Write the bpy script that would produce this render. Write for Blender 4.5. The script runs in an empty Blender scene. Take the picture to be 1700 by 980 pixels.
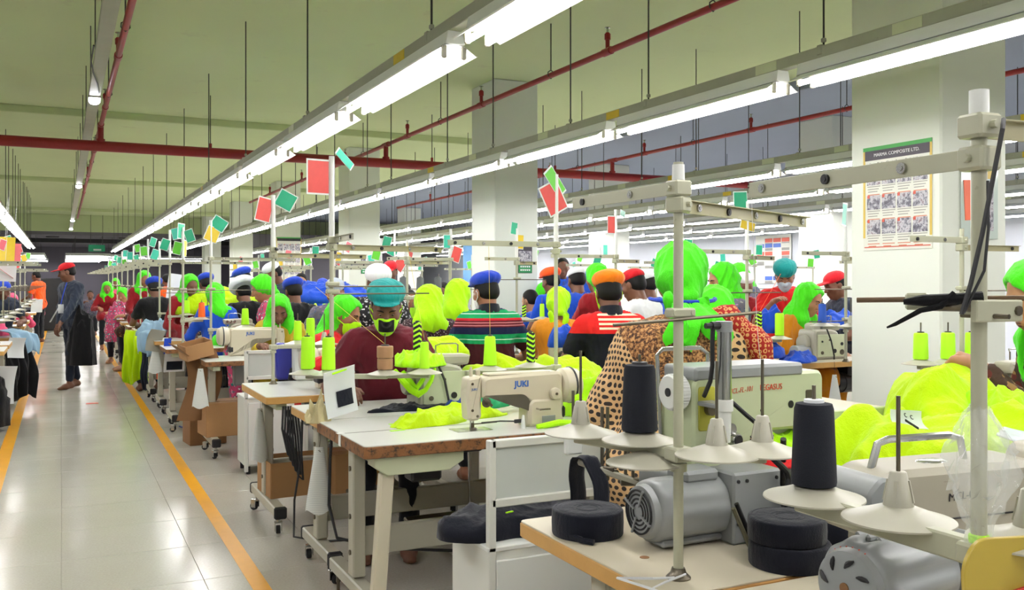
import bpy, bmesh, math, random
import numpy as np
from mathutils import Vector, Matrix, Euler

# ------------------------------------------------------------------ camera, world, exposure
SC = bpy.context.scene
COL = SC.collection
PI = math.pi
YAW = math.atan(748 / 1520.0)           # the aisle runs along +Y, the camera looks 26 degrees to its right
cam_data = bpy.data.cameras.new('camera')
cam_data.sensor_width = 36.0
cam_data.lens = 1520 / 1700 * 36.0
cam_data.shift_y = -22 / 1700
cam_data.clip_start = 0.05
cam_data.clip_end = 200
camera = bpy.data.objects.new('camera', cam_data)
COL.objects.link(camera)
camera.location = (0, 0, 1.4)
camera.rotation_euler = (PI / 2, 0, -YAW)
SC.camera = camera

world = bpy.data.worlds.new('world')
SC.world = world
world.use_nodes = True
world.node_tree.nodes['Background'].inputs[0].default_value = (0.8, 0.87, 1.0, 1)
world.node_tree.nodes['Background'].inputs[1].default_value = 0.25

SC.view_settings.view_transform = 'Standard'
SC.view_settings.look = 'None'
SC.view_settings.gamma = 1.0
SC.view_settings.use_curve_mapping = False
SC.view_settings.exposure = 0.0
TUBE_POWER = 44.0                       # radiance of the fluorescent tubes

rnd = random.Random(7)
nrs = np.random.RandomState(11)

# ------------------------------------------------------------------ materials
def lin(c):
    if isinstance(c, str):
        c = c.lstrip('#')
        c = tuple(int(c[i:i + 2], 16) / 255 for i in (0, 2, 4))
        return tuple(x / 12.92 if x <= .04045 else ((x + .055) / 1.055) ** 2.4 for x in c)
    return tuple(c)

class NT:
    """tiny node-tree helper"""
    def __init__(s, name):
        s.m = bpy.data.materials.new(name)
        s.m.use_nodes = True
        s.t = s.m.node_tree
        s.b = s.t.nodes['Principled BSDF']
    def n(s, typ, **kw):
        x = s.t.nodes.new(typ)
        for k, v in kw.items():
            setattr(x, k, v)
        return x
    def l(s, a, b):
        s.t.links.new(a, b)
    def math(s, op, a, b=None, c=None):
        x = s.n('ShaderNodeMath', operation=op)
        for i, v in enumerate((a, b, c)):
            if v is None: continue
            if isinstance(v, (int, float)): x.inputs[i].default_value = v
            else: s.l(v, x.inputs[i])
        return x.outputs[0]
    def mix(s, fac, a, b):
        x = s.n('ShaderNodeMix', data_type='RGBA')
        for sock, v in ((x.inputs[0], fac), (x.inputs[6], a), (x.inputs[7], b)):
            if isinstance(v, (int, float)): sock.default_value = v
            elif isinstance(v, tuple): sock.default_value = (*v[:3], 1)
            else: s.l(v, sock)
        return x.outputs[2]
    def coord(s, which='Object'):
        return s.n('ShaderNodeTexCoord').outputs[which]
    def noise(s, vec, scale, detail=3, rough=.55):
        x = s.n('ShaderNodeTexNoise')
        x.inputs['Scale'].default_value = scale
        x.inputs['Detail'].default_value = detail
        x.inputs['Roughness'].default_value = rough
        if vec is not None: s.l(vec, x.inputs['Vector'])
        return x.outputs['Fac']
    def ramp(s, fac, stops, interp='LINEAR'):
        x = s.n('ShaderNodeValToRGB')
        x.color_ramp.interpolation = interp
        e = x.color_ramp.elements
        while len(e) < len(stops): e.new(0.5)
        for i, (p, c) in enumerate(stops):
            e[i].position = p
            e[i].color = (*lin(c), 1) if not isinstance(c, (int, float)) else (c, c, c, 1)
        s.l(fac, x.inputs[0])
        return x.outputs[0]
    def bump(s, h, strength=.3, dist=.01):
        x = s.n('ShaderNodeBump')
        x.inputs['Strength'].default_value = strength
        x.inputs['Distance'].default_value = dist
        s.l(h, x.inputs['Height'])
        s.l(x.outputs[0], s.b.inputs['Normal'])

def mat(name, col, rough=.5, metal=0.0, var=.12, scale=8.0, bump=0.0, bscale=60.0, spec=.5, trans=0.0, dirt=None, sheen=0.0):
    t = NT(name)
    c = lin(col)
    co = t.coord()
    f = t.noise(co, scale, 4)
    dark = tuple(x * (1 - var) for x in c)
    lite = tuple(min(1, x * (1 + var)) for x in c)
    out = t.mix(f, dark, lite)
    if dirt:
        g = t.noise(co, scale * 2.7, 6, .7)
        g = t.ramp(g, [(dirt[1], 0.0), (min(1, dirt[1] + .12), 1.0)])
        out = t.mix(g, out, lin(dirt[0]))
    t.l(out, t.b.inputs['Base Color'])
    t.b.inputs['Roughness'].default_value = rough
    t.b.inputs['Metallic'].default_value = metal
    t.b.inputs['Specular IOR Level'].default_value = spec
    if trans: t.b.inputs['Transmission Weight'].default_value = trans
    if sheen: t.b.inputs['Sheen Weight'].default_value = sheen
    if bump: t.bump(t.noise(co, bscale, 5), bump)
    return t.m

def cloth(name, col, var=.15, rough=.85, fold=14.0, strength=.35):
    """plain woven cloth: fine weave and soft creases in the relief, never in the colour"""
    t = NT(name)
    c = lin(col)
    co = t.coord()
    f = t.noise(co, 5, 2)
    t.l(t.mix(f, tuple(x * (1 - var) for x in c), tuple(min(1, x * (1 + var)) for x in c)), t.b.inputs['Base Color'])
    t.b.inputs['Roughness'].default_value = rough
    t.b.inputs['Specular IOR Level'].default_value = .2
    t.b.inputs['Sheen Weight'].default_value = .15
    mp = t.n('ShaderNodeMapping'); mp.inputs['Scale'].default_value = (1.6, 1.6, .7)
    t.l(co, mp.inputs[0])
    t.bump(t.math('ADD', t.noise(mp.outputs[0], fold, 4), t.math('MULTIPLY', t.noise(co, 320, 2), .12)), strength, .02)
    return t.m

def glow(name, col, power):
    t = NT(name)
    t.b.inputs['Base Color'].default_value = (.8, .8, .8, 1)
    t.b.inputs['Emission Color'].default_value = (*lin(col), 1)
    t.b.inputs['Emission Strength'].default_value = power
    return t.m

# ------------------------------------------------------------------ objects
def link(o, parent=None):
    COL.objects.link(o)
    if parent is not None: o.parent = parent
    return o

def tag(o, label=None, cat=None, group=None, kind=None):
    if label: o['label'] = label
    if cat: o['category'] = cat
    if group: o['group'] = group
    if kind: o['kind'] = kind
    return o

def thing(name, label, cat, loc=(0, 0, 0), rotz=0.0, group=None):
    o = bpy.data.objects.new(name, None)
    o.empty_display_size = .1
    link(o)
    o.location = loc
    o.rotation_euler = (0, 0, rotz)
    return tag(o, label, cat, group)

def put(name, me, m=None, parent=None, loc=None, rot=None, kind=None, label=None):
    """link a mesh as one object; the material sits on the object so that meshes can be shared"""
    o = bpy.data.objects.new(name, me)
    if not me.materials: me.materials.append(m)
    elif m is not None and me.materials[0] is not m:
        o.material_slots[0].link = 'OBJECT'
        o.material_slots[0].material = m
    link(o, parent)
    if loc is not None: o.location = loc
    if rot is not None: o.rotation_euler = rot
    if kind: o['kind'] = kind
    if label: o['label'] = label
    return o

def kids(o):
    return [c for c in ALLKIDS.get(o.name, [])]

def copy_tree(o, loc=None, rotz=None, label=None, group=None, parent=None):
    c = o.copy()
    COL.objects.link(c)
    c.parent = parent
    if parent is None:
        if loc is not None: c.location = loc
        if rotz is not None: c.rotation_euler = (0, 0, rotz)
        if label: c['label'] = label
        if group: c['group'] = group
        elif 'group' in c: del c['group']
    for ch in o.children:
        copy_tree(ch, parent=c)
    return c

ORD = 'first second third fourth fifth sixth seventh eighth ninth tenth eleventh twelfth thirteenth fourteenth fifteenth sixteenth seventeenth eighteenth nineteenth twentieth twenty-first twenty-second twenty-third twenty-fourth twenty-fifth twenty-sixth twenty-seventh twenty-eighth twenty-ninth thirtieth'.split()

# ------------------------------------------------------------------ mesh builder
class MB:
    def __init__(s):
        s.v = []; s.f = []
    def add(s, vs, fs):
        n = len(s.v)
        s.v += [tuple(v) for v in vs]
        s.f += [tuple(i + n for i in f) for f in fs]
        return s
    def box(s, c, size, ch=0.0, rot=None):
        h = [x / 2 for x in size]
        ch = min(ch, min(h) * .9)
        vs = []; idx = {}
        if ch <= 0:
            for sx in (-1, 1):
                for sy in (-1, 1):
                    for sz in (-1, 1):
                        idx[sx, sy, sz] = len(vs); vs.append((sx * h[0], sy * h[1], sz * h[2]))
            I = lambda a, b, c_: idx[a, b, c_]
            fs = [(I(-1,-1,-1), I(-1,-1,1), I(-1,1,1), I(-1,1,-1)), (I(1,-1,-1), I(1,1,-1), I(1,1,1), I(1,-1,1)),
                  (I(-1,-1,-1), I(1,-1,-1), I(1,-1,1), I(-1,-1,1)), (I(-1,1,-1), I(-1,1,1), I(1,1,1), I(1,1,-1)),
                  (I(-1,-1,-1), I(-1,1,-1), I(1,1,-1), I(1,-1,-1)), (I(-1,-1,1), I(1,-1,1), I(1,1,1), I(-1,1,1))]
        else:
            for sx in (-1, 1):
                for sy in (-1, 1):
                    for sz in (-1, 1):
                        for a in range(3):
                            p = [sx * (h[0] - ch), sy * (h[1] - ch), sz * (h[2] - ch)]
                            p[a] = (sx, sy, sz)[a] * h[a]
                            idx[sx, sy, sz, a] = len(vs); vs.append(tuple(p))
            fs = []
            q = [(-1, -1), (1, -1), (1, 1), (-1, 1)]
            def K(a, sa, b, sb, c_, sc, which):
                d = [0, 0, 0]; d[a] = sa; d[b] = sb; d[c_] = sc
                return idx[d[0], d[1], d[2], which]
            for a in range(3):
                b, c_ = (a + 1) % 3, (a + 2) % 3
                for sa in (-1, 1):
                    f = [K(a, sa, b, x, c_, y, a) for x, y in q]
                    fs.append(f if sa > 0 else f[::-1])
                for sb in (-1, 1):
                    for sc in (-1, 1):          # edge along axis a between faces b and c
                        f = [K(a, -1, b, sb, c_, sc, b), K(a, 1, b, sb, c_, sc, b), K(a, 1, b, sb, c_, sc, c_), K(a, -1, b, sb, c_, sc, c_)]
                        fs.append(f if sb * sc > 0 else f[::-1])
            for sx in (-1, 1):
                for sy in (-1, 1):
                    for sz in (-1, 1):
                        f = [idx[sx, sy, sz, a] for a in range(3)]
                        fs.append(f if sx * sy * sz > 0 else f[::-1])
        if rot is not None:
            R = rot if isinstance(rot, Matrix) else Euler(rot).to_matrix()
            vs = [R @ Vector(v) for v in vs]
        vs = [(v[0] + c[0], v[1] + c[1], v[2] + c[2]) for v in vs]
        return s.add(vs, fs)
    def bar(s, p0, p1, w, h, ch=0.0, up=(0, 0, 1)):
        p0, p1 = Vector(p0), Vector(p1)
        x = (p1 - p0); L = x.length; x.normalize()
        u = Vector(up)
        if abs(x.dot(u)) > .98: u = Vector((0, 1, 0))
        y = u.cross(x).normalized(); z = x.cross(y)
        R = Matrix((x, y, z)).transposed()
        return s.box((p0 + p1) / 2, (L, w, h), ch, R)
    def ring(s, rings, closed=True, cap0=True, cap1=True, wrap=False):
        """skin a list of equal-length point loops"""
        n = len(rings[0]); m = len(rings)
        vs = [p for r in rings for p in r]
        fs = []
        for i in range(m if wrap else m - 1):
            j = (i + 1) % m
            for k in range(n if closed else n - 1):
                l = (k + 1) % n
                fs.append((i * n + k, i * n + l, j * n + l, j * n + k))
        if not wrap:
            if cap0: fs.append(tuple(range(n - 1, -1, -1)))
            if cap1: fs.append(tuple((m - 1) * n + k for k in range(n)))
        return s.add(vs, fs)
    def cyl(s, p0, p1, r0, r1=None, n=14):
        p0, p1 = Vector(p0), Vector(p1)
        r1 = r0 if r1 is None else r1
        a = (p1 - p0).normalized()
        u = a.orthogonal().normalized(); w = a.cross(u)
        loop = lambda p, r: [p + (u * math.cos(2 * PI * i / n) + w * math.sin(2 * PI * i / n)) * r for i in range(n)]
        return s.ring([loop(p0, r0), loop(p1, r1)])
    def tube(s, pts, r, n=8):
        pts = [Vector(p) for p in pts]
        rs = r if isinstance(r, (list, tuple)) else [r] * len(pts)
        t0 = (pts[1] - pts[0]).normalized()
        u = t0.orthogonal().normalized()
        rings = []
        for i, p in enumerate(pts):
            t = (pts[min(i + 1, len(pts) - 1)] - pts[max(i - 1, 0)]).normalized()
            u = (u - t * u.dot(t))
            u = u.normalized() if u.length > 1e-5 else t.orthogonal().normalized()
            w = t.cross(u)
            rings.append([p + (u * math.cos(2 * PI * k / n) + w * math.sin(2 * PI * k / n)) * rs[i] for k in range(n)])
        return s.ring(rings)
    def lathe(s, prof, c=(0, 0, 0), n=24, R=None, wrap=False):
        """profile [(r, z)...] turned about the z axis; R turns the result"""
        rings = []
        for r, z in prof:
            loop = [Vector((max(r, 1e-4) * math.cos(2 * PI * k / n), max(r, 1e-4) * math.sin(2 * PI * k / n), z)) for k in range(n)]
            if R is not None: loop = [R @ p for p in loop]
            rings.append([p + Vector(c) for p in loop])
        return s.ring(rings, wrap=wrap)
    def prism(s, outline, y0, y1, ch=0.0, plane='xz'):
        """outline (x, z) extruded from y0 to y1, edges chamfered by ch"""
        n = len(outline)
        P = [Vector((a, b)) for a, b in outline]
        area = sum(P[i].x * P[(i + 1) % n].y - P[(i + 1) % n].x * P[i].y for i in range(n))
        if area < 0: P = P[::-1]
        def inset(d):
            out = []
            for i in range(n):
                e0 = (P[i] - P[i - 1]); e1 = (P[(i + 1) % n] - P[i])
                n0 = Vector((-e0.y, e0.x)).normalized() if e0.length > 1e-9 else Vector((0, 0))
                n1 = Vector((-e1.y, e1.x)).normalized() if e1.length > 1e-9 else Vector((0, 0))
                m = n0 + n1
                if m.length < 1e-6: m = n0
                m.normalize()
                out.append(P[i] + m * d / max(.45, m.dot(n1)))
            return out
        def up(pts, y):
            if plane == 'xz': return [(p.x, y, p.y) for p in pts]
            if plane == 'xy': return [(p.x, p.y, y) for p in pts]
            return [(y, p.x, p.y) for p in pts]
        Q = inset(ch) if ch else P
        rings = [up(Q, y0), up(P, y0 + ch), up(P, y1 - ch), up(Q, y1)] if ch else [up(P, y0), up(P, y1)]
        return s.ring(rings)
    def ell(s, c, r, n=14, m=9, R=None):
        rings = []
        for i in range(m + 1):
            a = -PI / 2 + PI * i / m
            rr = max(math.cos(a), .02)
            loop = [Vector((r[0] * rr * math.cos(2 * PI * k / n), r[1] * rr * math.sin(2 * PI * k / n), r[2] * math.sin(a))) for k in range(n)]
            if R is not None: loop = [R @ p for p in loop]
            rings.append([p + Vector(c) for p in loop])
        return s.ring(rings)
    def sheet(s, grid, th=.001):
        """a grid of points made into a thin solid sheet"""
        m, n = len(grid), len(grid[0])
        G = np.array([[tuple(p) for p in r] for r in grid], float)
        du = np.gradient(G, axis=0); dv = np.gradient(G, axis=1)
        N = np.cross(du, dv); N /= (np.linalg.norm(N, axis=2, keepdims=True) + 1e-12)
        A = (G + N * th / 2).reshape(-1, 3); B = (G - N * th / 2).reshape(-1, 3)
        o = m * n
        fs = []
        for i in range(m - 1):
            for j in range(n - 1):
                a, b, c, d = i * n + j, i * n + j + 1, (i + 1) * n + j + 1, (i + 1) * n + j
                fs.append((a, d, c, b)); fs.append((a + o, b + o, c + o, d + o))
        edge = [i for i in range(n)] + [i * n + n - 1 for i in range(1, m)] + [(m - 1) * n + j for j in range(n - 2, -1, -1)] + [i * n for i in range(m - 2, 0, -1)]
        for k in range(len(edge)):
            a, b = edge[k], edge[(k + 1) % len(edge)]
            fs.append((a, b, b + o, a + o))
        return s.add(list(map(tuple, A)) + list(map(tuple, B)), fs)
    def mesh(s, name, smooth=32):
        me = bpy.data.meshes.new(name)
        me.from_pydata(s.v, [], s.f)
        bm = bmesh.new(); bm.from_mesh(me)
        bmesh.ops.recalc_face_normals(bm, faces=bm.faces)
        bm.to_mesh(me); bm.free()
        if smooth:
            me.shade_smooth()
            me.set_sharp_from_angle(angle=math.radians(smooth))
        return me
    def put(s, name, m, parent=None, loc=None, rot=None, kind=None, label=None, smooth=32):
        return put(name, s.mesh(name, smooth), m, parent, loc, rot, kind, label)

def fillet(poly, r, n=4):
    """round the corners of a 2-D outline; r is one radius or one per corner"""
    out = []
    N = len(poly)
    for i in range(N):
        p = Vector(poly[i]); a = Vector(poly[i - 1]); b = Vector(poly[(i + 1) % N])
        ri = r[i] if isinstance(r, (list, tuple)) else r
        da, db = (a - p), (b - p)
        ri = min(ri, da.length * .45, db.length * .45)
        if ri < 1e-5: out.append(tuple(p)); continue
        p0 = p + da.normalized() * ri; p1 = p + db.normalized() * ri
        for k in range(n + 1):
            t = k / n
            out.append(tuple(p0 * (1 - t) ** 2 + p * 2 * t * (1 - t) + p1 * t * t))
    return out

def text_mesh(body, size, ext=.0008, align='CENTER', shear=0.0, bold=0.0):
    cu = bpy.data.curves.new('lettering', 'FONT')
    cu.body = body; cu.size = size; cu.extrude = ext; cu.align_x = align; cu.align_y = 'CENTER'; cu.shear = shear; cu.offset = bold
    cu.resolution_u = 3
    o = bpy.data.objects.new('lettering', cu)
    COL.objects.link(o)
    bpy.context.view_layer.update()
    me = bpy.data.meshes.new_from_object(o.evaluated_get(bpy.context.evaluated_depsgraph_get()))
    bpy.data.objects.remove(o)
    me.materials.clear()
    return me
RX = PI / 2            # text stands upright, readable from -Y

# ------------------------------------------------------------------ distance-field modelling (bodies, clothes)
class SDF:
    def __init__(s): s.p = []
    def cap(s, a, b, ra, rb=None, k=.03, op='u'):
        a = np.array(a, float); b = np.array(b, float); rb = ra if rb is None else rb
        m = max(ra, rb)
        s.p.append((op, k, np.minimum(a, b) - m, np.maximum(a, b) + m, ('c', a, b, ra, rb))); return s
    def chain(s, pts, rs, k=.02, op='u'):
        for i in range(len(pts) - 1): s.cap(pts[i], pts[i + 1], rs[i], rs[i + 1], k, op)
        return s
    def ell(s, c, r, R=None, k=.03, op='u'):
        c = np.array(c, float); r = np.array(r, float); m = r.max() if R is not None else r
        s.p.append((op, k, c - m, c + m, ('e', c, r, R))); return s
    def cut(s, c, n, k=.0):
        """keep the side that the normal n points away from"""
        s.p.append(('x', k, None, None, ('h', np.array(c, float), np.array(n, float)))); return s
    def val(s, q, P):
        if q[0] == 'c':
            _, a, b, ra, rb = q
            ab = b - a; L = max(ab.dot(ab), 1e-9)
            w = P - a
            t = np.clip(w @ ab / L, 0, 1)
            return np.linalg.norm(w - t[..., None] * ab, axis=-1) - (ra + (rb - ra) * t)
        if q[0] == 'e':
            _, c, r, R = q
            w = P - c
            if R is not None: w = w @ R
            k0 = np.linalg.norm(w / r, axis=-1); k1 = np.linalg.norm(w / (r * r), axis=-1) + 1e-9
            return k0 * (k0 - 1) / k1
        return (P - q[1]) @ q[2]
    def polygon(s, cell, pad=.03, lo=None, hi=None):
        lo = np.min([q[2] for q in s.p if q[0] == 'u'], axis=0) - pad if lo is None else lo
        hi = np.max([q[3] for q in s.p if q[0] == 'u'], axis=0) + pad if hi is None else hi
        n = np.ceil((hi - lo) / cell).astype(int) + 1
        ax = [lo[i] + np.arange(n[i]) * cell for i in range(3)]
        F = np.full(n, .5, np.float32)
        for op, k, a, b, q in s.p:
            if a is not None:
                m = k + 2.5 * cell
                i0 = np.maximum(0, np.floor((a - m - lo) / cell).astype(int)); i1 = np.minimum(n, np.ceil((b + m - lo) / cell).astype(int) + 1)
            else: i0 = np.zeros(3, int); i1 = n
            if np.any(i1 <= i0): continue
            sl = tuple(slice(i0[i], i1[i]) for i in range(3))
            P = np.stack(np.meshgrid(*[ax[i][sl[i]] for i in range(3)], indexing='ij'), -1)
            d = s.val(q, P); f = F[sl]
            if op == 'u':
                h = np.maximum(k - np.abs(f - d), 0) / max(k, 1e-6)
                F[sl] = np.minimum(f, d) - h * h * k * .25
            else:
                if op == 's': d = -d
                h = np.maximum(k - np.abs(f - d), 0) / max(k, 1e-6)
                F[sl] = np.maximum(f, d) + h * h * k * .25
        return snets(F, lo, cell)

CORN = [(i, j, k) for i in (0, 1) for j in (0, 1) for k in (0, 1)]
EDGE = [(a, b) for a in range(8) for b in range(a + 1, 8) if sum(abs(CORN[a][i] - CORN[b][i]) for i in range(3)) == 1]
def snets(F, lo, cell):
    F[0] = F[-1] = .1; F[:, 0] = F[:, -1] = .1; F[:, :, 0] = F[:, :, -1] = .1
    S = F < 0
    nx, ny, nz = F.shape
    sub = lambda A, c: A[c[0]:nx - 1 + c[0], c[1]:ny - 1 + c[1], c[2]:nz - 1 + c[2]]
    cnt = np.zeros((nx - 1, ny - 1, nz - 1), np.int8)
    for c in CORN: cnt += sub(S, c)
    mixed = (cnt > 0) & (cnt < 8)
    idx = np.full(mixed.shape, -1, np.int64)
    N = int(mixed.sum()); idx[mixed] = np.arange(N)
    base = np.argwhere(mixed).astype(float)
    vals = np.stack([sub(F, c)[mixed] for c in CORN], 1)
    acc = np.zeros((N, 3)); num = np.zeros(N)
    C = np.array(CORN, float)
    for a, b in EDGE:
        fa, fb = vals[:, a], vals[:, b]
        m = (fa < 0) != (fb < 0)
        t = np.where(m, fa / np.where(m, fa - fb, 1), 0)
        acc += np.where(m[:, None], C[a] + t[:, None] * (C[b] - C[a]), 0); num += m
    V = lo + (base + acc / num[:, None]) * cell
    faces = []
    for ax in range(3):
        o = [slice(None)] * 3; p = [slice(None)] * 3
        o[ax] = slice(0, -1); p[ax] = slice(1, None)
        A, B = S[tuple(o)], S[tuple(p)]
        e = np.argwhere(A != B)
        b, c = (ax + 1) % 3, (ax + 2) % 3
        e = e[(e[:, b] > 0) & (e[:, c] > 0) & (e[:, b] < F.shape[b] - 1) & (e[:, c] < F.shape[c] - 1)]
        fl = A[tuple(e.T)]
        q = []
        for db, dc in ((1, 1), (0, 1), (0, 0), (1, 0)):
            g = e.copy(); g[:, b] -= db; g[:, c] -= dc
            q.append(idx[tuple(g.T)])
        q = np.stack(q, 1)
        q[~fl] = q[~fl][:, ::-1]
        faces.append(q)
    return V, np.concatenate(faces)

def vnormals(V, Fq):
    n = np.cross(V[Fq[:, 2]] - V[Fq[:, 0]], V[Fq[:, 3]] - V[Fq[:, 1]])
    out = np.zeros_like(V)
    for i in range(4): np.add.at(out, Fq[:, i], n)
    return out / (np.linalg.norm(out, axis=1, keepdims=True) + 1e-12)

def folds(P, seed, f=22.0, stretch=(1, 1, .45)):
    """ridged creases, 0..1"""
    r = np.random.RandomState(seed)
    p = P * np.array(stretch)
    w = p + .10 * np.sin(p[:, [1, 2, 0]] * 9 + r.rand(3) * 6) + .04 * np.sin(p[:, [2, 0, 1]] * 23 + r.rand(3) * 6)
    out = 0; amp = 1; tot = 0
    for o in range(3):
        d = r.randn(3); d /= np.linalg.norm(d)
        out = out + amp * (1 - np.abs(np.sin(w @ d * f + r.rand() * 6))) ** 1.6
        tot += amp; amp *= .6; f *= 1.7
    return out / tot

def qmesh(name, parts):
    """parts: list of (V, quads) joined in one smooth mesh"""
    V = np.concatenate([p[0] for p in parts]); off = 0; Q = []
    for v, q in parts: Q.append(q + off); off += len(v)
    Q = np.concatenate(Q)
    me = bpy.data.meshes.new(name)
    me.vertices.add(len(V)); me.vertices.foreach_set('co', V.astype(np.float32).ravel())
    me.loops.add(len(Q) * 4); me.loops.foreach_set('vertex_index', Q.astype(np.int32).ravel())
    me.polygons.add(len(Q)); me.polygons.foreach_set('loop_start', np.arange(0, len(Q) * 4, 4, dtype=np.int32))
    me.update(calc_edges=True); me.validate()
    me.shade_smooth()
    return me

def relax(V, Q, it=1):
    for _ in range(it):
        acc = np.zeros_like(V); num = np.zeros(len(V))
        for i in range(4):
            for j in (1, 3):
                np.add.at(acc, Q[:, i], V[Q[:, (i + j) % 4]]); np.add.at(num, Q[:, i], 1)
        V = V * .5 + .5 * acc / np.maximum(num, 1)[:, None]
    return V
# ------------------------------------------------------------------ people
SKIN = [mat('skin_deep', '#6b4430', .55, var=.1, scale=20, bump=.05), mat('skin_brown', '#8a5a3f', .55, var=.1, scale=20, bump=.05),
        mat('skin_tan', '#a0714f', .55, var=.1, scale=20, bump=.05)]
HAIRM = mat('black_hair', '#0b0908', .65, var=.3, scale=60, bump=.12, bscale=150, spec=.25)
EYEW = mat('eye_white', '#85766a', .3)
EYED = mat('eye_iris', '#15100c', .2)
LIPM = mat('lips', '#6d3b33', .5)
PCACHE = {}

def rotm(yaw=0, pitch=0, roll=0):
    """head turn about z, nod about x (positive looks down), tilt about y"""
    return Matrix.Rotation(math.radians(yaw), 3, 'Z') @ Matrix.Rotation(math.radians(-pitch), 3, 'X') @ Matrix.Rotation(math.radians(roll), 3, 'Y')

def elbow(sh, ha, lu, lf, pole):
    sh, ha, pole = Vector(sh), Vector(ha), Vector(pole)
    d = ha - sh; L = min(d.length, (lu + lf) * .995)
    ha = sh + d.normalized() * L
    a = (lu * lu - lf * lf + L * L) / (2 * L)
    h = math.sqrt(max(lu * lu - a * a, 0))
    ax = d.normalized()
    pp = (pole - ax * pole.dot(ax)).normalized()
    return sh + ax * a + pp * h, ha

def add_hand(S, wr, d, up, side, curl=.5, sc=1.0):
    """palm, four unequal bent fingers and a side thumb, from wrist wr along d; up = back of the hand; side = +1 right"""
    d = Vector(d).normalized(); up = Vector(up); up = (up - d * up.dot(d)).normalized()
    lat = d.cross(up) * side            # towards the thumb is -lat for both hands
    wr = Vector(wr)
    k = lambda p: tuple(p)
    for o in (-.5, .5):
        S.cap(k(wr), k(wr + d * .075 * sc + lat * o * .052 * sc), .019 * sc, .0145 * sc, .02)
    S.cap(k(wr + d * .045 * sc - lat * .018 * sc), k(wr + d * .05 * sc + lat * .02 * sc), .016 * sc, k=.02)
    for i, (o, L) in enumerate(((-.030, .072), (-.010, .080), (.010, .075), (.029, .058))):
        p = wr + d * .080 * sc + lat * o * sc
        ang = 0.25 * curl; r = .0088 * sc
        pts = [p]
        for seg in (.42, .32, .26):
            ang += curl * (.75 if seg < .4 else .55)
            p = p + (d * math.cos(ang) - up * math.sin(ang)) * L * seg * sc
            pts.append(p)
        S.chain([k(q) for q in pts], [r * 1.05, r, r * .92, r * .78], .006)
    t0 = wr + d * .022 * sc - lat * .022 * sc
    t1 = t0 + (d * .55 - lat * .75 - up * .25).normalized() * .036 * sc
    t2 = t1 + (d * .85 - lat * .25 - up * .4 * curl).normalized() * .032 * sc
    S.chain([k(t0), k(t1), k(t2)], [.014 * sc, .011 * sc, .0085 * sc], .012)

def skeleton(o):
    g = dict(hz=.54, lean=10, turn=0, nod=18, tilt=0, sit=True, fem=False, hl=(-.16, .36, .86), hr=(.16, .36, .86), side=0.0, step=0, nl=.112)
    g.update(o)
    L = math.radians(g['lean'])
    up = Vector((g['side'], math.sin(L), math.cos(L))).normalized()
    hip = Vector((0, 0, g['hz']))
    J = dict(g=g, up=up, hip=hip, waist=hip + up * .18, chest=hip + up * .36, neck=hip + up * .49)
    w = .148 if g['fem'] else .168
    J['shl'] = hip + up * .422 + Vector((-w, 0, 0)); J['shr'] = hip + up * .422 + Vector((w, 0, 0))
    nk = Vector((0, math.sin(L + math.radians(g['nod'] * .45)), math.cos(L + math.radians(g['nod'] * .45))))
    J['R'] = rotm(g['turn'], g['nod'], g['tilt'])
    J['hc'] = J['neck'] + nk * g['nl'] + J['R'] @ Vector((0, .03, .02))
    for s, n in ((-1, 'l'), (1, 'r')):
        sh = J['sh' + n]
        pole = Vector((s * .5, -.3, -.7))
        J['el' + n], J['ha' + n] = elbow(sh, g['h' + n], .285, .25, g.get('pole' + n, pole))
        if g['sit']:
            J['kn' + n] = Vector((s * .11, .40, g['hz'] + .0)); J['an' + n] = Vector((s * .11, .36, .09))
            J['hp' + n] = hip + Vector((s * .085, 0, 0))
        else:
            st = g['step'] * s
            J['hp' + n] = hip + Vector((s * .085, 0, -.02))
            J['kn' + n] = Vector((s * .09, st * .6 + .03, g['hz'] * .52)); J['an' + n] = Vector((s * .085, st, .085))
    return J

def torso(S, J, e, fem=False, short=False):
    """chest to hips with e added to every radius"""
    hip, wa, ch, up = J['hip'], J['waist'], J['chest'], J['up']
    X = Vector((1, 0, 0)); f = up.cross(X) * -1
    T = lambda v: tuple(v)
    S.cap(T(ch - X * .075), T(ch + X * .075), .108 + e, k=.06)
    S.cap(T(wa - X * .06), T(wa + X * .06), (.100 if not fem else .098) + e, k=.10)
    S.cap(T(hip - X * .07), T(hip + X * .07), .106 + e, k=.10)
    S.cap(T(J['shl'] - up * .02 + X * .03), T(J['shr'] - up * .02 - X * .03), .058 + e, k=.07)
    S.cap(T(J['neck'] - up * .06 - X * .035), T(J['neck'] - up * .06 + X * .035), .052 + e * .6, k=.09)
    if fem:
        fw = Vector((0, math.cos(math.radians(J['g']['lean'])), -math.sin(math.radians(J['g']['lean']))))
        S.cap(T(ch - X * .06 + fw * .05 - up * .03), T(ch + X * .06 + fw * .05 - up * .03), .075 + e, k=.06)

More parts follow.
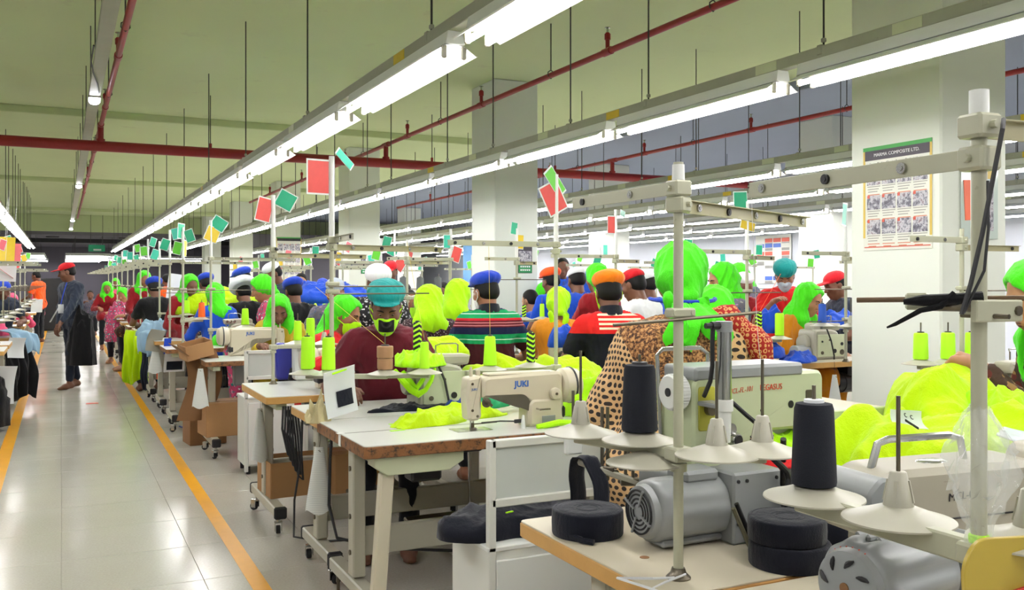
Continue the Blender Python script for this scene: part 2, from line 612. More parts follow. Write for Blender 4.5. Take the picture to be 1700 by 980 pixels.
def head_sdf(S, J, q):
    R = np.array(J['R']); hc = np.array(J['hc'])
    W = lambda *p: tuple(hc + R @ np.array(p))
    S.ell(W(0, -.012, .030), (.073, .093, .086), R, .03)
    S.ell(W(0, .022, -.040), (.057, .066, .078), R, .04)
    S.cap(W(0, .058, -.094), W(0, .050, -.09), .020, k=.035)
    S.cap(W(-.030, .072, .020), W(.030, .072, .020), .012, k=.02)
    for s in (-1, 1):
        S.cap(W(s * .042, .060, -.022), W(s * .05, .035, -.03), .016, k=.03)
        if q <= 2:
            S.ell(W(s * .031, .098, .002), (.017, .018, .011), R, .012, 's')
        S.ell(W(s * .075, -.008, -.008), (.010, .022, .032), R, .010)
    S.cap(W(0, .086, .006), W(0, .106, -.028), .009, .0135, k=.012)
    S.cap(W(-.012, .092, -.032), W(.012, .092, -.032), .0085, k=.010)
    S.cap(W(-.018, .084, -.056), W(.018, .084, -.056), .008, k=.012)
    S.cap(W(-.015, .082, -.068), W(.015, .082, -.068), .009, k=.012)
    nb = J['neck'] - J['up'] * .05
    S.cap(tuple(nb), W(0, -.025, -.06), .056, .050, .03)
    return W

def person(label, x, y, yaw, skin=1, top=None, bottom=None, head='cap', headm=None, q=2, sleeve='short', mask=None, maskm2=None,
           group=None, straps=None, hairline=True, z=0.0, topkind='shirt', collar=None, extra=None, cuffm=None, hcut=None, **o):
    J = skeleton(o)
    g = J['g']
    root = thing('person', label, 'person', (x, y, z), math.radians(yaw), group)
    key = repr(sorted((k, str(v)) for k, v in o.items())) + str((q, sleeve, head, mask, hairline, topkind, hcut))
    fem = g['fem']
    T = lambda v: tuple(v)
    R = np.array(J['R']); hc = np.array(J['hc'])
    W = lambda *p: tuple(hc + R @ np.array(p))
    if key not in PCACHE:
        pc = PCACHE[key] = {}
        bc = {1: .014, 2: .018, 3: .024}[q]; hcell = {1: .0048, 2: .0075, 3: .011}[q]
        # --- body: one skin
        S = SDF(); torso(S, J, -.012, fem)
        for n in 'lr':
            S.cap(T(J['sh' + n]), T(J['el' + n]), .047 if not fem else .042, .037, .03)
            S.cap(T(J['el' + n]), T(J['ha' + n]), .037, .026, .02)
            S.cap(T(J['hp' + n]), T(J['kn' + n]), .078, .052, .04)
            S.cap(T(J['kn' + n]), T(J['an' + n]), .052, .034, .03)
            a = J['an' + n]
            if a is not None:
                S.cap((a.x, a.y - .03, .045), (a.x, a.y + .06, .04), .036, .036, .03)
                S.cap((a.x - .012, a.y + .06, .036), (a.x - .012, a.y + .15, .022), .03, .018, .03)
                S.cap((a.x + .015, a.y + .06, .034), (a.x + .015, a.y + .13, .02), .028, .016, .03)
                for t in range(5 if q == 1 else 0):
                    S.cap((a.x - .028 + t * .014, a.y + .13, .018), (a.x - .028 + t * .014, a.y + .168 - abs(t - 1.5) * .006, .014), .0095, .008, .006)
        S.cap(T(J['neck'] - J['up'] * .05), W(0, -.02, -.04), .050, .048, .03)
        parts = [S.polygon(bc)]
        H = SDF(); head_sdf(H, J, q)
        V, Q = H.polygon(hcell, pad=.02)
        parts.append((V, Q))
        for n, s in (('l', -1), ('r', 1)):
            A = SDF()
            d = (J['ha' + n] - J['el' + n]).normalized()
            A.cap(T(J['ha' + n] - d * .05), T(J['ha' + n] + d * .01), .028, .024, .02)
            add_hand(A, J['ha' + n], g.get('hd' + n, d + Vector((0, .2, -.25))), g.get('hu' + n, (0, .3, 1)), s, g.get('curl', .55))
            parts.append(A.polygon({1: .0045, 2: .0062, 3: .009}[q], pad=.012))
        pc['body'] = qmesh('body', parts)
        # --- upper garment
        S = SDF(); torso(S, J, .006, fem)
        end = {'short': .62, 'long': 1.0, 'none': .15}[sleeve]
        for n in 'lr':
            sh, el, ha = J['sh' + n], J['el' + n], J['ha' + n]
            S.cap(T(sh), T(sh + (el - sh) * min(end, 1)), .060, .060 if sleeve == 'short' else .052, .04)
            if sleeve == 'long': S.cap(T(el), T(el + (ha - el) * .86), .052, .042, .03)
        if topkind == 'kameez':
            for n in 'lr':
                S.cap(T(J['hp' + n]), T(J['kn' + n]), .102, .086, .08)
            if g['sit']: S.cap(T(J['kn' + 'l'] - Vector((0, .05, 0))), T(J['kn' + 'r'] - Vector((0, .05, 0))), .085, k=.08)
            if not g['sit']: S.cap(T(J['hip']), T(J['hip'] - Vector((0, 0, .38))), .16, .19, .1)
        elif topkind == 'shirt':
            S.cap(T(J['hip'] - Vector((.07, 0, .05))), T(J['hip'] + Vector((.07, 0, -.05))), .112, k=.05)
        S.ell(T(J['neck'] + Vector((0, .012, .055))), (.066, .075, .07), None, .012, 's')
        V, Q = S.polygon(bc * .85)
        V = V + vnormals(V, Q) * ((folds(V, 3, 30) - .45) * .022)[:, None]
        pc['top'] = qmesh('shirt', [(V, Q)])
        # --- lower garment
        S = SDF()
        S.cap(T(J['hip'] - Vector((.075, 0, 0))), T(J['hip'] + Vector((.075, 0, 0))), .112, k=.05)
        for n in 'lr':
            S.cap(T(J['hp' + n]), T(J['kn' + n]), .092, .066, .05)
            S.cap(T(J['kn' + n]), T(J['an' + n] + Vector((0, 0, .05))), .066, .053, .03)
        V, Q = S.polygon(bc)
        V = V + vnormals(V, Q) * ((folds(V, 5, 26) - .45) * .018)[:, None]
        pc['bottom'] = qmesh('trousers', [(V, Q)])
        # --- head wear
        if head in ('beret', 'kufi', 'visor', 'round', 'puff'):
            S = SDF()
            if head == 'beret':
                S.ell(W(0, -.022, .088), (.102, .120, .056), R, .02)
                S.ell(W(0, -.014, .070), (.084, .100, .040), R, .03)
                S.ell(W(0, .084, .070), (.070, .050, .010), R, .012)
            elif head == 'round':
                S.ell(W(0, -.02, .07), (.104, .118, .075), R, .02)
                S.ell(W(0, -.012, .04), (.083, .100, .045), R, .03)
            elif head == 'puff':
                S.ell(W(0, -.03, .09), (.150, .165, .10), R, .02)
                S.ell(W(0, -.014, .04), (.086, .103, .045), R, .03)
            elif head == 'kufi':
                S.ell(W(0, -.014, .066), (.084, .102, .062), R, .02)
            else:
                S.ell(W(0, -.014, .062), (.086, .104, .068), R, .02)
                S.ell(W(0, .115, .050), (.066, .075, .009), R, .015)
            fr = R @ np.array((0, -.10 if head != 'beret' else .12, -1.0)); fr /= np.linalg.norm(fr)
            S.cut(W(0, 0, .050 if head == 'beret' else .038), fr, .006)
            V, Q = S.polygon(hcell)
            V = V + vnormals(V, Q) * ((folds(V, 8, 40, (1, 1, .6)) - .4) * (.006 if head in ('beret', 'round') else .003))[:, None]
            pc['head'] = qmesh('cap', [(V, Q)])
        elif head in ('hood', 'tied', 'veil', 'wrap'):
            S = SDF()
            nb = np.array(J['neck']); upv = np.array(J['up'])
            S.ell(W(0, -.018, .030), (.094, .112, .106), R, .03)
            if head == 'hood':
                S.cap(W(0, -.02, -.03), T(J['neck'] + Vector((0, 0, .0))), .088, .10, .05)
                for s in (-1, 1):
                    S.cap(W(s * .062, -.01, -.06), T(J['neck'] + Vector((s * .07, .04, -.05))), .040, .055, .05)
                    S.cap(T(J['neck'] + Vector((s * .05, -.03, -.02))), T(J['sh' + 'lr'[s > 0]] - Vector((s * .06, .0, .02))), .075, .072, .05)
                    S.cap(T(J['neck'] + Vector((s * .07, .07, -.05))), T(J['chest'] + Vector((s * .05, .11, -.04))), .05, .028, .04)
            elif head == 'tied':
                S.ell(W(0, -.055, -.035), (.078, .062, .075), R, .04)
                S.cap(W(0, -.075, -.085), W(0, -.10, -.10), .036, .030, .03)
                for s, l in ((-1, .20), (1, .15)):
                    a = np.array(W(s * .02, -.105, -.10)); b = a + np.array((s * .045, -.035, -l))
                    S.ell((a + b) / 2, (.030, .012, l * .62), np.array(Matrix.Rotation(s * .25, 3, 'Y')), .02)
            elif head == 'wrap':
                S.ell(W(0, -.06, -.035), (.080, .065, .080), R, .05)
                S.cap(W(0, -.07, -.06), T(J['neck'] + Vector((0, -.07, -.06))), .070, .085, .05)
                S.cap(T(J['neck'] + Vector((-.08, -.05, -.05))), T(J['neck'] + Vector((.08, -.05, -.05))), .055, .055, .05)
            else:
                S.cap(W(0, -.035, .0), T(J['neck'] + Vector((0, -.055, .0))), .096, .100, .06)
                S.cap(T(J['neck'] + Vector((-.06, -.075, -.03))), T(J['neck'] + Vector((.07, -.08, -.06))), .070, .055, .05)
            S.ell(W(0, .105, -.018), (.080, .083, .112), R, .02, 's')
            S.cap(W(0, .135, .0), W(0, .16, -.16), .085, k=.02, op='s')
            V, Q = S.polygon(max(hcell * 1.25, .006))
            V = V + vnormals(V, Q) * ((folds(V - hc, 21, 34, (1, .8, .30)) - .42) * .021)[:, None]
            pc['head'] = qmesh('headscarf', [(V, Q)])
        # --- hair
        if hairline:
            S = SDF()
            S.ell(W(0, -.016, .034), (.078, .096, .088), R, .02)
            S.ell(W(0, -.05, -.015), (.068, .058, .055), R, .03)
            fr = R @ np.array((0, 1.0, -.55 if fem else -.35)); fr /= np.linalg.norm(fr)
            S.cut(W(0, .040 if fem else .030, .05), fr, .006)
            S.ell(W(0, .09, -.01), (.085, .075, .085), R, .012, 's')
            V, Q = S.polygon(hcell)
            pc['hair'] = qmesh('hair', [(V, Q)])
        if mask:
            S = SDF()
            S.ell(W(0, .027, -.042), (.066, .080, .088), R, .04)
            S.cap(W(0, .088, -.016), W(0, .109, -.032), .014, .020, .02)
            S.cap(W(0, .066, -.096), W(0, .060, -.09), .026, k=.035)
            fr = R @ np.array((0, -.25, 1.0)); fr /= np.linalg.norm(fr)
            S.cut(W(0, .1, -.014), fr, .004)
            fr = R @ np.array((0, -1.0, -.1)); fr /= np.linalg.norm(fr)
            S.cut(W(0, .028, -.05), fr, .004)
            V, Q = S.polygon(hcell)
            pc['mask'] = qmesh('face_mask', [(V, Q)])
            if maskm2:
                S = SDF()
                S.ell(W(0, .029, -.042), (.068, .083, .090), R, .04)
                S.cap(W(0, .091, -.016), W(0, .112, -.032), .014, .020, .02)
                S.cap(W(0, .069, -.096), W(0, .063, -.09), .026, k=.035)
                for s in (-1, 1):
                    n = R @ np.array((s * 1.0, 0.0, 0)); S.cut(W(s * .041, .09, -.05), n / np.linalg.norm(n), .004)
                n = R @ np.array((0, -.1, 1.0)); S.cut(W(0, .1, -.021), n / np.linalg.norm(n), .003)
                n = R @ np.array((0, .3, -1.0)); S.cut(W(0, .09, -.094), n / np.linalg.norm(n), .003)
                n = R @ np.array((0, -1.0, 0)); S.cut(W(0, .05, -.05), n / np.linalg.norm(n), .003)
                V, Q = S.polygon(hcell * .8)
                pc['mask2'] = qmesh('mask_panel', [(V, Q)])
            pc['strap'] = []
            for s in (-1, 1):
                b = MB()
                b.tube([W(s * .052, .055, -.022), W(s * .074, .02, -.002), W(s * .083, -.012, .010), W(s * .084, -.020, -.005), W(s * .080, -.012, -.035), W(s * .066, .03, -.052), W(s * .05, .055, -.068)], .0035, 6)
                pc['strap'].append(b.mesh('ear_loop'))
        if q == 1:
            pc['eyes'] = []
            for s in (-1, 1):
                pc['eyes'].append((MB().ell(W(s * .031, .0705, .000), (.0125, .0105, .0042), 12, 8, J['R']).mesh('eye', 60),
                                   MB().ell(W(s * .031, .0785, -.002), (.0058, .004, .0038), 10, 6, J['R']).mesh('iris', 60),
                                   MB().tube([W(s * .014, .091, .020), W(s * .030, .089, .026), W(s * .048, .072, .021)], [.003, .0042, .002], 6).mesh('eyebrow', 60)))
            b = MB()
            b.ell(W(0, .0905, -.0565), (.019, .006, .0045), 14, 6, J['R']); b.ell(W(0, .0895, -.0665), (.016, .007, .0052), 14, 6, J['R'])
            pc['lips'] = b.mesh('lips', 60)
    pc = PCACHE[key]
    put('body', pc['body'], SKIN[skin], root)
    put({'kameez': 'dress'}.get(topkind, 'shirt'), pc['top'], top, root)
    put('trousers', pc['bottom'], bottom or DARKPANTS, root)
    if 'head' in pc: put('cap' if head in ('beret', 'kufi', 'visor', 'round', 'puff') else 'headscarf', pc['head'], headm, root)
    if 'hair' in pc: put('hair', pc['hair'], HAIRM, root)
    if 'mask' in pc:
        k = put('face_mask', pc['mask'], mask, root)
        if 'mask2' in pc: put('mask_panel', pc['mask2'], maskm2, k)
        for me in pc['strap']: put('ear_loop', me, straps or mask, k)
    if 'eyes' in pc:
        for ey, ir, br in pc['eyes']:
            e = put('eye', ey, EYEW, root); put('iris', ir, EYED, e); put('eyebrow', br, HAIRM, root)
        if not mask: put('lips', pc['lips'], LIPM, root)
    if collar:
        b = MB(); n = J['neck']
        ring = []
        for k in range(20):
            a = 2 * PI * k / 20
            ring.append((math.cos(a), math.sin(a)))
        lo = [Vector((n.x + c * .068, n.y + s * .070, n.z - .012 + s * -.015)) for c, s in ring]
        hi = [Vector((n.x + c * .058, n.y + s * .060 + .006, n.z + .035 + s * -.012)) for c, s in ring]
        lo2 = [p + Vector((c * .016, s * .016, -.012)) for p, (c, s) in zip(lo, ring)]
        b.ring([lo2, [p + Vector((c * .008, s * .008, .004)) for p, (c, s) in zip(hi, ring)], hi, lo], cap0=False, cap1=False, wrap=True)
        b.put('collar', collar, root, smooth=60)
    root['neck'] = tuple(J['hc'])
    return root, J
# ------------------------------------------------------------------ shared materials
ENAMEL = mat('enamel_white', '#aaa797', .35, var=.06, scale=3, dirt=('#9a9484', .66))
ENAMELG = mat('enamel_greenish', '#c9cfae', .35, var=.06, scale=3, dirt=('#8f9070', .68))
CREAM = mat('enamel_cream', '#cbc3ac', .3, var=.06, scale=4, dirt=('#a59d86', .66))
GREYP = mat('enamel_grey', '#888b8b', .35, var=.08, scale=5)
STANDM = mat('stand_paint', '#adad96', .35, var=.08, scale=9, dirt=('#8a866e', .66))
ARMM = mat('arm_paint', '#a59f7c', .38, var=.08, scale=9, dirt=('#7c7658', .66))
WHITEP = mat('white_paint', '#e2e4e0', .4, var=.04, scale=3)
CHIPPED = mat('chipped_white_paint', '#dadbd4', .45, var=.05, scale=2.2, dirt=('#2c2b30', .66))
STEEL = mat('steel', '#b5b5b2', .25, 1.0, .1, 12)
DSTEEL = mat('dull_steel', '#6c6558', .4, .9, .2, 14)
BLACKP = mat('black_plastic', '#18181b', .45, var=.2)
CABLE = mat('black_cable', '#131316', .5)
RUBBER = mat('rubber', '#1d1c1d', .8)
WOODE = mat('wood_edge', '#bf9250', .5, var=.18, scale=9, bump=.05, dirt=('#8a6130', .66))
WORNE = mat('worn_wood_edge', '#7c5028', .6, var=.3, scale=11, bump=.3, dirt=('#33200f', .50))
LAMIN = mat('white_laminate', '#d3d5cf', .28, var=.04, scale=2.2, dirt=('#b9b6a6', .68))
LAMIN2 = mat('cream_laminate', '#cbc2ac', .35, var=.05, scale=2.5, dirt=('#b5ad96', .66))
PAPER = mat('paper', '#dfe2e4', .7, var=.03)
CARDB = mat('cardboard', '#9c744a', .8, var=.12, scale=5, bump=.05)
CARDB2 = mat('brown_cardboard', '#7d5836', .8, var=.12, scale=5, bump=.05)
NEONY = cloth('neon_yellow_cloth', '#b6da00', .06, strength=.7)
NEONG = cloth('neon_green_cloth', '#48cf18', .08, strength=.7)
NEONYG = cloth('neon_lime_cloth', '#aef00e', .08, strength=.7)
NAVY = cloth('navy_cloth', '#10131f', .2)
BLACKC = cloth('black_cloth', '#0d0d10', .2)
BLUEC = cloth('royal_blue_cloth', '#1747b4', .15)
WHITEC = cloth('white_cloth', '#e4e6ea', .05)
DARKPANTS = cloth('dark_trousers', '#1b1c22')
LTBLUEC = cloth('pale_blue_cloth', '#8faec4', .12)
PINKC = cloth('pink_cloth', '#e2557c', .12)
BIEGEC = cloth('beige_net', '#b9ae86', .2)
ORANGET = mat('orange_thread', '#ff6a20', .7, bump=.3, bscale=300)
NEONT = mat('neon_thread', '#b6ff1a', .7, var=.05, bump=.3, bscale=300)
NAVYT = mat('navy_thread', '#0d111c', .9, var=.2, bump=.12, bscale=420)
GREYT = mat('grey_thread', '#666a6c', .8, bump=.3, bscale=300)
BROWNT = mat('brown_tape', '#9d7654', .6, var=.06)
BLUEINK = mat('blue_lettering', '#2d5fae', .4)
REDINK = mat('red_lettering', '#c8421c', .5)
BLACKINK = mat('black_marker', '#15151a', .5)
CARDM = {'red': mat('red_card', '#d0463f', .35, var=.1, scale=30), 'green': mat('green_card', '#179a72', .35, var=.1, scale=30),
         'yellow': mat('yellow_card', '#d2b52a', .35, var=.1, scale=30), 'teal': mat('teal_card', '#35b59a', .35, var=.1, scale=30),
         'lime': mat('lime_card', '#5cbf2a', .35, var=.1, scale=30), 'pink': mat('pink_card', '#e07078', .35, var=.1, scale=30)}
LAMINATE = mat('laminate_rim', '#dfe6e4', .15)

def zig(name, a, b, f=60, w=14):
    """thread wound in two colours: a zig-zag band round the spool"""
    t = NT(name); co = t.coord()
    sp = t.n('ShaderNodeSeparateXYZ'); t.l(co, sp.inputs[0])
    ang = t.math('ARCTAN2', sp.outputs[1], sp.outputs[0])
    tri = t.math('PINGPONG', t.math('MULTIPLY', ang, .0085), .0134)
    v = t.math('PINGPONG', t.math('ADD', sp.outputs[2], t.math('MULTIPLY', tri, 1.3)), .0125)
    t.l(t.mix(t.math('GREATER_THAN', v, .0055), lin(a), lin(b)), t.b.inputs['Base Color'])
    t.b.inputs['Roughness'].default_value = .7
    return t.m
ZIGT = zig('zigzag_thread', '#b6ff1a', '#12151a')

# ------------------------------------------------------------------ builders of things
_mc = {}
def cached(key, fn):
    if key not in _mc: _mc[key] = fn()
    return _mc[key]

def cone(label, loc, m=NEONT, h=.14, r0=.034, r1=.026, group=None, tip=BLACKP, fat=False):
    """a cone of sewing thread on its plastic core, standing with its base at loc"""
    t = thing('thread_cone', label, 'thread', loc, rnd.random() * 6, group)
    me = cached(('cone', h, r0, r1), lambda: MB().lathe([(r0 * .6, 0), (r0 * .97, 0), (r0, .006), (r1 + (r0 - r1) * .1, h * .92), (r1 * .93, h * .985), (r1 * .6, h)], n=24).mesh('thread'))
    put('thread', me, m, t)
    me = cached(('core', h, r1), lambda: MB().lathe([(r1 * .55, h * .97), (r1 * .5, h + .005), (r1 * .25, h + .006), (r1 * .2, h * .98)], n=14).mesh('core'))
    put('core', me, tip, t)
    return t

def card(label, loc, yaw, roll, col, w=.105, h=.15, group=None, pitch=0):
    """laminated signal card tied to a mast"""
    t = thing('signal_card', label, 'card', loc, 0, group)
    t.rotation_euler = (math.radians(pitch), math.radians(roll), math.radians(yaw))
    put('lamination', cached(('cb', w, h), lambda: MB().box((0, 0, 0), (w, .0016, h), .0005).mesh('lamination')), LAMINATE, t)
    def pr():
        b = MB(); b.box((0, -.0012, 0), (w * .88, .0012, h * .90)); return b.mesh('print')
    put('print', cached(('cp', w, h), pr), CARDM[col], t)
    def pr2():
        b = MB(); b.box((0, .0012, 0), (w * .88, .0012, h * .90)); return b.mesh('print')
    put('print', cached(('cp2', w, h), pr2), CARDM[col], t)
    return t

def disc_mesh(): return MB().lathe([(.012, .004), (.080, -.016), (.0835, -.015), (.083, -.0125), (.06, -.006), (.022, .008), (.012, .010)], n=36).mesh('spool_disc', 40)
def holder_mesh():
    b = MB().lathe([(.0235, .004), (.022, .010), (.0125, .058), (.010, .060), (.006, .060)], n=20)
    for k in range(4):
        a = k * PI / 2 + .5
        b.box((.0165 * math.cos(a), .0165 * math.sin(a), .030), (.007, .005, .034), 0, Matrix.Rotation(a, 3, 'Z') @ Matrix.Rotation(-.20, 3, 'Y'))
    return b.mesh('spool_holder', 40)

def stand(label, x, y, arms=((.0, .4), (.5, .2)), spools=(), rods=(), mast=1.98, z0=.78, zt=1.6, group=None, zs=1.05, r=.0105, spoolbar=None, barh=.022, mastmat=None, armz=None):
    """telescopic thread stand: pole, guide arms with eyelets, spool discs on a bar; offsets are from the pole"""
    t = thing('thread_stand', label, 'thread stand', (x, y, z0), 0, group)
    H = zt - z0
    MB().cyl((0, 0, 0), (0, 0, H + .05), r, n=14).put('pole', STANDM, t)
    MB().lathe([(r * .9, 0), (.026, 0), (.026, .003), (r * 1.6, .012), (r * 1.3, .022), (r * .9, .022)], n=18).put('base_flange', DSTEEL, t)
    if mast:
        MB().cyl((0, 0, H + .01), (0, 0, mast - z0), r * 1.28, r * 1.22, n=12).put('mast', mastmat or WHITEP, t)
    for i, (dx, dy) in enumerate(arms):
        z = (armz[i] if armz else H - .005 - i * .034)
        d = Vector((dx, dy, 0)); u = d.normalized(); s = Vector((-u.y, u.x, 0))
        b = MB()
        b.bar(u * .012 + Vector((0, 0, z)) + s * (r + .002), d + Vector((0, 0, z)) + s * (r + .002), .0022, .028, .0008)
        b.bar(u * .012 + Vector((0, 0, z + .013)) + s * (r - .004), d + Vector((0, 0, z + .013)) + s * (r - .004), .012, .002)
        a = b.put('guide_arm', ARMM if i else STANDM, t)
        n = max(2, int(d.length / .14))
        for k in range(n):
            p = d * ((k + .75) / n) + Vector((0, 0, z)) + s * (r + .002)
            e = MB().cyl(p - s * .006, p + s * .006, .0085, n=12); e.cyl(p - s * .007, p + s * .007, .004, n=8)
            e.put('eyelet', BLACKP if k % 2 else STEEL, a)
        c = MB().box((0, 0, z), (.042, .042, .033), .004, Matrix((u, s, Vector((0, 0, 1)))).transposed())
        c.cyl(s * .03 + Vector((0, 0, z)), s * -.03 + Vector((0, 0, z)), .006, n=8)
        c.put('clamp', STANDM, t)
    for (dx, dy, z, dz, ln) in rods:
        d = Vector((dx, dy, 0)).normalized()
        b = MB().bar((-.026, 0, z - z0), (.036, 0, z - z0), .03, .02, .004)
        b.cyl((-.018, -.017, z - z0), (-.018, .017, z - z0), .006, n=8); b.cyl((.026, -.017, z - z0), (.026, .017, z - z0), .005, n=8)
        c = b.put('clamp', STANDM, t)
        MB().cyl(d * -ln[0] + Vector((0, -.014, z - z0 - .012 - dz)), d * ln[1] + Vector((0, -.014, z - z0 - .012 + dz)), .0035, n=8).put('tension_rod', DSTEEL, t)
    if spools:
        zz = zs - z0
        b = MB().box((0, 0, zz - .026), (.045, .045, .030), .004)
        b.cyl((0, 0, zz - .062), (0, 0, zz - .045), .018, n=16)
        b.put('clamp', STANDM, t)
        ends = spoolbar or [(sx, sy) for sx, sy, *_ in spools]
        for ex, ey in ends:
            MB().bar((0, 0, zz - .026), (ex * 1.05, ey * 1.05, zz - .026), .024, barh, .003).put('spool_bar', STANDM, t)
        for sp in spools:
            sx, sy, ho = sp[0], sp[1], sp[2]
            dk = put('spool_disc', cached('disc', disc_mesh), ENAMEL, t, (sx, sy, zz))
            if ho:
                put('spool_holder', cached('holder', holder_mesh), ENAMEL, dk)
            put('spindle', cached('spindle', lambda: MB().cyl((0, 0, .004), (0, 0, .175), .0032, n=8).mesh('spindle')), DSTEEL, dk)
    return t

def caster(parent, x, y, h=.10):
    def mk():
        b = MB(); b.cyl((0, 0, .075), (0, 0, .105), .010, n=10); b.box((0, .012, .070), (.044, .040, .008), .003)
        b.box((-.018, .018, .045), (.004, .034, .05), .001); b.box((.018, .018, .045), (.004, .034, .05), .001)
        return b.mesh('caster')
    def wh():
        return MB().lathe([(.008, -.012), (.021, -.012), (.024, -.008), (.024, .008), (.021, .012), (.008, .012)], n=16, R=Matrix.Rotation(PI / 2, 3, 'Y')).mesh('wheel')
    c = put('caster', cached('caster', mk), STEEL, parent, (x, y, 0), (0, 0, rnd.uniform(-1, 1)))
    put('wheel', cached('wheel', wh), RUBBER, c, (0, .026, .026))

def table(label, x, y, w, d, edge=WOODE, top=LAMIN, zt=.78, group=None, motor=True, legx=.09, th=.042, flip=1, casters=True, pedal=True, notch=None):
    """industrial sewing table; x, y is its near left corner"""
    t = thing('sewing_table', label, 'table', (x, y, 0), 0, group)
    o = fillet([(0, 0), (w, 0), (w, d), (0, d)], .018, 3)
    MB().prism(o, zt - th, zt - .004, .003, 'xy').put('tabletop', edge, t)
    MB().prism(fillet([(.002, .002), (w - .002, .002), (w - .002, d - .002), (.002, d - .002)], .018, 3), zt - .0045, zt, .001, 'xy').put('laminate_sheet', top, t)
    for lx in (legx, w - legx):
        yy = d * .55
        MB().box((lx, yy, (zt - th + .16) / 2 + .01), (.055, .075, zt - th - .16), .006).put('leg', ENAMEL, t)
        b = MB().box((lx, yy, .135), (.062, d * .92, .055), .006)
        f = b.put('foot', ENAMEL, t)
        for s in (-1, 1):
            MB().box((lx, yy + s * d * .465, .133), (.068, .03, .066), .008).put('end_cap', RUBBER, f)
            if casters: caster(t, lx, yy + s * d * .40)
            else: MB().lathe([(0, 0), (.024, 0), (.022, .012), (.008, .018), (.008, .115), (0, .115)], (lx, yy + s * d * .40, 0), 12).put('levelling_foot', DSTEEL, t)
        MB().bar((lx, .04, zt - th - .02), (lx, d - .04, zt - th - .02), .06, .035, .004).put('top_bracket', ENAMELG, t)
        for z in (.62, .42, .27):
            MB().cyl((lx - .034, yy, z), (lx + .034, yy, z), .011, n=10).put('bolt', DSTEEL, t)
    MB().box((w / 2, d * .60, .30), (w - 2 * legx - .05, .035, .12), .006).put('stretcher', ENAMEL, t)
    if pedal:
        MB().box((w * .55, d * .40, .19), (.34, .22, .022), .006, (.12, 0, 0)).put('treadle', DSTEEL, t)
        MB().cyl((w * .68, d * .45, .20), (w * .68, d * .5, zt - th - .1), .005, n=6).put('treadle_rod', STEEL, t)
    if motor:
        b = MB().cyl((w * .60, d * .5, zt - th - .14), (w * .60 + .16, d * .5, zt - th - .14), .075, n=18)
        b.box((w * .60 + .08, d * .5, zt - th - .05), (.10, .12, .08), .01)
        b.cyl((w * .60 - .05, d * .5, zt - th - .14), (w * .60, d * .5, zt - th - .14), .06, .07, 18)
        b.put('motor', BLACKP if flip > 0 else GREYP, t)
        MB().box((w * .30, d * .55, zt - th - .10), (.14, .10, .17), .01).put('control_box', GREYP if flip > 0 else BLACKP, t)
    return t

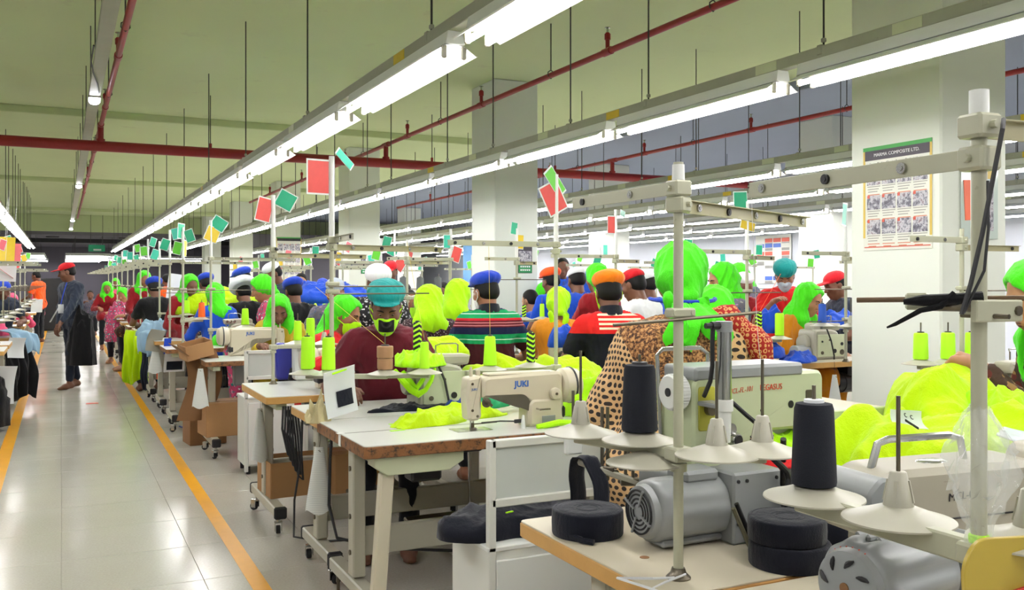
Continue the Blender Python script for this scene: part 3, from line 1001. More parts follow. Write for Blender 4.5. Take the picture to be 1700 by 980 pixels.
def lockstitch(label, loc, rotz=0.0, body=CREAM, logo='JUKI', group=None):
    """single needle lockstitch machine; the operator sits at -Y, needle at the left"""
    t = thing('sewing_machine', label, 'sewing machine', loc, rotz, group)
    # the casting: arm, post and base seen from the front
    o = [(-.200, .133), (-.200, .222), (.165, .232), (.185, .215), (.190, .0), (.005, .0), (.010, .105), (-.010, .130)]
    o = fillet(o, [.012, .03, .02, .02, .01, .008, .05, .025], 5)
    b = MB().prism(o, -.047, .047, .012)
    b.box((-.02, 0, .228), (.30, .070, .012), .005)
    body_o = b.put('body', body, t)
    MB().prism(fillet([(.010, 0), (.010, .10), (.03, .12), (.18, .12), (.185, 0)], .02, 4), -.056, .025, .014).put('post', body, t)
    f = MB().prism(fillet([(-.262, .050), (-.270, .15), (-.262, .220), (-.202, .228), (-.202, .055), (-.215, .042), (-.25, .040)], .010, 4), -.040, .040, .010)
    f = f.put('face_plate', body, t)
    for x, z in ((-.245, .195), (-.245, .085), (-.222, .060)):
        MB().cyl((x, -.042, z), (x, .042, z), .006, n=8).put('screw', DSTEEL, f)
    MB().lathe([(.0, -.0), (.060, .0), (.074, .012), (.078, .05), (.070, .085), (.05, .098), (.0, .10)], (.185, 0, .165), 28, Matrix.Rotation(PI / 2, 3, 'Y')).put('hand_wheel', body, t)
    MB().lathe([(.079, .048), (.081, .050), (.081, .056), (.079, .058)], (.185, 0, .165), 28, Matrix.Rotation(PI / 2, 3, 'Y'), True).put('wheel_band', BLACKP, t)
    k = MB().lathe([(0, 0), (.024, 0), (.026, .004), (.024, .020), (.020, .022), (0, .022)], (.135, -.052, .138), 24, Matrix.Rotation(PI / 2, 3, 'X')).put('stitch_dial', body, t)
    MB().lathe([(0, .0), (.006, .0), (.006, .026), (0, .026)], (.135, -.052, .138), 12, Matrix.Rotation(PI / 2, 3, 'X')).put('dial_screw', DSTEEL, k)
    b = MB().lathe([(0, 0), (.020, 0), (.020, .006), (.008, .008), (.006, .03), (0, .03)], (-.185, -.045, .115), 16, Matrix.Rotation(PI / 2, 3, 'X'))
    b.bar((-.20, -.05, .135), (-.16, -.05, .100), .012, .012, .002)
    b.put('tension_dial', DSTEEL, t)
    b = MB().cyl((-.236, 0, .045), (-.236, 0, .005), .0045, n=8); b.cyl((-.222, .006, .05), (-.222, .006, .01), .0045, n=8)
    b.put('needle_bar', STEEL, t)
    b = MB().box((-.228, -.008, .006), (.022, .034, .004), .001); b.box((-.228, 0, .018), (.014, .012, .02), .002)
    b.bar((-.222, .0, .022), (-.12, -.012, .026), .006, .005, .001)
    b.put('presser_foot', DSTEEL, t)
    MB().box((-.228, 0, .0015), (.075, .05, .003), .001).put('needle_plate', STEEL, t)
    MB().box((-.235, .0, .0008), (.16, .10, .0016), .0005).put('slide_plate', STEEL, t)
    b = MB().cyl((-.235, .0, .222), (-.235, .0, .252), .008, .007, 10); b.cyl((-.235, 0, .250), (-.235, 0, .262), .005, n=8)
    b.put('thread_post', body, t)
    MB().prism(fillet([(-.212, .16), (-.212, .245), (-.202, .252), (-.194, .245), (-.194, .16)], .006, 3), -.008, .008, .003).put('take_up_cover', body, t)
    MB().box((.105, -.058, .028), (.065, .003, .034), .001).put('rating_plate', GREYP, t)
    b = MB().tube([(-.20, -.03, .030), (-.12, -.045, .034), (-.05, -.055, .030)], .0035, 6); b.box((-.035, -.056, .030), (.05, .012, .016), .003)
    b.put('guide_bar', BLACKP, t)
    MB().lathe([(0, 0), (.011, 0), (.010, .012), (.006, .052), (.004, .056), (0, .056)], (-.022, -.065, .0), 14).put('thread_pin', WHITEP, t)
    MB().box((.175, .0, .055), (.04, .10, .05), .008).put('bobbin_winder', BLACKP, t)
    b = MB().cyl((.045, -.060, .078), (.045, -.095, .078), .004, n=8); b.box((.07, -.092, .078), (.05, .008, .008), .002)
    b.put('reverse_lever', STEEL, t)
    if logo:
        me = cached(('logo', logo), lambda: text_mesh(logo, .036, .0006, bold=.0012))
        for s in (-1, 1):
            put('lettering', me, BLUEINK, t, (-.02 if s < 0 else .02, s * .0478, .185), (RX, 0, 0 if s < 0 else PI), 'stuff')
        put('lettering', cached(('logo2', logo), lambda: text_mesh(logo, .014, .0006)), BLUEINK, t, (-.236, -.0408, .172), (RX, 0, 0), 'stuff')
    return t

def overlock(label, loc, rotz=0.0, body=ENAMEL, group=None):
    """overlock machine, operator at -Y"""
    t = thing('overlock_machine', label, 'sewing machine', loc, rotz, group)
    o = fillet([(-.14, 0), (-.14, .13), (-.10, .16), (-.06, .165), (-.04, .20), (.02, .215), (.17, .215), (.185, .19), (.185, 0)], .02, 4)
    MB().prism(o, -.085, .09, .012).put('body', body, t)
    MB().prism(fillet([(-.10, .205), (-.11, .255), (.14, .262), (.165, .25), (.165, .20), (.0, .20)], .015, 4), -.045, .055, .012).put('arm', body, t)
    MB().lathe([(0, 0), (.05, 0), (.058, .008), (.058, .035), (.05, .045), (0, .045)], (.185, .0, .12), 26, Matrix.Rotation(PI / 2, 3, 'Y')).put('hand_wheel', body, t)
    MB().box((-.05, -.088, .085), (.15, .008, .13), .003).put('looper_cover', ENAMELG, t)
    MB().box((.10, -.088, .085), (.10, .006, .12), .003).put('side_plate', body, t)
    MB().box((.02, .092, .10), (.28, .006, .16), .003).put('back_plate', ENAMELG, t)
    for i, (x, z) in enumerate(((-.07, .11), (-.07, .05), (.0, .06), (.05, .14), (.12, .13), (.12, .05))):
        MB().cyl((x, .09, z), (x, .10, z), (.012, .02, .016, .007, .007, .012)[i], n=12).put('screw', DSTEEL if i % 2 else BLACKP, t)
    for k in range(3):
        MB().lathe([(0, 0), (.013, 0), (.013, .004), (.006, .006), (.006, .02), (0, .02)], (-.08 + k * .035, -.05, .235), 12, Matrix.Rotation(PI / 2, 3, 'X')).put('tension_dial', STEEL, t)
    b = MB().cyl((-.085, -.03, .205), (-.085, -.03, .12), .004, n=8); b.box((-.085, -.055, .115), (.02, .06, .006), .001)
    b.put('needle_bar', STEEL, t)
    MB().box((-.11, -.06, .112), (.10, .11, .006), .002).put('cloth_plate', STEEL, t)
    b = MB().tube([(.06, .0, .262), (.06, .0, .30), (.04, .02, .31), (-.04, .02, .31), (-.06, 0, .30), (-.06, 0, .262)], .004, 6)
    b.put('thread_guide', STEEL, t)
    MB().tube([(.10, .06, .25), (.10, .11, .24), (.06, .12, .14), (.04, .13, .03), (.02, .11, .0)], .006, 6).put('air_hose', CABLE, t)
    return t

def hang_chart(label, loc, h=.30, r=.06, rotz=0.0, group=None):
    """sheet of ruled paper bent into a half cone, hung from the table edge on a wire"""
    t = thing('paper_chart', label, 'paper', loc, rotz, group)
    g = []
    for i in range(9):
        v = i / 8
        rr = r * (.30 + .75 * v)
        g.append([(rr * math.cos(a) * (1 if v < .9 else .97), rr * math.sin(a) * .55, -v * h - .01 * math.sin(a * 3) * v) for a in [PI * (1.0 + .95 * k / 12) + .05 for k in range(13)]])
    put('sheet', MB().sheet(g, .0012).mesh('sheet'), RULED, t)
    MB().tube([(0, 0, .09), (.004, -.002, .03), (0, -.008, -.01), (.006, -.02, -.02), (-.004, -.02, -.012)], .0014, 5).put('wire_hook', DSTEEL, t)
    return t

def ruled():
    t = NT('ruled_paper'); co = t.coord()
    sp = t.n('ShaderNodeSeparateXYZ'); t.l(co, sp.inputs[0])
    v = t.math('PINGPONG', sp.outputs[2], .004)
    t.l(t.mix(t.math('LESS_THAN', v, .0006), (.70, .72, .68), (.42, .43, .45)), t.b.inputs['Base Color'])
    t.b.inputs['Roughness'].default_value = .8
    return t.m
RULED = ruled()

def heap(name, label, cat, loc, size, m, seed=1, rotz=0.0, n=72, rings=26, group=None, amp=1.0, flat=.55, kind=None, f=26):
    """heaped cloth: a dome with deep ridged folds, closed underneath"""
    r = np.random.RandomState(seed)
    th = np.arange(n) * 2 * PI / n
    lob = 1 + .10 * np.sin(th * 2 + r.rand() * 6) + .09 * np.sin(th * 3 + r.rand() * 6) + .06 * np.sin(th * 5 + r.rand() * 6) + .03 * np.sin(th * 9 + r.rand() * 6)
    V = []
    for i in range(rings):
        q = i / (rings - 1)
        rad = min(1, q * 1.02) * lob
        z = (1 - q ** 2.6) ** flat
        V.append(np.stack([rad * np.cos(th) * size[0], rad * np.sin(th) * size[1], np.full(n, z * size[2])], 1))
    V = np.concatenate(V)
    sc = max(size[0], size[1])
    h = folds(V * 1.0, seed, f, (1, 1, .6)) - .42
    lump = np.sin(V[:, 0] * 7 / sc + r.rand() * 6) * np.sin(V[:, 1] * 6 / sc + r.rand() * 6)
    k = np.clip(V[:, 2] / size[2] * 2.2, 0, 1)
    V[:, 2] += (h * .05 * amp + lump * .12 * size[2]) * k
    V[:, :2] *= (1 + h[:, None] * .12 * amp)
    V[:, 2] = np.maximum(V[:, 2], .0)
    mb = MB()
    rg = [[tuple(p) for p in V[i * n:(i + 1) * n]] for i in range(1, rings)]
    rg.append([(p[0] * .96, p[1] * .96, -.004) for p in rg[-1]])
    mb.ring(rg)
    me = mb.mesh(name, 0); me.shade_smooth()
    o = put(name, me, m, None, loc, (0, 0, rotz), kind)
    return tag(o, label, cat, group)

def drape(name, label, cat, loc, path, width, m, seed=1, rotz=0.0, n=26, wav=.012, th=.004, group=None, parent=None, flare=0.0):
    """a strip of cloth following a path of (y, z) points, rippled across its width along x"""
    r = np.random.RandomState(seed)
    P = np.array(path, float)
    L = np.concatenate([[0], np.cumsum(np.linalg.norm(np.diff(P, axis=0), axis=1))])
    s = np.linspace(0, L[-1], 30)
    py, pz = np.interp(s, L, P[:, 0]), np.interp(s, L, P[:, 1])
    g = []
    ph = r.rand(4) * 6
    for i in range(30):
        v = i / 29
        row = []
        for j in range(n):
            u = j / (n - 1) - .5
            wv = wav * (math.sin(u * 17 + ph[0] + v * 2.5) + .6 * math.sin(u * 31 + ph[1] - v * 4)) * min(1, .25 + v * 1.3)
            row.append((u * width * (1 + flare * v) + .01 * math.sin(v * 9 + ph[2]), py[i] + wv, pz[i] - .02 * math.sin(u * 9 + ph[3]) * v * (width / .2)))
        g.append(row)
    me = MB().sheet(g, th).mesh(name, 0); me.shade_smooth()
    o = put(name, me, m, parent, loc, (0, 0, rotz))
    if parent is None: tag(o, label, cat, group)
    return o

def paper(name, label, loc, w, h, rot, m=PAPER, bend=.02, cat='paper', group=None, swatch=None, clip=None):
    t = thing(name, label, cat, loc, 0, group)
    t.rotation_euler = rot
    g = [[((j / 8 - .5) * w, bend * math.sin(i / 8 * PI) + bend * .6 * math.cos(j / 8 * PI), -(i / 8) * h) for j in range(9)] for i in range(9)]
    put('sheet', MB().sheet(g, .0014).mesh('sheet'), m, t)
    if swatch:
        x, z, sw, sh = swatch
        g = [[(x + (j / 4 - .5) * sw, -.004 + bend * math.sin((z + i / 4 * sh) / h * PI) + bend * .6 * math.cos(((x + (j / 4 - .5) * sw) / w + .5) * PI), -z - i / 4 * sh) for j in range(5)] for i in range(5)]
        put('cloth_swatch', MB().sheet(g, .003).mesh('cloth_swatch'), NAVY, t)
    if clip:
        MB().box((0, -.002, -.012), (w * .5, .006, .008), .002).put('tie', clip, t)
    return t
# ------------------------------------------------------------------ the room
def floor_mat():
    t = NT('polished_terrazzo'); co = t.n('ShaderNodeNewGeometry').outputs['Position']
    big = t.noise(co, .7, 4); fine = t.noise(co, 90, 2)
    c = t.mix(big, (.40, .385, .33), (.53, .51, .45))
    c = t.mix(t.ramp(fine, [(.35, 0.0), (.75, .35)]), c, (.62, .60, .54))
    st = t.noise(co, 2.2, 6, .7)
    c = t.mix(t.ramp(st, [(.62, 0.0), (.9, .25)]), c, (.34, .32, .27))
    t.l(c, t.b.inputs['Base Color'])
    r = t.noise(co, 1.5, 4)
    t.l(t.ramp(r, [(.3, .13), (.75, .26)]), t.b.inputs['Roughness'])
    t.b.inputs['Specular IOR Level'].default_value = .6
    t.bump(t.noise(co, 3.0, 3), .08, .01)
    return t.m
FLOORM = floor_mat()
JOINT = mat('floor_joint', '#8d8878', .5)
CEILM = mat('ceiling_paint', '#c7d3a3', .9, var=.06, scale=.6, dirt=('#bcc199', .62))
CEILB = mat('ceiling_paint_blue_cast', '#8e97a9', .9, var=.05, scale=.6)  # bluish cast of the light over the right bays put into the colour
WALLM = mat('wall_paint', '#c9cdd4', .8, var=.05, scale=1)
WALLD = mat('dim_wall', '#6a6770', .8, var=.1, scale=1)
COLM = mat('column_paint', '#dfe3da', .75, var=.03, scale=1.5, bump=.03, bscale=25)
LINEM = mat('floor_line_paint', '#e2a012', .35, var=.12, scale=9, dirt=('#b98f4e', .70))
TRUNKM = mat('galvanised_trunk', '#a3a493', .5, .2, .15, 6, dirt=('#6c6c5c', .66))
RODM = mat('threaded_rod', '#4a4a48', .5, .6, bump=.3, bscale=400)
REDP = mat('red_pipe', '#8e1a1e', .45, var=.12, scale=6)
TUBEM = glow('fluorescent_tube', (1.0, .97, .98), TUBE_POWER)
LAMPM = glow('bulkhead_diffuser', (.93, .93, 1.0), TUBE_POWER)
REFLM = mat('white_reflector', '#e6e7e6', .3, var=.02)

def struct(o, name=None):
    o['kind'] = 'structure'; return o
fl = struct(MB().box((3, 22, -.054), (26, 56, .10)).put('floor', FLOORM))
JB = MB().box((.6, 10.5, -.006), (4.8, 21.6, .003)); JB.put('joint_bed', JOINT, fl)
tile = MB().box((0, 0, -.004), (.597, .597, .008), .0012).mesh('floor_tile')
for i in range(8):
    for j in range(36):
        x, y = -1.5 + .6 * i, .0 + .6 * j
        if y > 7 and not -.9 < x < 1.5: continue
        put('floor_tile', tile, FLOORM, fl, (x, y, 0))
struct(MB().box((1.05, 16.5, 3.90), (14.1, 41, .12)).put('ceiling', CEILM))
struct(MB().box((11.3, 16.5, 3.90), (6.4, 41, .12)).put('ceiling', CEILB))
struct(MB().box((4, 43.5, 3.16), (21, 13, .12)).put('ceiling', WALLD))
for i, y in enumerate((14.3, 23.9, 33.6)):
    struct(MB().box((1.05, y + .3, 3.79), (14.1, .6, .11), .01).put('trim_%d' % (i + 1), CEILM))
struct(MB().box((4, 37.1, 3.53), (21, .25, .62), .01).put('trim_4', CEILM))
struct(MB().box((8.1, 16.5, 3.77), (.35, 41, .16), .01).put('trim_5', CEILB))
struct(MB().box((14.6, 22, 1.9), (.2, 56, 3.9)).put('wall_right', WALLM))
struct(MB().box((-6.1, 22, 1.9), (.2, 56, 3.9)).put('wall_left', WALLM))
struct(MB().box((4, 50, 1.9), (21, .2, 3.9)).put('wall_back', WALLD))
struct(MB().box((4, -4.1, 1.9), (21, .2, 3.9)).put('wall_front', WALLM))
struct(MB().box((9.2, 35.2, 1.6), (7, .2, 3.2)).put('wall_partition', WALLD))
k = 0
for x in (4.657, 10.1):
    for j in range(0, 6):
        y = 3.727 + 6.2 * j
        o = MB().box((x + .29, y + .345, 1.92), (.585, .69, 3.84), .012).put('column', COLM)
        struct(o)
struct(MB().box((.82, 16.5, .0005), (.078, 33, .002)).put('trim_6', LINEM))
struct(MB().box((-.41, 16.5, .0005), (.095, 33, .002)).put('trim_7', LINEM))
tag(MB().box((0, 0, .0008), (.13, .10, .0016)).put('floor_sticker', CARDM['red'], None, (0.317, 11.578, 0.001)), 'small red square sticker on the aisle floor', 'sticker')

# trunking with hanger rods, fluorescent fittings
def fitting(label, x, y, group=None):
    global FIT
    if FIT is None:
        t = thing('fluorescent_fixture', label, 'light', (x, y, 0), 0, group)
        MB().prism(fillet([(-.046, 2.442), (-.036, 2.500), (.036, 2.500), (.046, 2.442)], .004, 2), 0, 1.53, .002).put('housing', WHITEP, t)
        g = [[(px, yy, pz) for px, pz in ((-.112, 2.402), (-.106, 2.398), (-.044, 2.438), (0, 2.441), (.044, 2.438), (.106, 2.398), (.112, 2.402))] for yy in (0.01, 1.52)]
        MB().sheet(g, .0016).put('reflector', REFLM, t, smooth=10)
        for s in (-1, 1):
            MB().cyl((s * .046, .035, 2.397), (s * .046, 1.495, 2.397), .013, n=8).put('tube', TUBEM, t)
            for yy in (.02, 1.51):
                MB().box((s * .046, yy, 2.410), (.026, .022, .058), .006).put('tube_holder', ENAMEL, t)
        FIT = t
        return t
    return copy_tree(FIT, (x, y, 0), 0, label, group)
FIT = None
ROWS = [('row over the aisle-side tables', 1.55, 3.71, 1.75, -4, 17), ('second row in from the aisle', 3.37, 3.65, 1.67, -4, 18), ('row left of the aisle', -.8, 3.2, 1.75, -4, 16),
        ('first row beyond the columns', 5.97, 3.2, 1.67, -2, 18), ('second row beyond the columns', 7.68, 2.7, 1.67, -1, 18), ('third row beyond the columns', 9.75, 3.0, 1.67, 0, 18),
        ('fourth row beyond the columns', 11.4, 3.3, 1.67, 1, 18), ('row nearest the far right wall', 13.0, 3.0, 1.67, 2, 18)]
for rn, x, y0, p, a, b in ROWS:
    t = thing('lighting_rail', 'grey lighting rail hung on rods above the %s' % rn.replace('row', 'lamp row'), 'trunking', (x, 0, 0))
    ya, yb = y0 + a * p - .2, y0 + b * p
    MB().box((0, (ya + yb) / 2, 2.529), (.056, yb - ya, .058), .003).put('channel', TRUNKM, t)
    y = -3.2 if x == 1.55 else ya + .6; n = 0
    rod = cached('rod', lambda: MB().cyl((0, 0, 2.56), (0, 0, 3.84), .0055, n=6).mesh('hanger_rod'))
    clip = cached('clip', lambda: MB().box((0, 0, 2.540), (.064, .035, .05), .004).box((0, 0, 2.59), (.022, .022, .022), .004).mesh('rod_clip'))
    lid = cached('lid', lambda: MB().box((-.029, 0, 2.529), (.003, .16, .05), .001).box((-.029, .03, 2.53), (.004, .03, .03), .002).mesh('socket_plate'))
    while y < yb:
        r = put('hanger_rod', rod, RODM, t, (0, y, 0)); put('rod_clip', clip, TRUNKM, r)
        if y < 12: put('socket_plate', lid, ENAMELG if n % 3 else CARDM['yellow'], t, (0, y + .38, 0))
        y += 2.4 if x == 1.55 else (1.0, 1.35, 1.05, 1.7, .9, 1.5)[n % 6]; n += 1
    nn = 0
    for kf in range(a, b):
        y = y0 + kf * p
        if y < -3.4: continue
        if y > 14 and x > 4.5 or y > 22:
            fitting('twin fluorescent fitting far down the %s' % rn, x, y, 'far fluorescent fittings, %s' % rn)
        else:
            fitting('twin fluorescent fitting, %s of the near ones along the %s' % (ORD[nn], rn), x, y, 'fluorescent fittings, %s' % rn); nn += 1
# cross-wise fittings far down the aisle
for i, (x, y) in enumerate(((.9, 39), (.9, 41), (.9, 43), (-1.3, 39.5), (-1.3, 42), (3.5, 40), (3.5, 43), (.9, 46), (-1.3, 46), (3.5, 46), (.9, 37.5), (-1.3, 37.5), (2.2, 38.5), (2.2, 41.5), (2.2, 44.5), (.9, 48), (-1.3, 48), (5, 40), (5, 44), (-3.2, 42))):
    f = copy_tree(FIT, (x + .76, y, -.04), PI / 2, 'fluorescent fitting set crosswise at the far end of the aisle', 'crosswise far fittings')
    for yy in (.3, 1.2): put('hanger_rod', cached('srod', lambda: MB().cyl((0, 0, 2.49), (0, 0, 3.14), .006, n=6).mesh('hanger_rod')), RODM, f, (0, yy, 0))
# narrow trunk and bulkhead lamps over the aisle
t = thing('lighting_rail', 'narrow grey rail over the middle of the aisle carrying small oval lamps', 'trunking', (.30, 0, 0))
MB().box((0, 17, 3.29), (.11, 40, .05), .004).put('channel', TRUNKM, t)
for y in (6.9, 8.3, 9.6, 11.4, 13.2, 15, 17, 19, 22, 25, 28):
    MB().cyl((-.05, y, 3.31), (-.05, y, 3.84), .005, n=6).put('hanger_rod', RODM, t)
g = []
MB().tube([(-.07, 8.0, 3.28), (-.075, 8.5, 3.262), (-.05, 8.9, 3.258), (.0, 9.4, 3.258), (.03, 9.9, 3.262)], .007, 6).put('loose_cable', CABLE, t)
for i, y in enumerate((10.2, 19.5, 30.5, 35.5)):
    t = thing('bulkhead_lamp', 'small oval bulkhead lamp, %s from the camera under the aisle rail' % ORD[i], 'light', (.30, y, 3.26), 0, 'bulkhead lamps over the aisle')
    MB().ell((0, 0, -.025), (.055, .11, .035), 16, 8).put('diffuser', LAMPM, t)
    MB().box((0, 0, -.004), (.12, .24, .014), .005).put('base', ENAMEL, t)
# red sprinkler pipes
t = thing('sprinkler_main', 'thick dark red sprinkler main crossing the hall below the ceiling', 'pipe', (0, 12.5, 3.09))
MB().cyl((-6, 0, 0), (14.4, 0, 0), .066, n=20).put('pipe', REDP, t)
for x in (-1.1, 1.75, 4.85, 6.9, 9.3, 12):
    MB().cyl((x, 0, .10), (x, 0, .75), .006, n=6).put('hanger_rod', RODM, t)
    MB().cyl((x, 0, .05), (x, 0, .12), .02, n=8).put('clevis_stem', REDP, t)
for bi, (x, ya, yb) in enumerate(((.44, -3, 31), (4.15, -3, 23), (7.95, -3, 23))):
    t = thing('sprinkler_branch', ('thin red sprinkler pipe running over the aisle', 'thin red sprinkler pipe running above the second lamp row', 'thin red sprinkler pipe beyond the row of columns')[bi], 'pipe', (x, 0, 3.35))
    MB().cyl((0, ya, 0), (0, yb, 0), .027, n=12).put('pipe', REDP, t)
    b = MB().cyl((0, 12.5, -.22), (0, 12.5, 0), .034, n=12); b.cyl((0, 12.5, -.23), (0, 12.5, -.17), .05, n=12); b.cyl((0, 12.38, 0), (0, 12.62, 0), .036, n=12)
    b.put('riser_tee', REDP, t)
    for y in ((8.6, 11.2, 15, 18.5, 22) if bi == 0 else (3.6, 6.6, 9.2, 11.6, 14.6, 17.6, 20.6)):
        b = MB().cyl((0, y, 0), (0, y, .16), .018, n=10); b.cyl((0, y, .10), (0, y, .15), .026, n=10); b.cyl((0, y - .06, 0), (0, y + .06, 0), .034, n=12)
        b.put('sprinkler_stub', REDP, t)
        MB().cyl((0, y, .15), (0, y, .20), .010, n=8).lathe([(0, .20), (.024, .20), (.024, .206), (0, .21)], (0, y, 0), 12).put('sprinkler_head', STEEL, t)
    for y in (2.2, 5.2, 7.6, 10.4, 13.6, 16.4, 19.4):
        MB().cyl((0, y, .05), (0, y, .49), .006, n=6).put('hanger_rod', RODM, t)
        MB().tube([(0, y - .001, .05), (.03, y, .03), (.033, y, 0), (0, y, -.032), (-.033, y, 0), (-.03, y, .03), (0, y + .001, .05)], .005, 6).put('clevis', RODM, t)
# dark duct, cable tray and boxes at the far end
t = thing('cable_tray', 'dark cable tray spanning the hall at its far end', 'cable tray', (1.6, 38.5, 2.95))
MB().box((0, 0, 0), (9, .3, .16), .01).put('tray', BLACKP, t)
for i, x in enumerate((-.3, 2.2)):
    t = thing('air_cooler', 'dark boxy air unit on the far cable tray, %s' % ('nearer the aisle left side' if i == 0 else 'nearer the first lamp row'), 'air cooler', (x, 38.4, 3.03), 0)
    MB().box((0, 0, .16), (.45, .3, .26), .02).put('case', BLACKP, t); MB().cyl((0, -.16, .16), (0, -.15, .16), .1, n=16).put('fan_grille', DSTEEL, t)
t = thing('exit_sign', 'small green exit sign hanging above the far end of the aisle', 'sign', (1.15, 36.5, 2.62))
MB().box((0, 0, 0), (.55, .03, .24), .004).put('panel', CARDM['green'], t)
MB().box((.02, -.017, -.06), (.26, .004, .06)).put('lettering', PAPER, t)
MB().cyl((-.2, 0, .12), (-.2, 0, 1.2), .008, n=6).put('hanger_rod', RODM, t); MB().cyl((.2, 0, .12), (.2, 0, 1.2), .008, n=6).put('hanger_rod', RODM, t)

# ------------------------------------------------------------------ posters
def photo_mat(i):
    t = NT('poster_photo'); co = t.coord()
    mp = t.n('ShaderNodeMapping'); mp.inputs['Location'].default_value = (i * 3.7, i * 1.9, i * .7); t.l(co, mp.inputs[0])
    f = t.noise(mp.outputs[0], 26, 5, .7)
    c = t.ramp(f, [(.30, '#2b2833'), (.45, '#6d6a78'), (.55, '#c9c8cf'), (.62, '#8b7a84'), (.75, '#54343c')])
    t.l(c, t.b.inputs['Base Color']); t.b.inputs['Roughness'].default_value = .4
    return t.m
PHOTOS = [photo_mat(i) for i in range(3)]
POSTP = mat('poster_paper', '#d9dad0', .4, var=.02)
POSTG = mat('poster_green', '#2f9a3a', .4); POSTD = mat('poster_heading', '#2a2230', .4); POSTY = mat('poster_gold', '#cdb04a', .4)
POSTR = mat('poster_red', '#c8503a', .4); POSTB = mat('poster_blue', '#3b62b8', .4); POSTDG = mat('poster_deep_green', '#168a4a', .4)
CAPG = mat('caption_grey', '#8d8d88', .6); CAPR = mat('caption_red', '#c9714f', .6)
WHITEINK = mat('white_lettering', '#e8e8ea', .5)

def big_poster(label, loc, rotz, w, h, title, sub, rows, group=None):
    """cleaning instruction chart: heading band, photographs in rows with captions"""
    t = thing('instruction_poster', label, 'poster', loc, rotz, group)
    MB().box((0, -.003, 0), (w, .006, h), .001).put('backing', POSTP, t)
    b = MB()
    b.box((0, -.007, h / 2 - .012), (w, .003, .024)); b.put('heading_edge', POSTG, t)
    for s in (-1, 1):
        MB().box((s * (w / 2 - .008), -.0065, .03), (.016, .002, h - .10)).put('side_edge', POSTY, t)
    MB().box((0, -.0068, h / 2 - .055), (w - .03, .003, .062)).put('heading_band', POSTD, t)
    MB().box((0, -.0065, -h / 2 + .02), (w - .02, .002, .006)).put('foot_line', POSTR, t)
    if title:
        put('lettering', text_mesh(title, .030, .0006), WHITEINK, t, (0, -.0088, h / 2 - .055), (RX, 0, 0), 'stuff')
        put('lettering', text_mesh(sub, .0195, .0006), POSTD, t, (0, -.0068, h / 2 - .108), (RX, 0, 0), 'stuff')
    top = h / 2 - .15
    rh = (h - .19) / rows
    for r in range(rows):
        for c in range(4):
            cx = (c - 1.5) * (w - .05) / 4; cz = top - r * rh - rh * .31
            MB().box((cx, -.0066, cz), ((w - .05) / 4 * .90, .002, rh * .58)).put('photograph', PHOTOS[(r * 4 + c) % 3], t)
            MB().box((cx - .04, -.0079, cz + rh * .24), (.018, .001, .018)).put('number_mark', POSTR, t)
            b = MB(); b2 = MB()
            for k in range(3): b.box((cx - .004 * k, -.0066, cz - rh * .35 - k * .016), ((w - .05) / 4 * (.86 - .12 * k), .0016, .005))
            for k in range(2): b2.box((cx - .01 * k, -.0066, cz - rh * .35 - .052 - k * .015), ((w - .05) / 4 * (.8 - .3 * k), .0016, .005))
            b.put('caption', CAPG, t, kind='stuff'); b2.put('caption', CAPR, t, kind='stuff')
    return t
# left face of the near column (faces -X)
big_poster('machine cleaning poster with photo rows on the near column', (4.655, 4.045, 1.93), -PI / 2, .52, .66, 'MARMA COMPOSITE LTD.', 'Sewing Machine Cleaning Process: Flat Lock Machine', 2 + 1)
big_poster('grey instruction poster with photo rows on a column far down the hall', (4.95, 22.31, 1.95), 0, .60, 1.05, None, None, 3)
t = thing('paper_sleeve', 'clear sleeve of papers with an orange sheet on the near column side', 'poster', (4.98, 3.72, 1.88), 0)
MB().box((0, -.002, 0), (.33, .003, .44), .001).put('sleeve', mat('clear_sleeve', '#c5d2cc', .1, var=.04), t)
MB().box((-.095, -.006, .01), (.09, .003, .24), 0, (0, -.06, 0)).put('orange_sheet', mat('orange_sheet', '#e86a42', .5), t)
MB().box((.06, -.005, -.02), (.12, .003, .30)).put('printed_sheet', PHOTOS[1], t)
MB().box((.045, -.0055, .17), (.16, .003, .05)).put('yellow_strip', POSTY, t)
def green_poster(label, loc, w=.17, h=.30):
    t = thing('safety_poster', label, 'poster', loc)
    MB().box((0, -.003, 0), (w, .006, h), .001).put('backing', POSTD, t)
    MB().box((0, -.0066, .03), (w * .9, .002, h * .5)).put('photograph', PHOTOS[1], t)
    MB().box((0, -.0066, -h * .34), (w * .94, .003, h * .28)).put('green_panel', POSTDG, t)
    for z in (-.26, -.39):
        b = MB()
        for k in range(5): b.box((-w * .30 + k * w * .15, -.0085, h * z), (w * .10, .001, h * .05))
        MB().box((0, -.0085, h * (z + .035)), (w * .72, .001, h * .012)).put('lettering', WHITEINK, t)
        b.put('lettering', WHITEINK, t, kind='stuff')
    return t
green_poster('dark poster with green lettered foot on the second column', (5.06, 9.925, 1.665), .19, .32)
green_poster('dark poster with green lettered foot on the third column', (4.98, 16.125, 1.70), .20, .31)
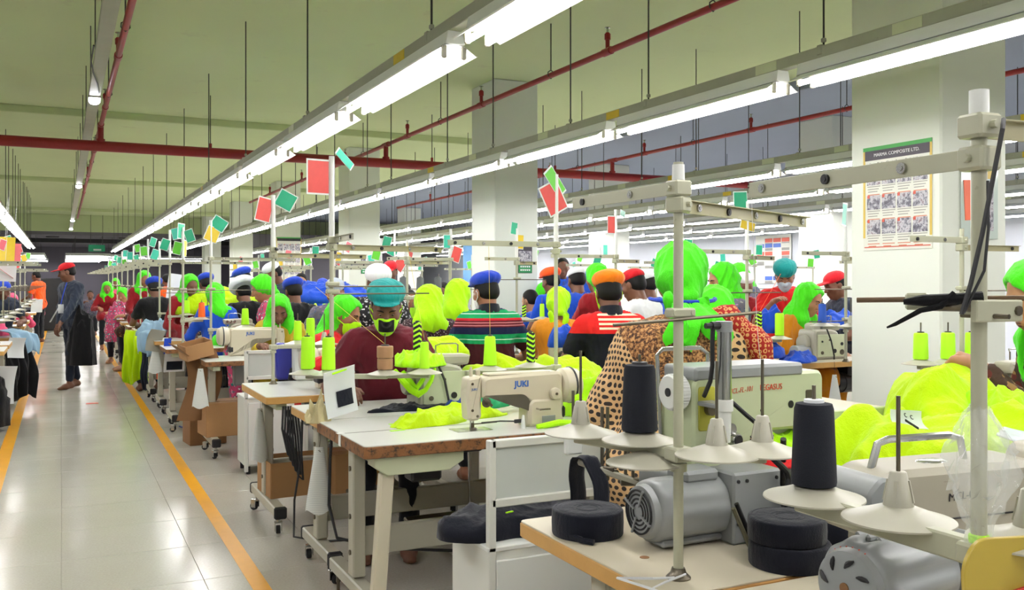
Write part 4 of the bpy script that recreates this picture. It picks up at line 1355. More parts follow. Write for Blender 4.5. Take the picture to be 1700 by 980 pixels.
# notice boards on the far right wall
t = thing('notice_board', 'tall notice board of red and blue headed sheets on the far right wall', 'notice board', (14.48, 16.0, 1.92), -PI / 2)
MB().box((0, -.01, 0), (1.15, .02, 1.08), .004).put('board', POSTP, t)
for i, (z, m) in enumerate(((.42, POSTR), (.30, POSTB), (.12, POSTR), (-.10, CAPG), (-.44, POSTB))):
    for c in range(4):
        MB().box(((c - 1.5) * .27, -.022, z), (.24, .004, .09), .0).put('sheet', m if (c + i) % 4 else POSTP, t)
        MB().box(((c - 1.5) * .27, -.0215, z - .085), (.24, .003, .06), .0).put('sheet', CAPG if c % 2 else POSTP, t)
t = thing('notice_board', 'wide white and red notice board beside the tall board on the wall', 'notice board', (14.48, 14.3, 1.75), -PI / 2)
MB().box((0, -.01, 0), (1.5, .02, .85), .004).put('board', POSTP, t)
MB().box((.35, -.022, -.03), (.6, .004, .74)).put('red_chart', POSTR, t)
MB().box((0, -.022, .39), (1.46, .004, .07)).put('gold_heading', POSTY, t)
b = MB()
for k in range(9): b.box((-.38, -.0215, .28 - k * .075), (.62, .002, .006))
b.put('ruled_lines', CAPG, t, kind='stuff')
t = thing('banner', 'pale blue hanging banner near the far right wall', 'banner', (9.0, 20.0, 1.85), 0)
MB().box((0, 0, 0), (.9, .02, .9), .004).put('sheet', mat('blue_banner', '#6fa3d6', .5, var=.2, scale=6), t)
MB().box((0, 0, .47), (1.0, .03, .03), .005).put('rail', STEEL, t)
MB().cyl((-.4, 0, .48), (-.4, 0, 1.95), .006, n=6).put('hanger_rod', RODM, t); MB().cyl((.4, 0, .48), (.4, 0, 1.95), .006, n=6).put('hanger_rod', RODM, t)
# ------------------------------------------------------------------ sewing tables
def seam(t, y, w, zt=.78):
    MB().box((w / 2, y, zt + .0002), (w - .01, .004, .0012)).put('board_seam', DSTEEL, t)
T0 = table('cream topped table nearest the camera, carrying the ribbed grey motor', 1.05, .80, 1.25, .655, WOODE, LAMIN2, motor=False, pedal=False)
T2 = table('light edged cream table holding the coverstitch machine and navy tape rolls', 1.066, 1.475, 1.22, .655, WOODE, LAMIN2, flip=-1)
t = T2
MB().prism(fillet([(.30, .28), (.58, .28), (.58, .36), (.30, .50)], .02, 3), .776, .7806, 0, 'xy').put('table_cutout', BLACKP, t)
for x, y in ((.11, .24), (.52, .17), (.56, .24)): MB().cyl((x, y, .779), (x, y, .7808), .011, n=14).put('plugged_hole', CARDB2, t)
T1 = table('white topped table with worn brown edge and a lockstitch machine, near the aisle', 1.02, 3.33, 1.28, .72, WORNE, LAMIN, motor=True, flip=-1, casters=False, pedal=True, th=.05)
seam(T1, .33, 1.28)
MB().box((-.0005, .335, .755), (.003, .03, .052)).put('white_strap', WHITEP, T1)
MB().box((.002, .335, .7808), (.03, .03, .0012)).put('white_strap', WHITEP, T1)
MB().prism([(.05, .69), (.05, .728), (.42, .728), (.42, .69), (.36, .655), (.10, .655)], .03, .12, .004).put('under_bracket', ENAMELG, T1)
MB().bar((.11, .07, .66), (.055, .05, 0), .055, .045, .006).put('leg', CREAM, T1)
T1B = table('pale edged table behind the worn one, where the masked man in maroon sews', 1.03, 4.06, 1.25, .55, WOODE, LAMIN, flip=1)
T3 = table('wood edged table on castors with black cable bundle under its aisle corner', .985, 4.99, 1.22, .76, WOODE, LAMIN, flip=1)
T4 = table('brown edged table where the woman in the yellow dress sews', 1.0, 7.41, 1.1, .56, WORNE, LAMIN)
FAR_A = [(.86, 8.93, 'sixth'), (.87, 10.2, 'seventh'), (.86, 11.25, 'eighth'), (.84, 12.6, 'ninth'), (.82, 13.6, 'tenth'), (.82, 15.0, 'eleventh'), (.82, 16.4, 'twelfth'), (.82, 18.0, 'thirteenth'), (.82, 19.6, 'fourteenth'), (.82, 21.4, 'fifteenth'), (.82, 23.4, 'sixteenth')]
for i, (x, y, o) in enumerate(FAR_A):
    table('sewing table, %s from the camera in the row right of the aisle' % o, x, y, 1.2, .62, WORNE if i % 2 == 0 else WOODE, LAMIN, motor=i < 3, pedal=i < 3)
LEFT = [(-1.66, 9.35), (-1.66, 10.25), (-1.66, 11.6), (-1.66, 12.9), (-1.66, 14.5), (-1.66, 16.2), (-1.66, 18.2), (-1.66, 20.5)]
for i, (x, y) in enumerate(LEFT):
    table('sewing table, %s from the camera in the row left of the aisle' % ORD[i], x, y, 1.2, .66, WOODE, LAMIN, motor=False, pedal=False, casters=False)

# second row (between the first row and the columns) and rows beyond
ROWB = [(2.97, 5.12), (2.45, 7.0), (2.75, 8.6), (2.75, 10.0), (2.75, 11.5), (2.75, 13.1), (2.75, 15), (2.75, 17)]
for i, (x, y) in enumerate(ROWB):
    table('sewing table, %s from the camera in the second row, in front of the columns' % ORD[i], x, y, 1.7 if i == 1 else 1.15, .62, WOODE, LAMIN, motor=i < 2, pedal=False, casters=i < 2)
table('wood edged table under the pale overlock machine behind the shawl', 2.72, 3.22, .95, .58, WOODE, LAMIN2, motor=False, pedal=False, casters=False)
TR = table('wood edged table left of the near column, with the blue cloth', 4.394, 4.763, 1.25, .45, WOODE, LAMIN2, motor=True, pedal=False, zt=.84)
table('table at the near column under the neon cones', 3.35, 2.45, 1.1, .62, WOODE, LAMIN2, motor=False, pedal=False)
ROWC = [(5.55, 7.4), (5.55, 9.0), (5.55, 10.8), (5.55, 12.8), (5.55, 15), (7.2, 6.4), (7.2, 8.2), (7.2, 10.2), (7.2, 12.4), (9.1, 9.2), (9.1, 11.2)]
for i, (x, y) in enumerate(ROWC):
    table('sewing table among the rows beyond the columns', x, y, 1.15, .62, WOODE, LAMIN, motor=False, pedal=False, casters=False, group='tables beyond the columns')

# ------------------------------------------------------------------ thread stands with long masts
S1D = [(1.137, 1.677, 1.062), (1.178, 1.465, 1.062), (1.071, 1.819, 1.062), (1.288, 1.456, 1.062)]
S1 = stand('thread stand with crossed guide arms rising in front of the woman in the netted shawl', 1.158, 1.565, [(.0, .42), (.66, .30)],
           [(S1D[0][0] - 1.158, S1D[0][1] - 1.565, 0), (S1D[1][0] - 1.158, S1D[1][1] - 1.565, 1), (S1D[2][0] - 1.158, S1D[2][1] - 1.565, 1), (S1D[3][0] - 1.158, S1D[3][1] - 1.565, 1)], [(.95, -.25, 1.335, .012, (.15, .17))], mast=1.645, zs=1.066, spoolbar=[(S1D[2][0] - 1.158, S1D[2][1] - 1.565), (S1D[3][0] - 1.158, S1D[3][1] - 1.565)])
MB().lathe([(.012, .004), (.080, -.016), (.0835, -.015), (.083, -.0125), (.06, -.006), (.022, .008), (.012, .010)], (S1D[0][0] - 1.158 - .02, S1D[0][1] - 1.565 - .05, .248), 36).put('spool_disc', ENAMEL, S1)
S2 = stand('thread stand with plastic bag knotted on its pole, nearest the camera', 1.14, .852, [(.02, .48), (.50, -.04)], [(.0, .31, 0), (.01, .145, 1), (.078, -.022, 1)],
           [(-.05, .9, 1.365, .0, (.03, .04))], mast=1.665, zs=1.050, armz=(.790, .835), spoolbar=[(.0, .33), (.10, -.03)], barh=.036)
S3 = stand('thread stand with tall white mast beside the man in maroon', 1.13, 4.20, [(-.02, -.38), (.60, .10)], [(.22, -.12, 0), (.40, -.16, 0), (-.10, .06, 0), (-.02, -.02, 0)], [(1, .1, 1.39, 0, (.02, .36)), (1, .1, 1.355, 0, (.0, .50))], mast=1.985, zs=.985)
S4 = stand('thread stand with red and green cards beside the woman in yellow', 1.152, 5.62, [(.0, -.05), (.62, .10)], [(.30, -.05, 1), (.16, .05, 0)], [], mast=1.925, zs=1.03)
S5 = stand('thread stand with green card over a yellow card, on the brown edged table', 1.131, 8.053, [(.75, .14)], [(.3, .1, 0), (.55, .1, 0)], [(1, .15, 1.34, 0, (.1, .5))], mast=1.92, zs=1.02)
S6 = stand('thread stand with two tilted narrow cards, further down the aisle row', 1.102, 9.755, [(.70, .12)], [(.25, .1, 0)], [(1, .1, 1.3, 0, (.2, .4))], mast=1.95)
S7 = stand('thread stand with red and lime cards between the sewing rows', 2.34, 4.23, [(-.62, -.0), (.05, .1)], [(-.42, -.08, 0), (-.16, -.02, 0)], [], mast=1.966, zs=.975, z0=.645, spoolbar=[(-.52, -.06)])
S8 = stand('thread stand with red card behind the man in the orange cap', 3.856, 6.016, [(-.55, .05), (.30, .1)], [], [], mast=1.96, z0=.01)
S9 = stand('thread stand with neon cones behind the netted shawl woman', 4.064, 4.743, [(-.50, .0), (.36, .12)], [(.10, .0, 0), (.28, .0, 0)], [(1, 0, 1.34, .0, (.3, .28))], mast=1.93, zs=1.03, z0=.01)
S10 = stand('thread stand beside the near column left edge', 4.919, 4.712, [(-.42, -.0), (.2, .0)], [(-.22, .0, 0), (-.10, -.14, 1)], [(1, 0, 1.36, .0, (.3, .2)), (1, .0, 1.14, .0, (.35, .1))], mast=1.95, zs=1.11, z0=.84)
S11 = stand('thread stand with three neon cones in front of the near column', 3.80, 2.93, [(-.36, .0), (.4, -.02)], [(-.30, -.02, 0), (-.17, -.06, 0), (-.06, -.1, 0)], [(1, -.02, 1.37, 0, (.0, .4)), (1, -.02, 1.34, 0, (.0, .4))], mast=None, zs=1.04)
S12 = stand('thread stand in front of the second column with green and yellow cards', 3.525, 7.07, [(-.32, -.02), (.20, .0)], [(.02, -.1, 0), (.22, -.05, 0)], [(1, .0, 1.43, 0, (.3, .28))], mast=1.86, zs=1.09)
S13 = stand('thread stand with teal and red cards over the veiled women', 3.051, 7.415, [(-.40, .0)], [(-.35, 0, 0)], [], mast=1.86)
S14 = stand('thread stand with grey thread cones behind the man in maroon', 2.575, 7.203, [(-.1, .2), (.32, .0)], [(.0, .1, 0), (.16, .12, 0), (.32, .10, 0)], [], mast=1.75, zs=1.29)
S15 = stand('thread stand with crossed cards seen above the teal cap', 3.46, 10.111, [(.3, .0)], [], [], mast=2.0)

def cards(st, specs, who):
    for i, (dx, dz, yaw, roll, col, nm, w, h) in enumerate(specs):
        l = st.location
        card(nm, (l.x + dx, l.y - .008, dz), yaw, roll, col, w, h, 'signal cards on the masts')
cards(S3, [(-.065, 1.885, 8, 0, 'red', 'red signal card on the tall mast beside the man in maroon', .115, .165), (.06, 1.975, 25, 38, 'teal', 'curled pale card at the tip of the tall mast', .12, .04)], 0)
cards(S4, [(-.055, 1.835, 12, 12, 'red', 'red signal card on the mast beside the woman in yellow', .10, .15), (.075, 1.895, -8, 28, 'green', 'green tilted signal card on the mast beside the woman in yellow', .115, .11)], 0)
cards(S5, [(.065, 1.89, -5, 32, 'green', 'green tilted card on the mast of the brown edged table', .13, .11), (.01, 1.80, 10, 22, 'yellow', 'yellow card under a green one, brown edged table mast', .12, .13)], 0)
cards(S6, [(-.02, 1.91, 50, 4, 'green', 'narrow edge-on green card on the mast of the sixth table', .12, .16), (.01, 1.74, 55, 8, 'yellow', 'narrow pale card under the edge-on green one', .10, .17)], 0)
cards(S7, [(-.02, 1.84, 5, -28, 'red', 'large tilted red card on the mast between the rows', .13, .17), (-.01, 1.925, 15, 48, 'lime', 'lime green card tilted behind the large red card', .17, .075)], 0)
cards(S8, [(-.045, 1.84, 5, 0, 'red', 'plain red card on the mast behind the orange cap', .075, .14), (.06, 1.93, 35, 8, 'green', 'small green card beside the plain red card', .10, .05)], 0)
cards(S9, [(-.06, 1.925, 6, -4, 'green', 'green written card over the long guide arm left of the column', .13, .14), (.0, 1.77, 0, 12, 'yellow', 'yellow card below the green written card', .13, .06)], 0)
cards(S10, [(-.02, 1.87, 60, -10, 'teal', 'teal card edge-on by the near column', .1, .16)], 0)
cards(S12, [(-.03, 1.86, 10, 8, 'green', 'green card tilted in front of the second column', .07, .11), (.03, 1.745, 0, 3, 'yellow', 'glossy yellow card in front of the second column poster', .065, .13)], 0)
cards(S13, [(-.03, 1.75, 5, 0, 'teal', 'teal card over the neon veils', .085, .12), (.05, 1.64, 10, 18, 'red', 'red tilted card over the neon veils', .10, .14)], 0)
cards(S15, [(-.03, 1.75, 5, 25, 'green', 'green diamond card above the teal cap', .13, .10), (.06, 1.60, 10, 35, 'red', 'dark red diamond card above the teal cap', .14, .15)], 0)
# cards and stands of the far rows: only cards a few pixels wide
k = 0
pal = ['red', 'green', 'yellow', 'teal', 'pink', 'lime']
def farstand(x, y, where, grp, n=2, mast=1.9):
    global k
    s = stand('thread stand %s' % where, x, y, [(.45 if k % 2 else -.45, .05)], [(.18, .06, 0)], [(1, .05, 1.33, 0, (.1, .4))], mast=mast, group=grp)
    for i in range(n):
        k += 1
        card('small %s signal card %s' % (pal[(k * 7 + i * 3) % 6], where), (x + (-.05 if i else .06), y - .01, mast - .04 - i * .12), rnd.uniform(-40, 40), rnd.uniform(-25, 25), pal[(k * 7 + i * 3) % 6], .09, .125, 'signal cards ' + where)
    return s
for i, (x, y, o) in enumerate(FAR_A):
    farstand(x + .18, y + .3, 'on the %s table of the row right of the aisle' % o, 'thread stands in the row right of the aisle', 2, 1.88 + .08 * (i % 2))
for i, (x, y) in enumerate(LEFT):
    farstand(x + 1.0, y + .3, 'on the %s table left of the aisle' % ORD[i], 'thread stands left of the aisle', 2, 1.86 + .1 * (i % 2))
    if i % 2 == 0: farstand(x + .45, y + .4, 'deeper on the %s table left of the aisle' % ORD[i], 'thread stands left of the aisle', 1, 1.95)
for i, (x, y) in enumerate(ROWB[2:]):
    farstand(x + .15, y + .3, 'in the second row, %s table' % ORD[i + 2], 'thread stands in the second row', 2, 1.84)
    farstand(x + .9, y + .3, 'at the far end of the %s table in the second row' % ORD[i + 2], 'thread stands in the second row', 1, 1.74)
for i, (x, y) in enumerate(ROWC):
    farstand(x + .2, y + .3, 'beyond the columns, %s table there' % ORD[i], 'thread stands beyond the columns', 2, 1.82)

# ------------------------------------------------------------------ thread cones
zt = S1.location.z
def on(st, dx, dy, zs, label, m, h=.14, r0=.034, r1=.026, group=None, tip=BLACKP):
    l = st.location
    return cone(label, (l.x + dx, l.y + dy, zs + .0085), m, h, r0, r1, group, tip)
on(S1, S1D[0][0] - 1.158, S1D[0][1] - 1.565, 1.066, 'navy thread cone in front of the netted shawl woman', NAVYT, .145, .040, .034)
on(S2, .0, .31, 1.050, 'large navy thread cone on a disc in front of the neon garments', NAVYT, .138, .0375, .032, tip=PAPER)
on(S3, .40, -.16, .985, 'neon thread cone in front of the maroon shirt', NEONT, .125, .024, .019)
on(S3, .22, -.12, .985, 'lower roll of brown tape on the spool arm', BROWNT, .052, .036, .036)
cone('upper roll of brown tape stacked on the spool arm', (1.35, 4.08, 1.047), BROWNT, .055, .038, .038)
on(S3, -.10, .06, .985, 'left neon cone of the pair beside the tall mast', NEONT, .15, .030, .026)
on(S3, -.02, -.02, .985, 'right neon cone of the pair beside the tall mast', NEONT, .15, .032, .028)
on(S3, -.07, .12, .985, 'small neon cone peeping above the pair', NEONT, .235, .022, .020)
on(S7, -.42, -.08, .975, 'neon thread cone behind the cream lockstitch machine', NEONT, .145, .034, .026)
on(S7, -.16, -.02, .975, 'zigzag wound neon and black spool on the same arm', ZIGT, .155, .022, .022)
on(S5, .3, .1, 1.02, 'neon cone, nearer one on the brown edged table arm', NEONT)
on(S5, .55, .1, 1.02, 'neon cone, further one on the brown edged table arm', NEONT)
on(S9, .10, .0, 1.03, 'zigzag neon spool beside the mustard dress', ZIGT, .16, .022, .022)
on(S9, .28, .0, 1.03, 'neon cone in clear sleeve beside the mustard dress', NEONT, .15, .030, .030)
on(S10, -.22, .0, 1.11, 'blue thread cone in front of the mustard dress woman', mat('blue_thread', '#1f4fae', .7), .13, .028, .024)
on(S11, -.30, -.02, 1.04, 'neon cone, left of three before the near column', NEONT, .12, .033, .030)
on(S11, -.17, -.06, 1.04, 'neon cone, middle of three before the near column', NEONT, .12, .032, .029)
on(S11, -.06, -.10, 1.04, 'neon cone, right of three before the near column, half behind the pole', NEONT, .12, .032, .029)
on(S12, .02, -.1, 1.09, 'zigzag neon spool in front of the second column', ZIGT, .10, .018, .018)
on(S12, .22, -.05, 1.09, 'neon cone in front of the second column edge', NEONT, .11, .022, .019)
on(S4, .16, .05, 1.03, 'neon cone between the yellow dress and the green scarf', NEONT, .12, .026, .022)
on(S13, -.35, 0, 1.05, 'neon cone beside the black veiled back', NEONT, .12, .028, .024)
for i, dx in enumerate((.0, .16, .32)):
    on(S14, dx, .12 if i else .1, 1.29, 'grey thread cone, %s of three high on a stand' % ORD[i], GREYT, .14, .034, .030)
cone('tall zigzag spool standing on the machine by the maroon sleeve', (1.57, 4.243, 1.048), ZIGT, .155, .021, .021)
for i, (x, y, o) in enumerate(FAR_A[:8]):
    for j in range(2):
        cone('neon thread cone, %s on the %s table right of the aisle' % (('one', 'another')[j], o), (x + .36 + .22 * j, y + .36, 1.059 if j == 0 else .781), NEONT if (i + j) % 4 else ORANGET, .14, .034, .027, 'neon cones down the aisle row')
for i, (x, y) in enumerate(ROWB[2:]):
    for j in range(2): cone('neon thread cone, %s on the %s second-row table' % (('one', 'another')[j], ORD[i + 2]), (x + .33 + .32 * j, y + .36, 1.059 if j == 0 else .781), NEONT, .14, .034, .027, 'neon cones in the second row')

# ------------------------------------------------------------------ machines
JU = lockstitch('cream lockstitch machine in full view on the worn edged table', (1.775, 3.52, .78))
T_ = lambda p, z=.78: (*p[:2], z)
OV = overlock('overlock machine seen from behind, in front of the masked man in maroon', (1.74, 4.28, .78), PI)
JB2 = copy_tree(JU, (1.441, 7.9, .78), PI, 'cream lockstitch machine seen from behind before the yellow dress')
BX = copy_tree(JU, (1.52, 5.28, .78), PI, 'white lockstitch machine seen from behind beside the blue cover')
for i, (x, y, o) in enumerate(FAR_A):
    src = JU if i % 3 else OV
    copy_tree(src, (x + .66, y + .30, .78), PI if i % 2 else 0, '%s machine on the %s table of the row right of the aisle' % ('lockstitch' if i % 3 else 'overlock', o), 'machines down the aisle row')
for i, (x, y) in enumerate(LEFT):
    copy_tree(JU if i % 2 else OV, (x + .62, y + .30, .78), 0 if i % 2 else PI, 'machine on the %s table left of the aisle' % ORD[i], 'machines left of the aisle')
for i, (x, y) in enumerate(ROWB):
    copy_tree(JU if i % 2 else OV, (x + .60, y + .32, .78), 0, 'machine on the %s table of the second row' % ORD[i], 'machines of the second row')
for i, (x, y) in enumerate(ROWC):
    copy_tree(OV if i % 2 else JU, (x + .60, y + .30, .78), PI if i % 2 else 0, 'machine standing among the rows beyond the columns', 'machines beyond the columns')
l = TR.location
OVR = copy_tree(OV, (l.x + .62, l.y + .24, .84), PI, 'overlock machine with round motor before the mustard dress')
MB().lathe([(0, 0), (.045, 0), (.05, .006), (.05, .13), (.03, .15), (0, .15)], (l.x + .30, l.y + .22, .895), 24, Matrix.Rotation(PI / 2, 3, 'Y')).put('machine_motor', GREYP, None)
tag(bpy.data.objects['machine_motor'], 'round grey motor on the table before the mustard dress', 'motor')
copy_tree(OV, (3.95, 2.75, .78), 0, 'overlock machine under the neon cones at the near column')
copy_tree(OV, (2.93, 3.462, .78), PI, 'pale overlock machine just behind the red edged shawl')
copy_tree(JU, (3.247, 5.424, .78), -.5, 'pale lockstitch machine at the elbow of the orange capped man')

# ------------------------------------------------------------------ coverstitch machine on the light edged table (front faces -Y)
t = thing('coverstitch_machine', 'pale green coverstitch machine with red lettering, in front of the netted shawl', 'sewing machine', (1.40, 1.90, .78))
t.scale = (.86, 1, 1)
o = fillet([(-.005, .15), (-.005, .365), (.01, .385), (.48, .385), (.495, .37), (.495, .185), (.415, .185), (.395, .235), (.21, .235), (.20, .15)], [.008, .01, .01, .01, .01, .015, .02, .03, .03, .01], 4)
PALEG = mat('pale_green_enamel', '#bcc6a0', .35, var=.04, scale=3, dirt=('#a8ae8c', .70))
MB().prism(o, -.075, .065, .008).put('body', PALEG, t)
MB().prism(fillet([(.0, .372), (.0, .408), (.41, .408), (.41, .372)], .012, 4), -.079, .060, .008).put('top_cover', GREYP, t)
MB().prism(fillet([(-.03, 0), (-.03, .14), (.10, .165), (.24, .165), (.50, .13), (.52, .0)], .015, 4), -.10, .14, .01).put('base_casing', GREYP, t)
b = MB().box((.10, -.155, .085), (.17, .10, .17), .006); b.put('gear_case', GREYP, t)
for x, z in ((.03, .15), (.06, .15), (.165, .15), (.03, .05), (.165, .05), (.165, .02)): MB().cyl((x, -.209, z), (x, -.200, z), .0045, n=8).put('screw', BLACKP, t)
b = MB().lathe([(0, 0), (.040, 0), (.0435, .004), (.0435, .042), (.040, .046), (0, .046)], (-.055, -.03, .345), 36, Matrix.Rotation(PI / 2, 3, 'Y'))
for q in range(36):
    a = q * PI / 18
    b.box((-.032, -.03 + .0435 * math.cos(a), .345 + .0435 * math.sin(a)), (.034, .004, .004))
w = b.put('hand_wheel', WHITEP, t)
MB().cyl((-.058, -.03, .345), (-.050, -.03, .345), .011, n=14).put('hub_hole', BLACKP, w)
MB().cyl((-.01, -.03, .345), (.0, -.03, .345), .016, n=12).put('wheel_shaft', STEEL, w)
put('lettering', text_mesh('PEGASUS', .0215, .0005), REDINK, t, (.282, -.0762, .348), (RX, 0, 0), 'stuff')
put('lettering', text_mesh('MCL-FL-101', .0185, .0004, shear=.25), mat('red_marker', '#c65a3a', .5), t, (.166, -.0762, .345), (RX, math.radians(-3), 0), 'stuff')
MB().prism(fillet([(.012, .25), (.012, .36), (.07, .36), (.07, .25)], .008, 3), -.079, -.07, .002).put('recess_panel', mat('olive_enamel', '#a9a637', .4), t)
b = MB().cyl((.045, -.095, .305), (.045, -.075, .305), .016, n=16); b.put('recess_knob', DSTEEL, t)
b = MB().lathe([(0, 0), (.020, 0), (.020, .02), (.016, .03), (0, .03)], (.13, -.075, .225), 20, Matrix.Rotation(PI / 2, 3, 'X')); b.put('tension_knob', STEEL, t)
MB().cyl((.13, -.108, .225), (.13, -.104, .225), .013, n=16).put('knob_cap', BLACKP, t)
MB().lathe([(0, 0), (.016, 0), (.016, .02), (0, .02)], (.12, -.072, .25), 18, Matrix.Rotation(PI / 2, 3, 'X')).put('tension_knob', STEEL, t)
MB().box((.045, -.085, .205), (.07, .012, .024), .004).put('clip_plate', STEEL, t)
for x, z, r in ((.36, .300, .010), (.245, .29, .004), (.205, .225, .003), (.03, .305, .009), (.39, .25, .004)): MB().cyl((x, -.0775, z), (x, -.074, z), r, n=14).put('bolt_hole', BLACKP, t)
MB().prism(fillet([(.420, .225), (.420, .335), (.445, .335), (.445, .225)], .005, 3), -.078, -.073, .001).put('slot_cover', DSTEEL, t)
b = MB().tube([(-.01, .05, .15), (-.02, .06, .43), (.0, .06, .445), (.14, .06, .445), (.16, .05, .43), (.16, .05, .40)], .006, 8); b.put('guard_rail', STEEL, t)
b = MB().cyl((.035, -.15, .335), (.035, -.15, .505), .019, n=20); b.put('air_cylinder', STEEL, t)
b = MB().cyl((.035, -.15, .50), (.035, -.15, .525), .0215, n=20); b.put('cylinder_cap', GREYP, t)
b = MB().cyl((.035, -.15, .31), (.035, -.15, .337), .023, n=20); b.cyl((.035, -.15, .235), (.035, -.15, .31), .016, .019, 18); b.put('filter_bowl', WHITEP, t)
b = MB().bar((.035, -.15, .32), (.035, -.07, .32), .05, .012, .003); b.put('cylinder_bracket', GREYP, t)
b = MB().cyl((.035, -.15, .515), (-.01, -.15, .515), .010, n=10); b.cyl((-.01, -.15, .515), (-.03, -.15, .515), .007, n=8); b.put('hose_fitting', BLACKP, t)
MB().tube([(-.005, -.15, .515), (-.007, -.15, .47), (-.002, -.145, .42), (.005, -.13, .38), (.01, -.10, .34)], .006, 8).put('air_hose', CABLE, t)
MB().tube([(.085, -.085, .345), (.15, -.11, .29), (.21, -.15, .235)], .006, 8).put('cable', CABLE, t)
MB().tube([(.06, -.22, .245), (.11, -.23, .215), (.17, -.235, .17), (.185, -.24, .12), (.17, -.245, .04), (.18, -.24, .02)], .0085, 8).put('braided_hose', CABLE, t)
MB().tube([(.175, -.24, .15), (.205, -.24, .10), (.20, -.24, .03), (.18, -.24, .01), (.165, -.24, .03), (.155, -.24, .10), (.175, -.24, .15)], .008, 8).put('cable_loop', CABLE, t)
MB().tube([(.24, -.16, .23), (.26, -.14, .18), (.30, -.10, .10)], .008, 8).put('cable', CABLE, t)
MB().tube([(.05, -.215, .02), (.12, -.26, .035), (.22, -.22, .10), (.40, -.16, .17)], .008, 8).put('cable', CABLE, t)
MB().tube([(-.02, -.24, .10), (.0, -.245, .06), (.03, -.25, .004)], .006, 8).put('cable', mat('olive_cable', '#5d5a45', .6), t)
MB().tube([(-.01, -.24, .11), (.015, -.245, .06), (.045, -.25, .004)], .006, 8).put('cable', CABLE, t)

# motor of that machine
def electric_motor(label, loc, L, r, rotz=0.0, fan='rings', m=GREYP):
    """finned motor lying along +x, its fan cover at x = 0"""
    t = thing('electric_motor', label, 'motor', loc, rotz)
    R = Matrix.Rotation(PI / 2, 3, 'Y')
    n = 96
    prof = []
    rings = []
    for x, s in ((0.02, .86), (.03, .98), (.05, 1.0), (L - .05, 1.0), (L - .03, .97)):
        loop = []
        for k in range(n):
            a = 2 * PI * k / n
            bx = max(abs(math.cos(a)), abs(math.sin(a)))
            rr = r * (s * (1.0 + .10 * (1 / bx - 1))) * (1 + (.025 if fan == 'rings' else .075) * (math.cos(a * 10) if .04 < x < L - .04 else 0))
            loop.append((x, rr * math.cos(a), rr * math.sin(a)))
        rings.append(loop)
    b = MB(); b.ring(rings); b.put('housing', m, t, smooth=50)
    MB().lathe([(0, .0), (r * .60, 0), (r * .82, .006), (r * .88, .02), (r * .88, .045), (0, .045)], (0, 0, 0), 40, R).put('fan_cover', m, t)
    if fan == 'rings':
        for q in range(4):
            rr = r * (.25 + .14 * q)
            MB().lathe([(rr, -.002), (rr + r * .055, -.002), (rr + r * .055, .002), (rr, .002)], (0, 0, 0), 32, R, True).put('vent_slot', BLACKP, t)
        for q in range(4):
            a = q * PI / 2 + .4
            MB().bar((-.003, r * .2 * math.cos(a), r * .2 * math.sin(a)), (-.003, r * .78 * math.cos(a), r * .78 * math.sin(a)), .006, .004).put('vent_bridge', m, t)
    else:
        for q in range(8):
            a0 = q * PI / 4
            b = MB().tube([(-.0005, r * (.46 + .26 * v) * math.cos(a0 + .35 * v), r * (.46 + .26 * v) * math.sin(a0 + .35 * v)) for v in (0, .25, .5, .75, 1)], [.0015, .0035, .0048, .004, .0015], 6)
            b.put('vent_slot', BLACKP, t)
        MB().cyl((-.002, 0, 0), (.004, 0, 0), r * .12, n=14).put('shaft_hole', CARDB2, t)
        for q in range(14):
            a = q * PI / 16 - .6
            MB().bar((.020, r * .885 * math.cos(a), r * .885 * math.sin(a)), (.030 + (.006 if q % 4 == 0 else 0), r * .885 * math.cos(a), r * .885 * math.sin(a)), .0015, .002).put('scale_mark', REDINK, t)
    MB().box((L + .0, 0, 0), (.03, r * 2.05, r * 2.05), .012).put('end_flange', m, t)
    for sy in (-1, 1):
        for sz in (-1, 1):
            MB().cyl((L - .03, sy * r * .86, sz * r * .86), (L + .022, sy * r * .86, sz * r * .86), .008, n=8).put('bolt', DSTEEL, t)
    MB().box((L * .5, 0, -r * 1.0), (L * .7, r * 1.2, r * .22), .006).put('foot', m, t)
    if fan == 'rings': MB().box((L * .62, 0, r * 1.04), (.10, .08, .03), .008).put('terminal_box', m, t)
    else:
        for q in range(3):
            y = -r * .25 + q * r * .30
            MB().bar((.06, y, r * .99), (L * .62, y, r * .99), .010, .014, .004).put('rib', m, t)
    return t
electric_motor('grey motor with ringed fan grille behind the near thread stand', (1.20, 1.775, .866), .25, .072)
electric_motor('ribbed grey motor with curved vents, closest to the camera', (1.135, 1.09, .905), .24, .070, .10, 'curved')

# ------------------------------------------------------------------ machine closest to the camera
NB = mat('beige_enamel', '#9f9a8a', .35, var=.05, scale=4)
t = thing('sewing_machine', 'beige machine with marker lettering, behind the ribbed grey motor', 'sewing machine', (1.28, 1.23, .785), -.12)
MB().prism(fillet([(.0, .16), (.0, .235), (.05, .275), (.40, .275), (.50, .25), (.53, .20), (.53, .0), (.36, .0), (.34, .13), (.10, .14)], [.02, .04, .03, .02, .03, .02, .01, .02, .03, .02], 4), -.06, .07, .012).put('body', NB, t)
MB().prism(fillet([(.10, .0), (.08, .14), (.20, .15), (.50, .14), (.53, .0)], .02, 3), -.05, .10, .01).put('base_casing', NB, t)
MB().prism(fillet([(.005, .17), (.0, .24), (.03, .268), (.055, .262), (.055, .17)], .012, 3), -.064, .074, .006).put('end_cover', GREYP, t)
b = MB().tube([(.06, .0, .27), (.075, .0, .315), (.10, .0, .322), (.24, .0, .322), (.27, .0, .315), (.28, .0, .27)], .0075, 8); b.put('carry_handle', STEEL, t)
MB().prism(fillet([(.38, .19), (.40, .30), (.55, .30), (.60, .22), (.60, .05), (.42, .05)], .03, 4), -.075, .02, .01).put('front_casing', NB, t)
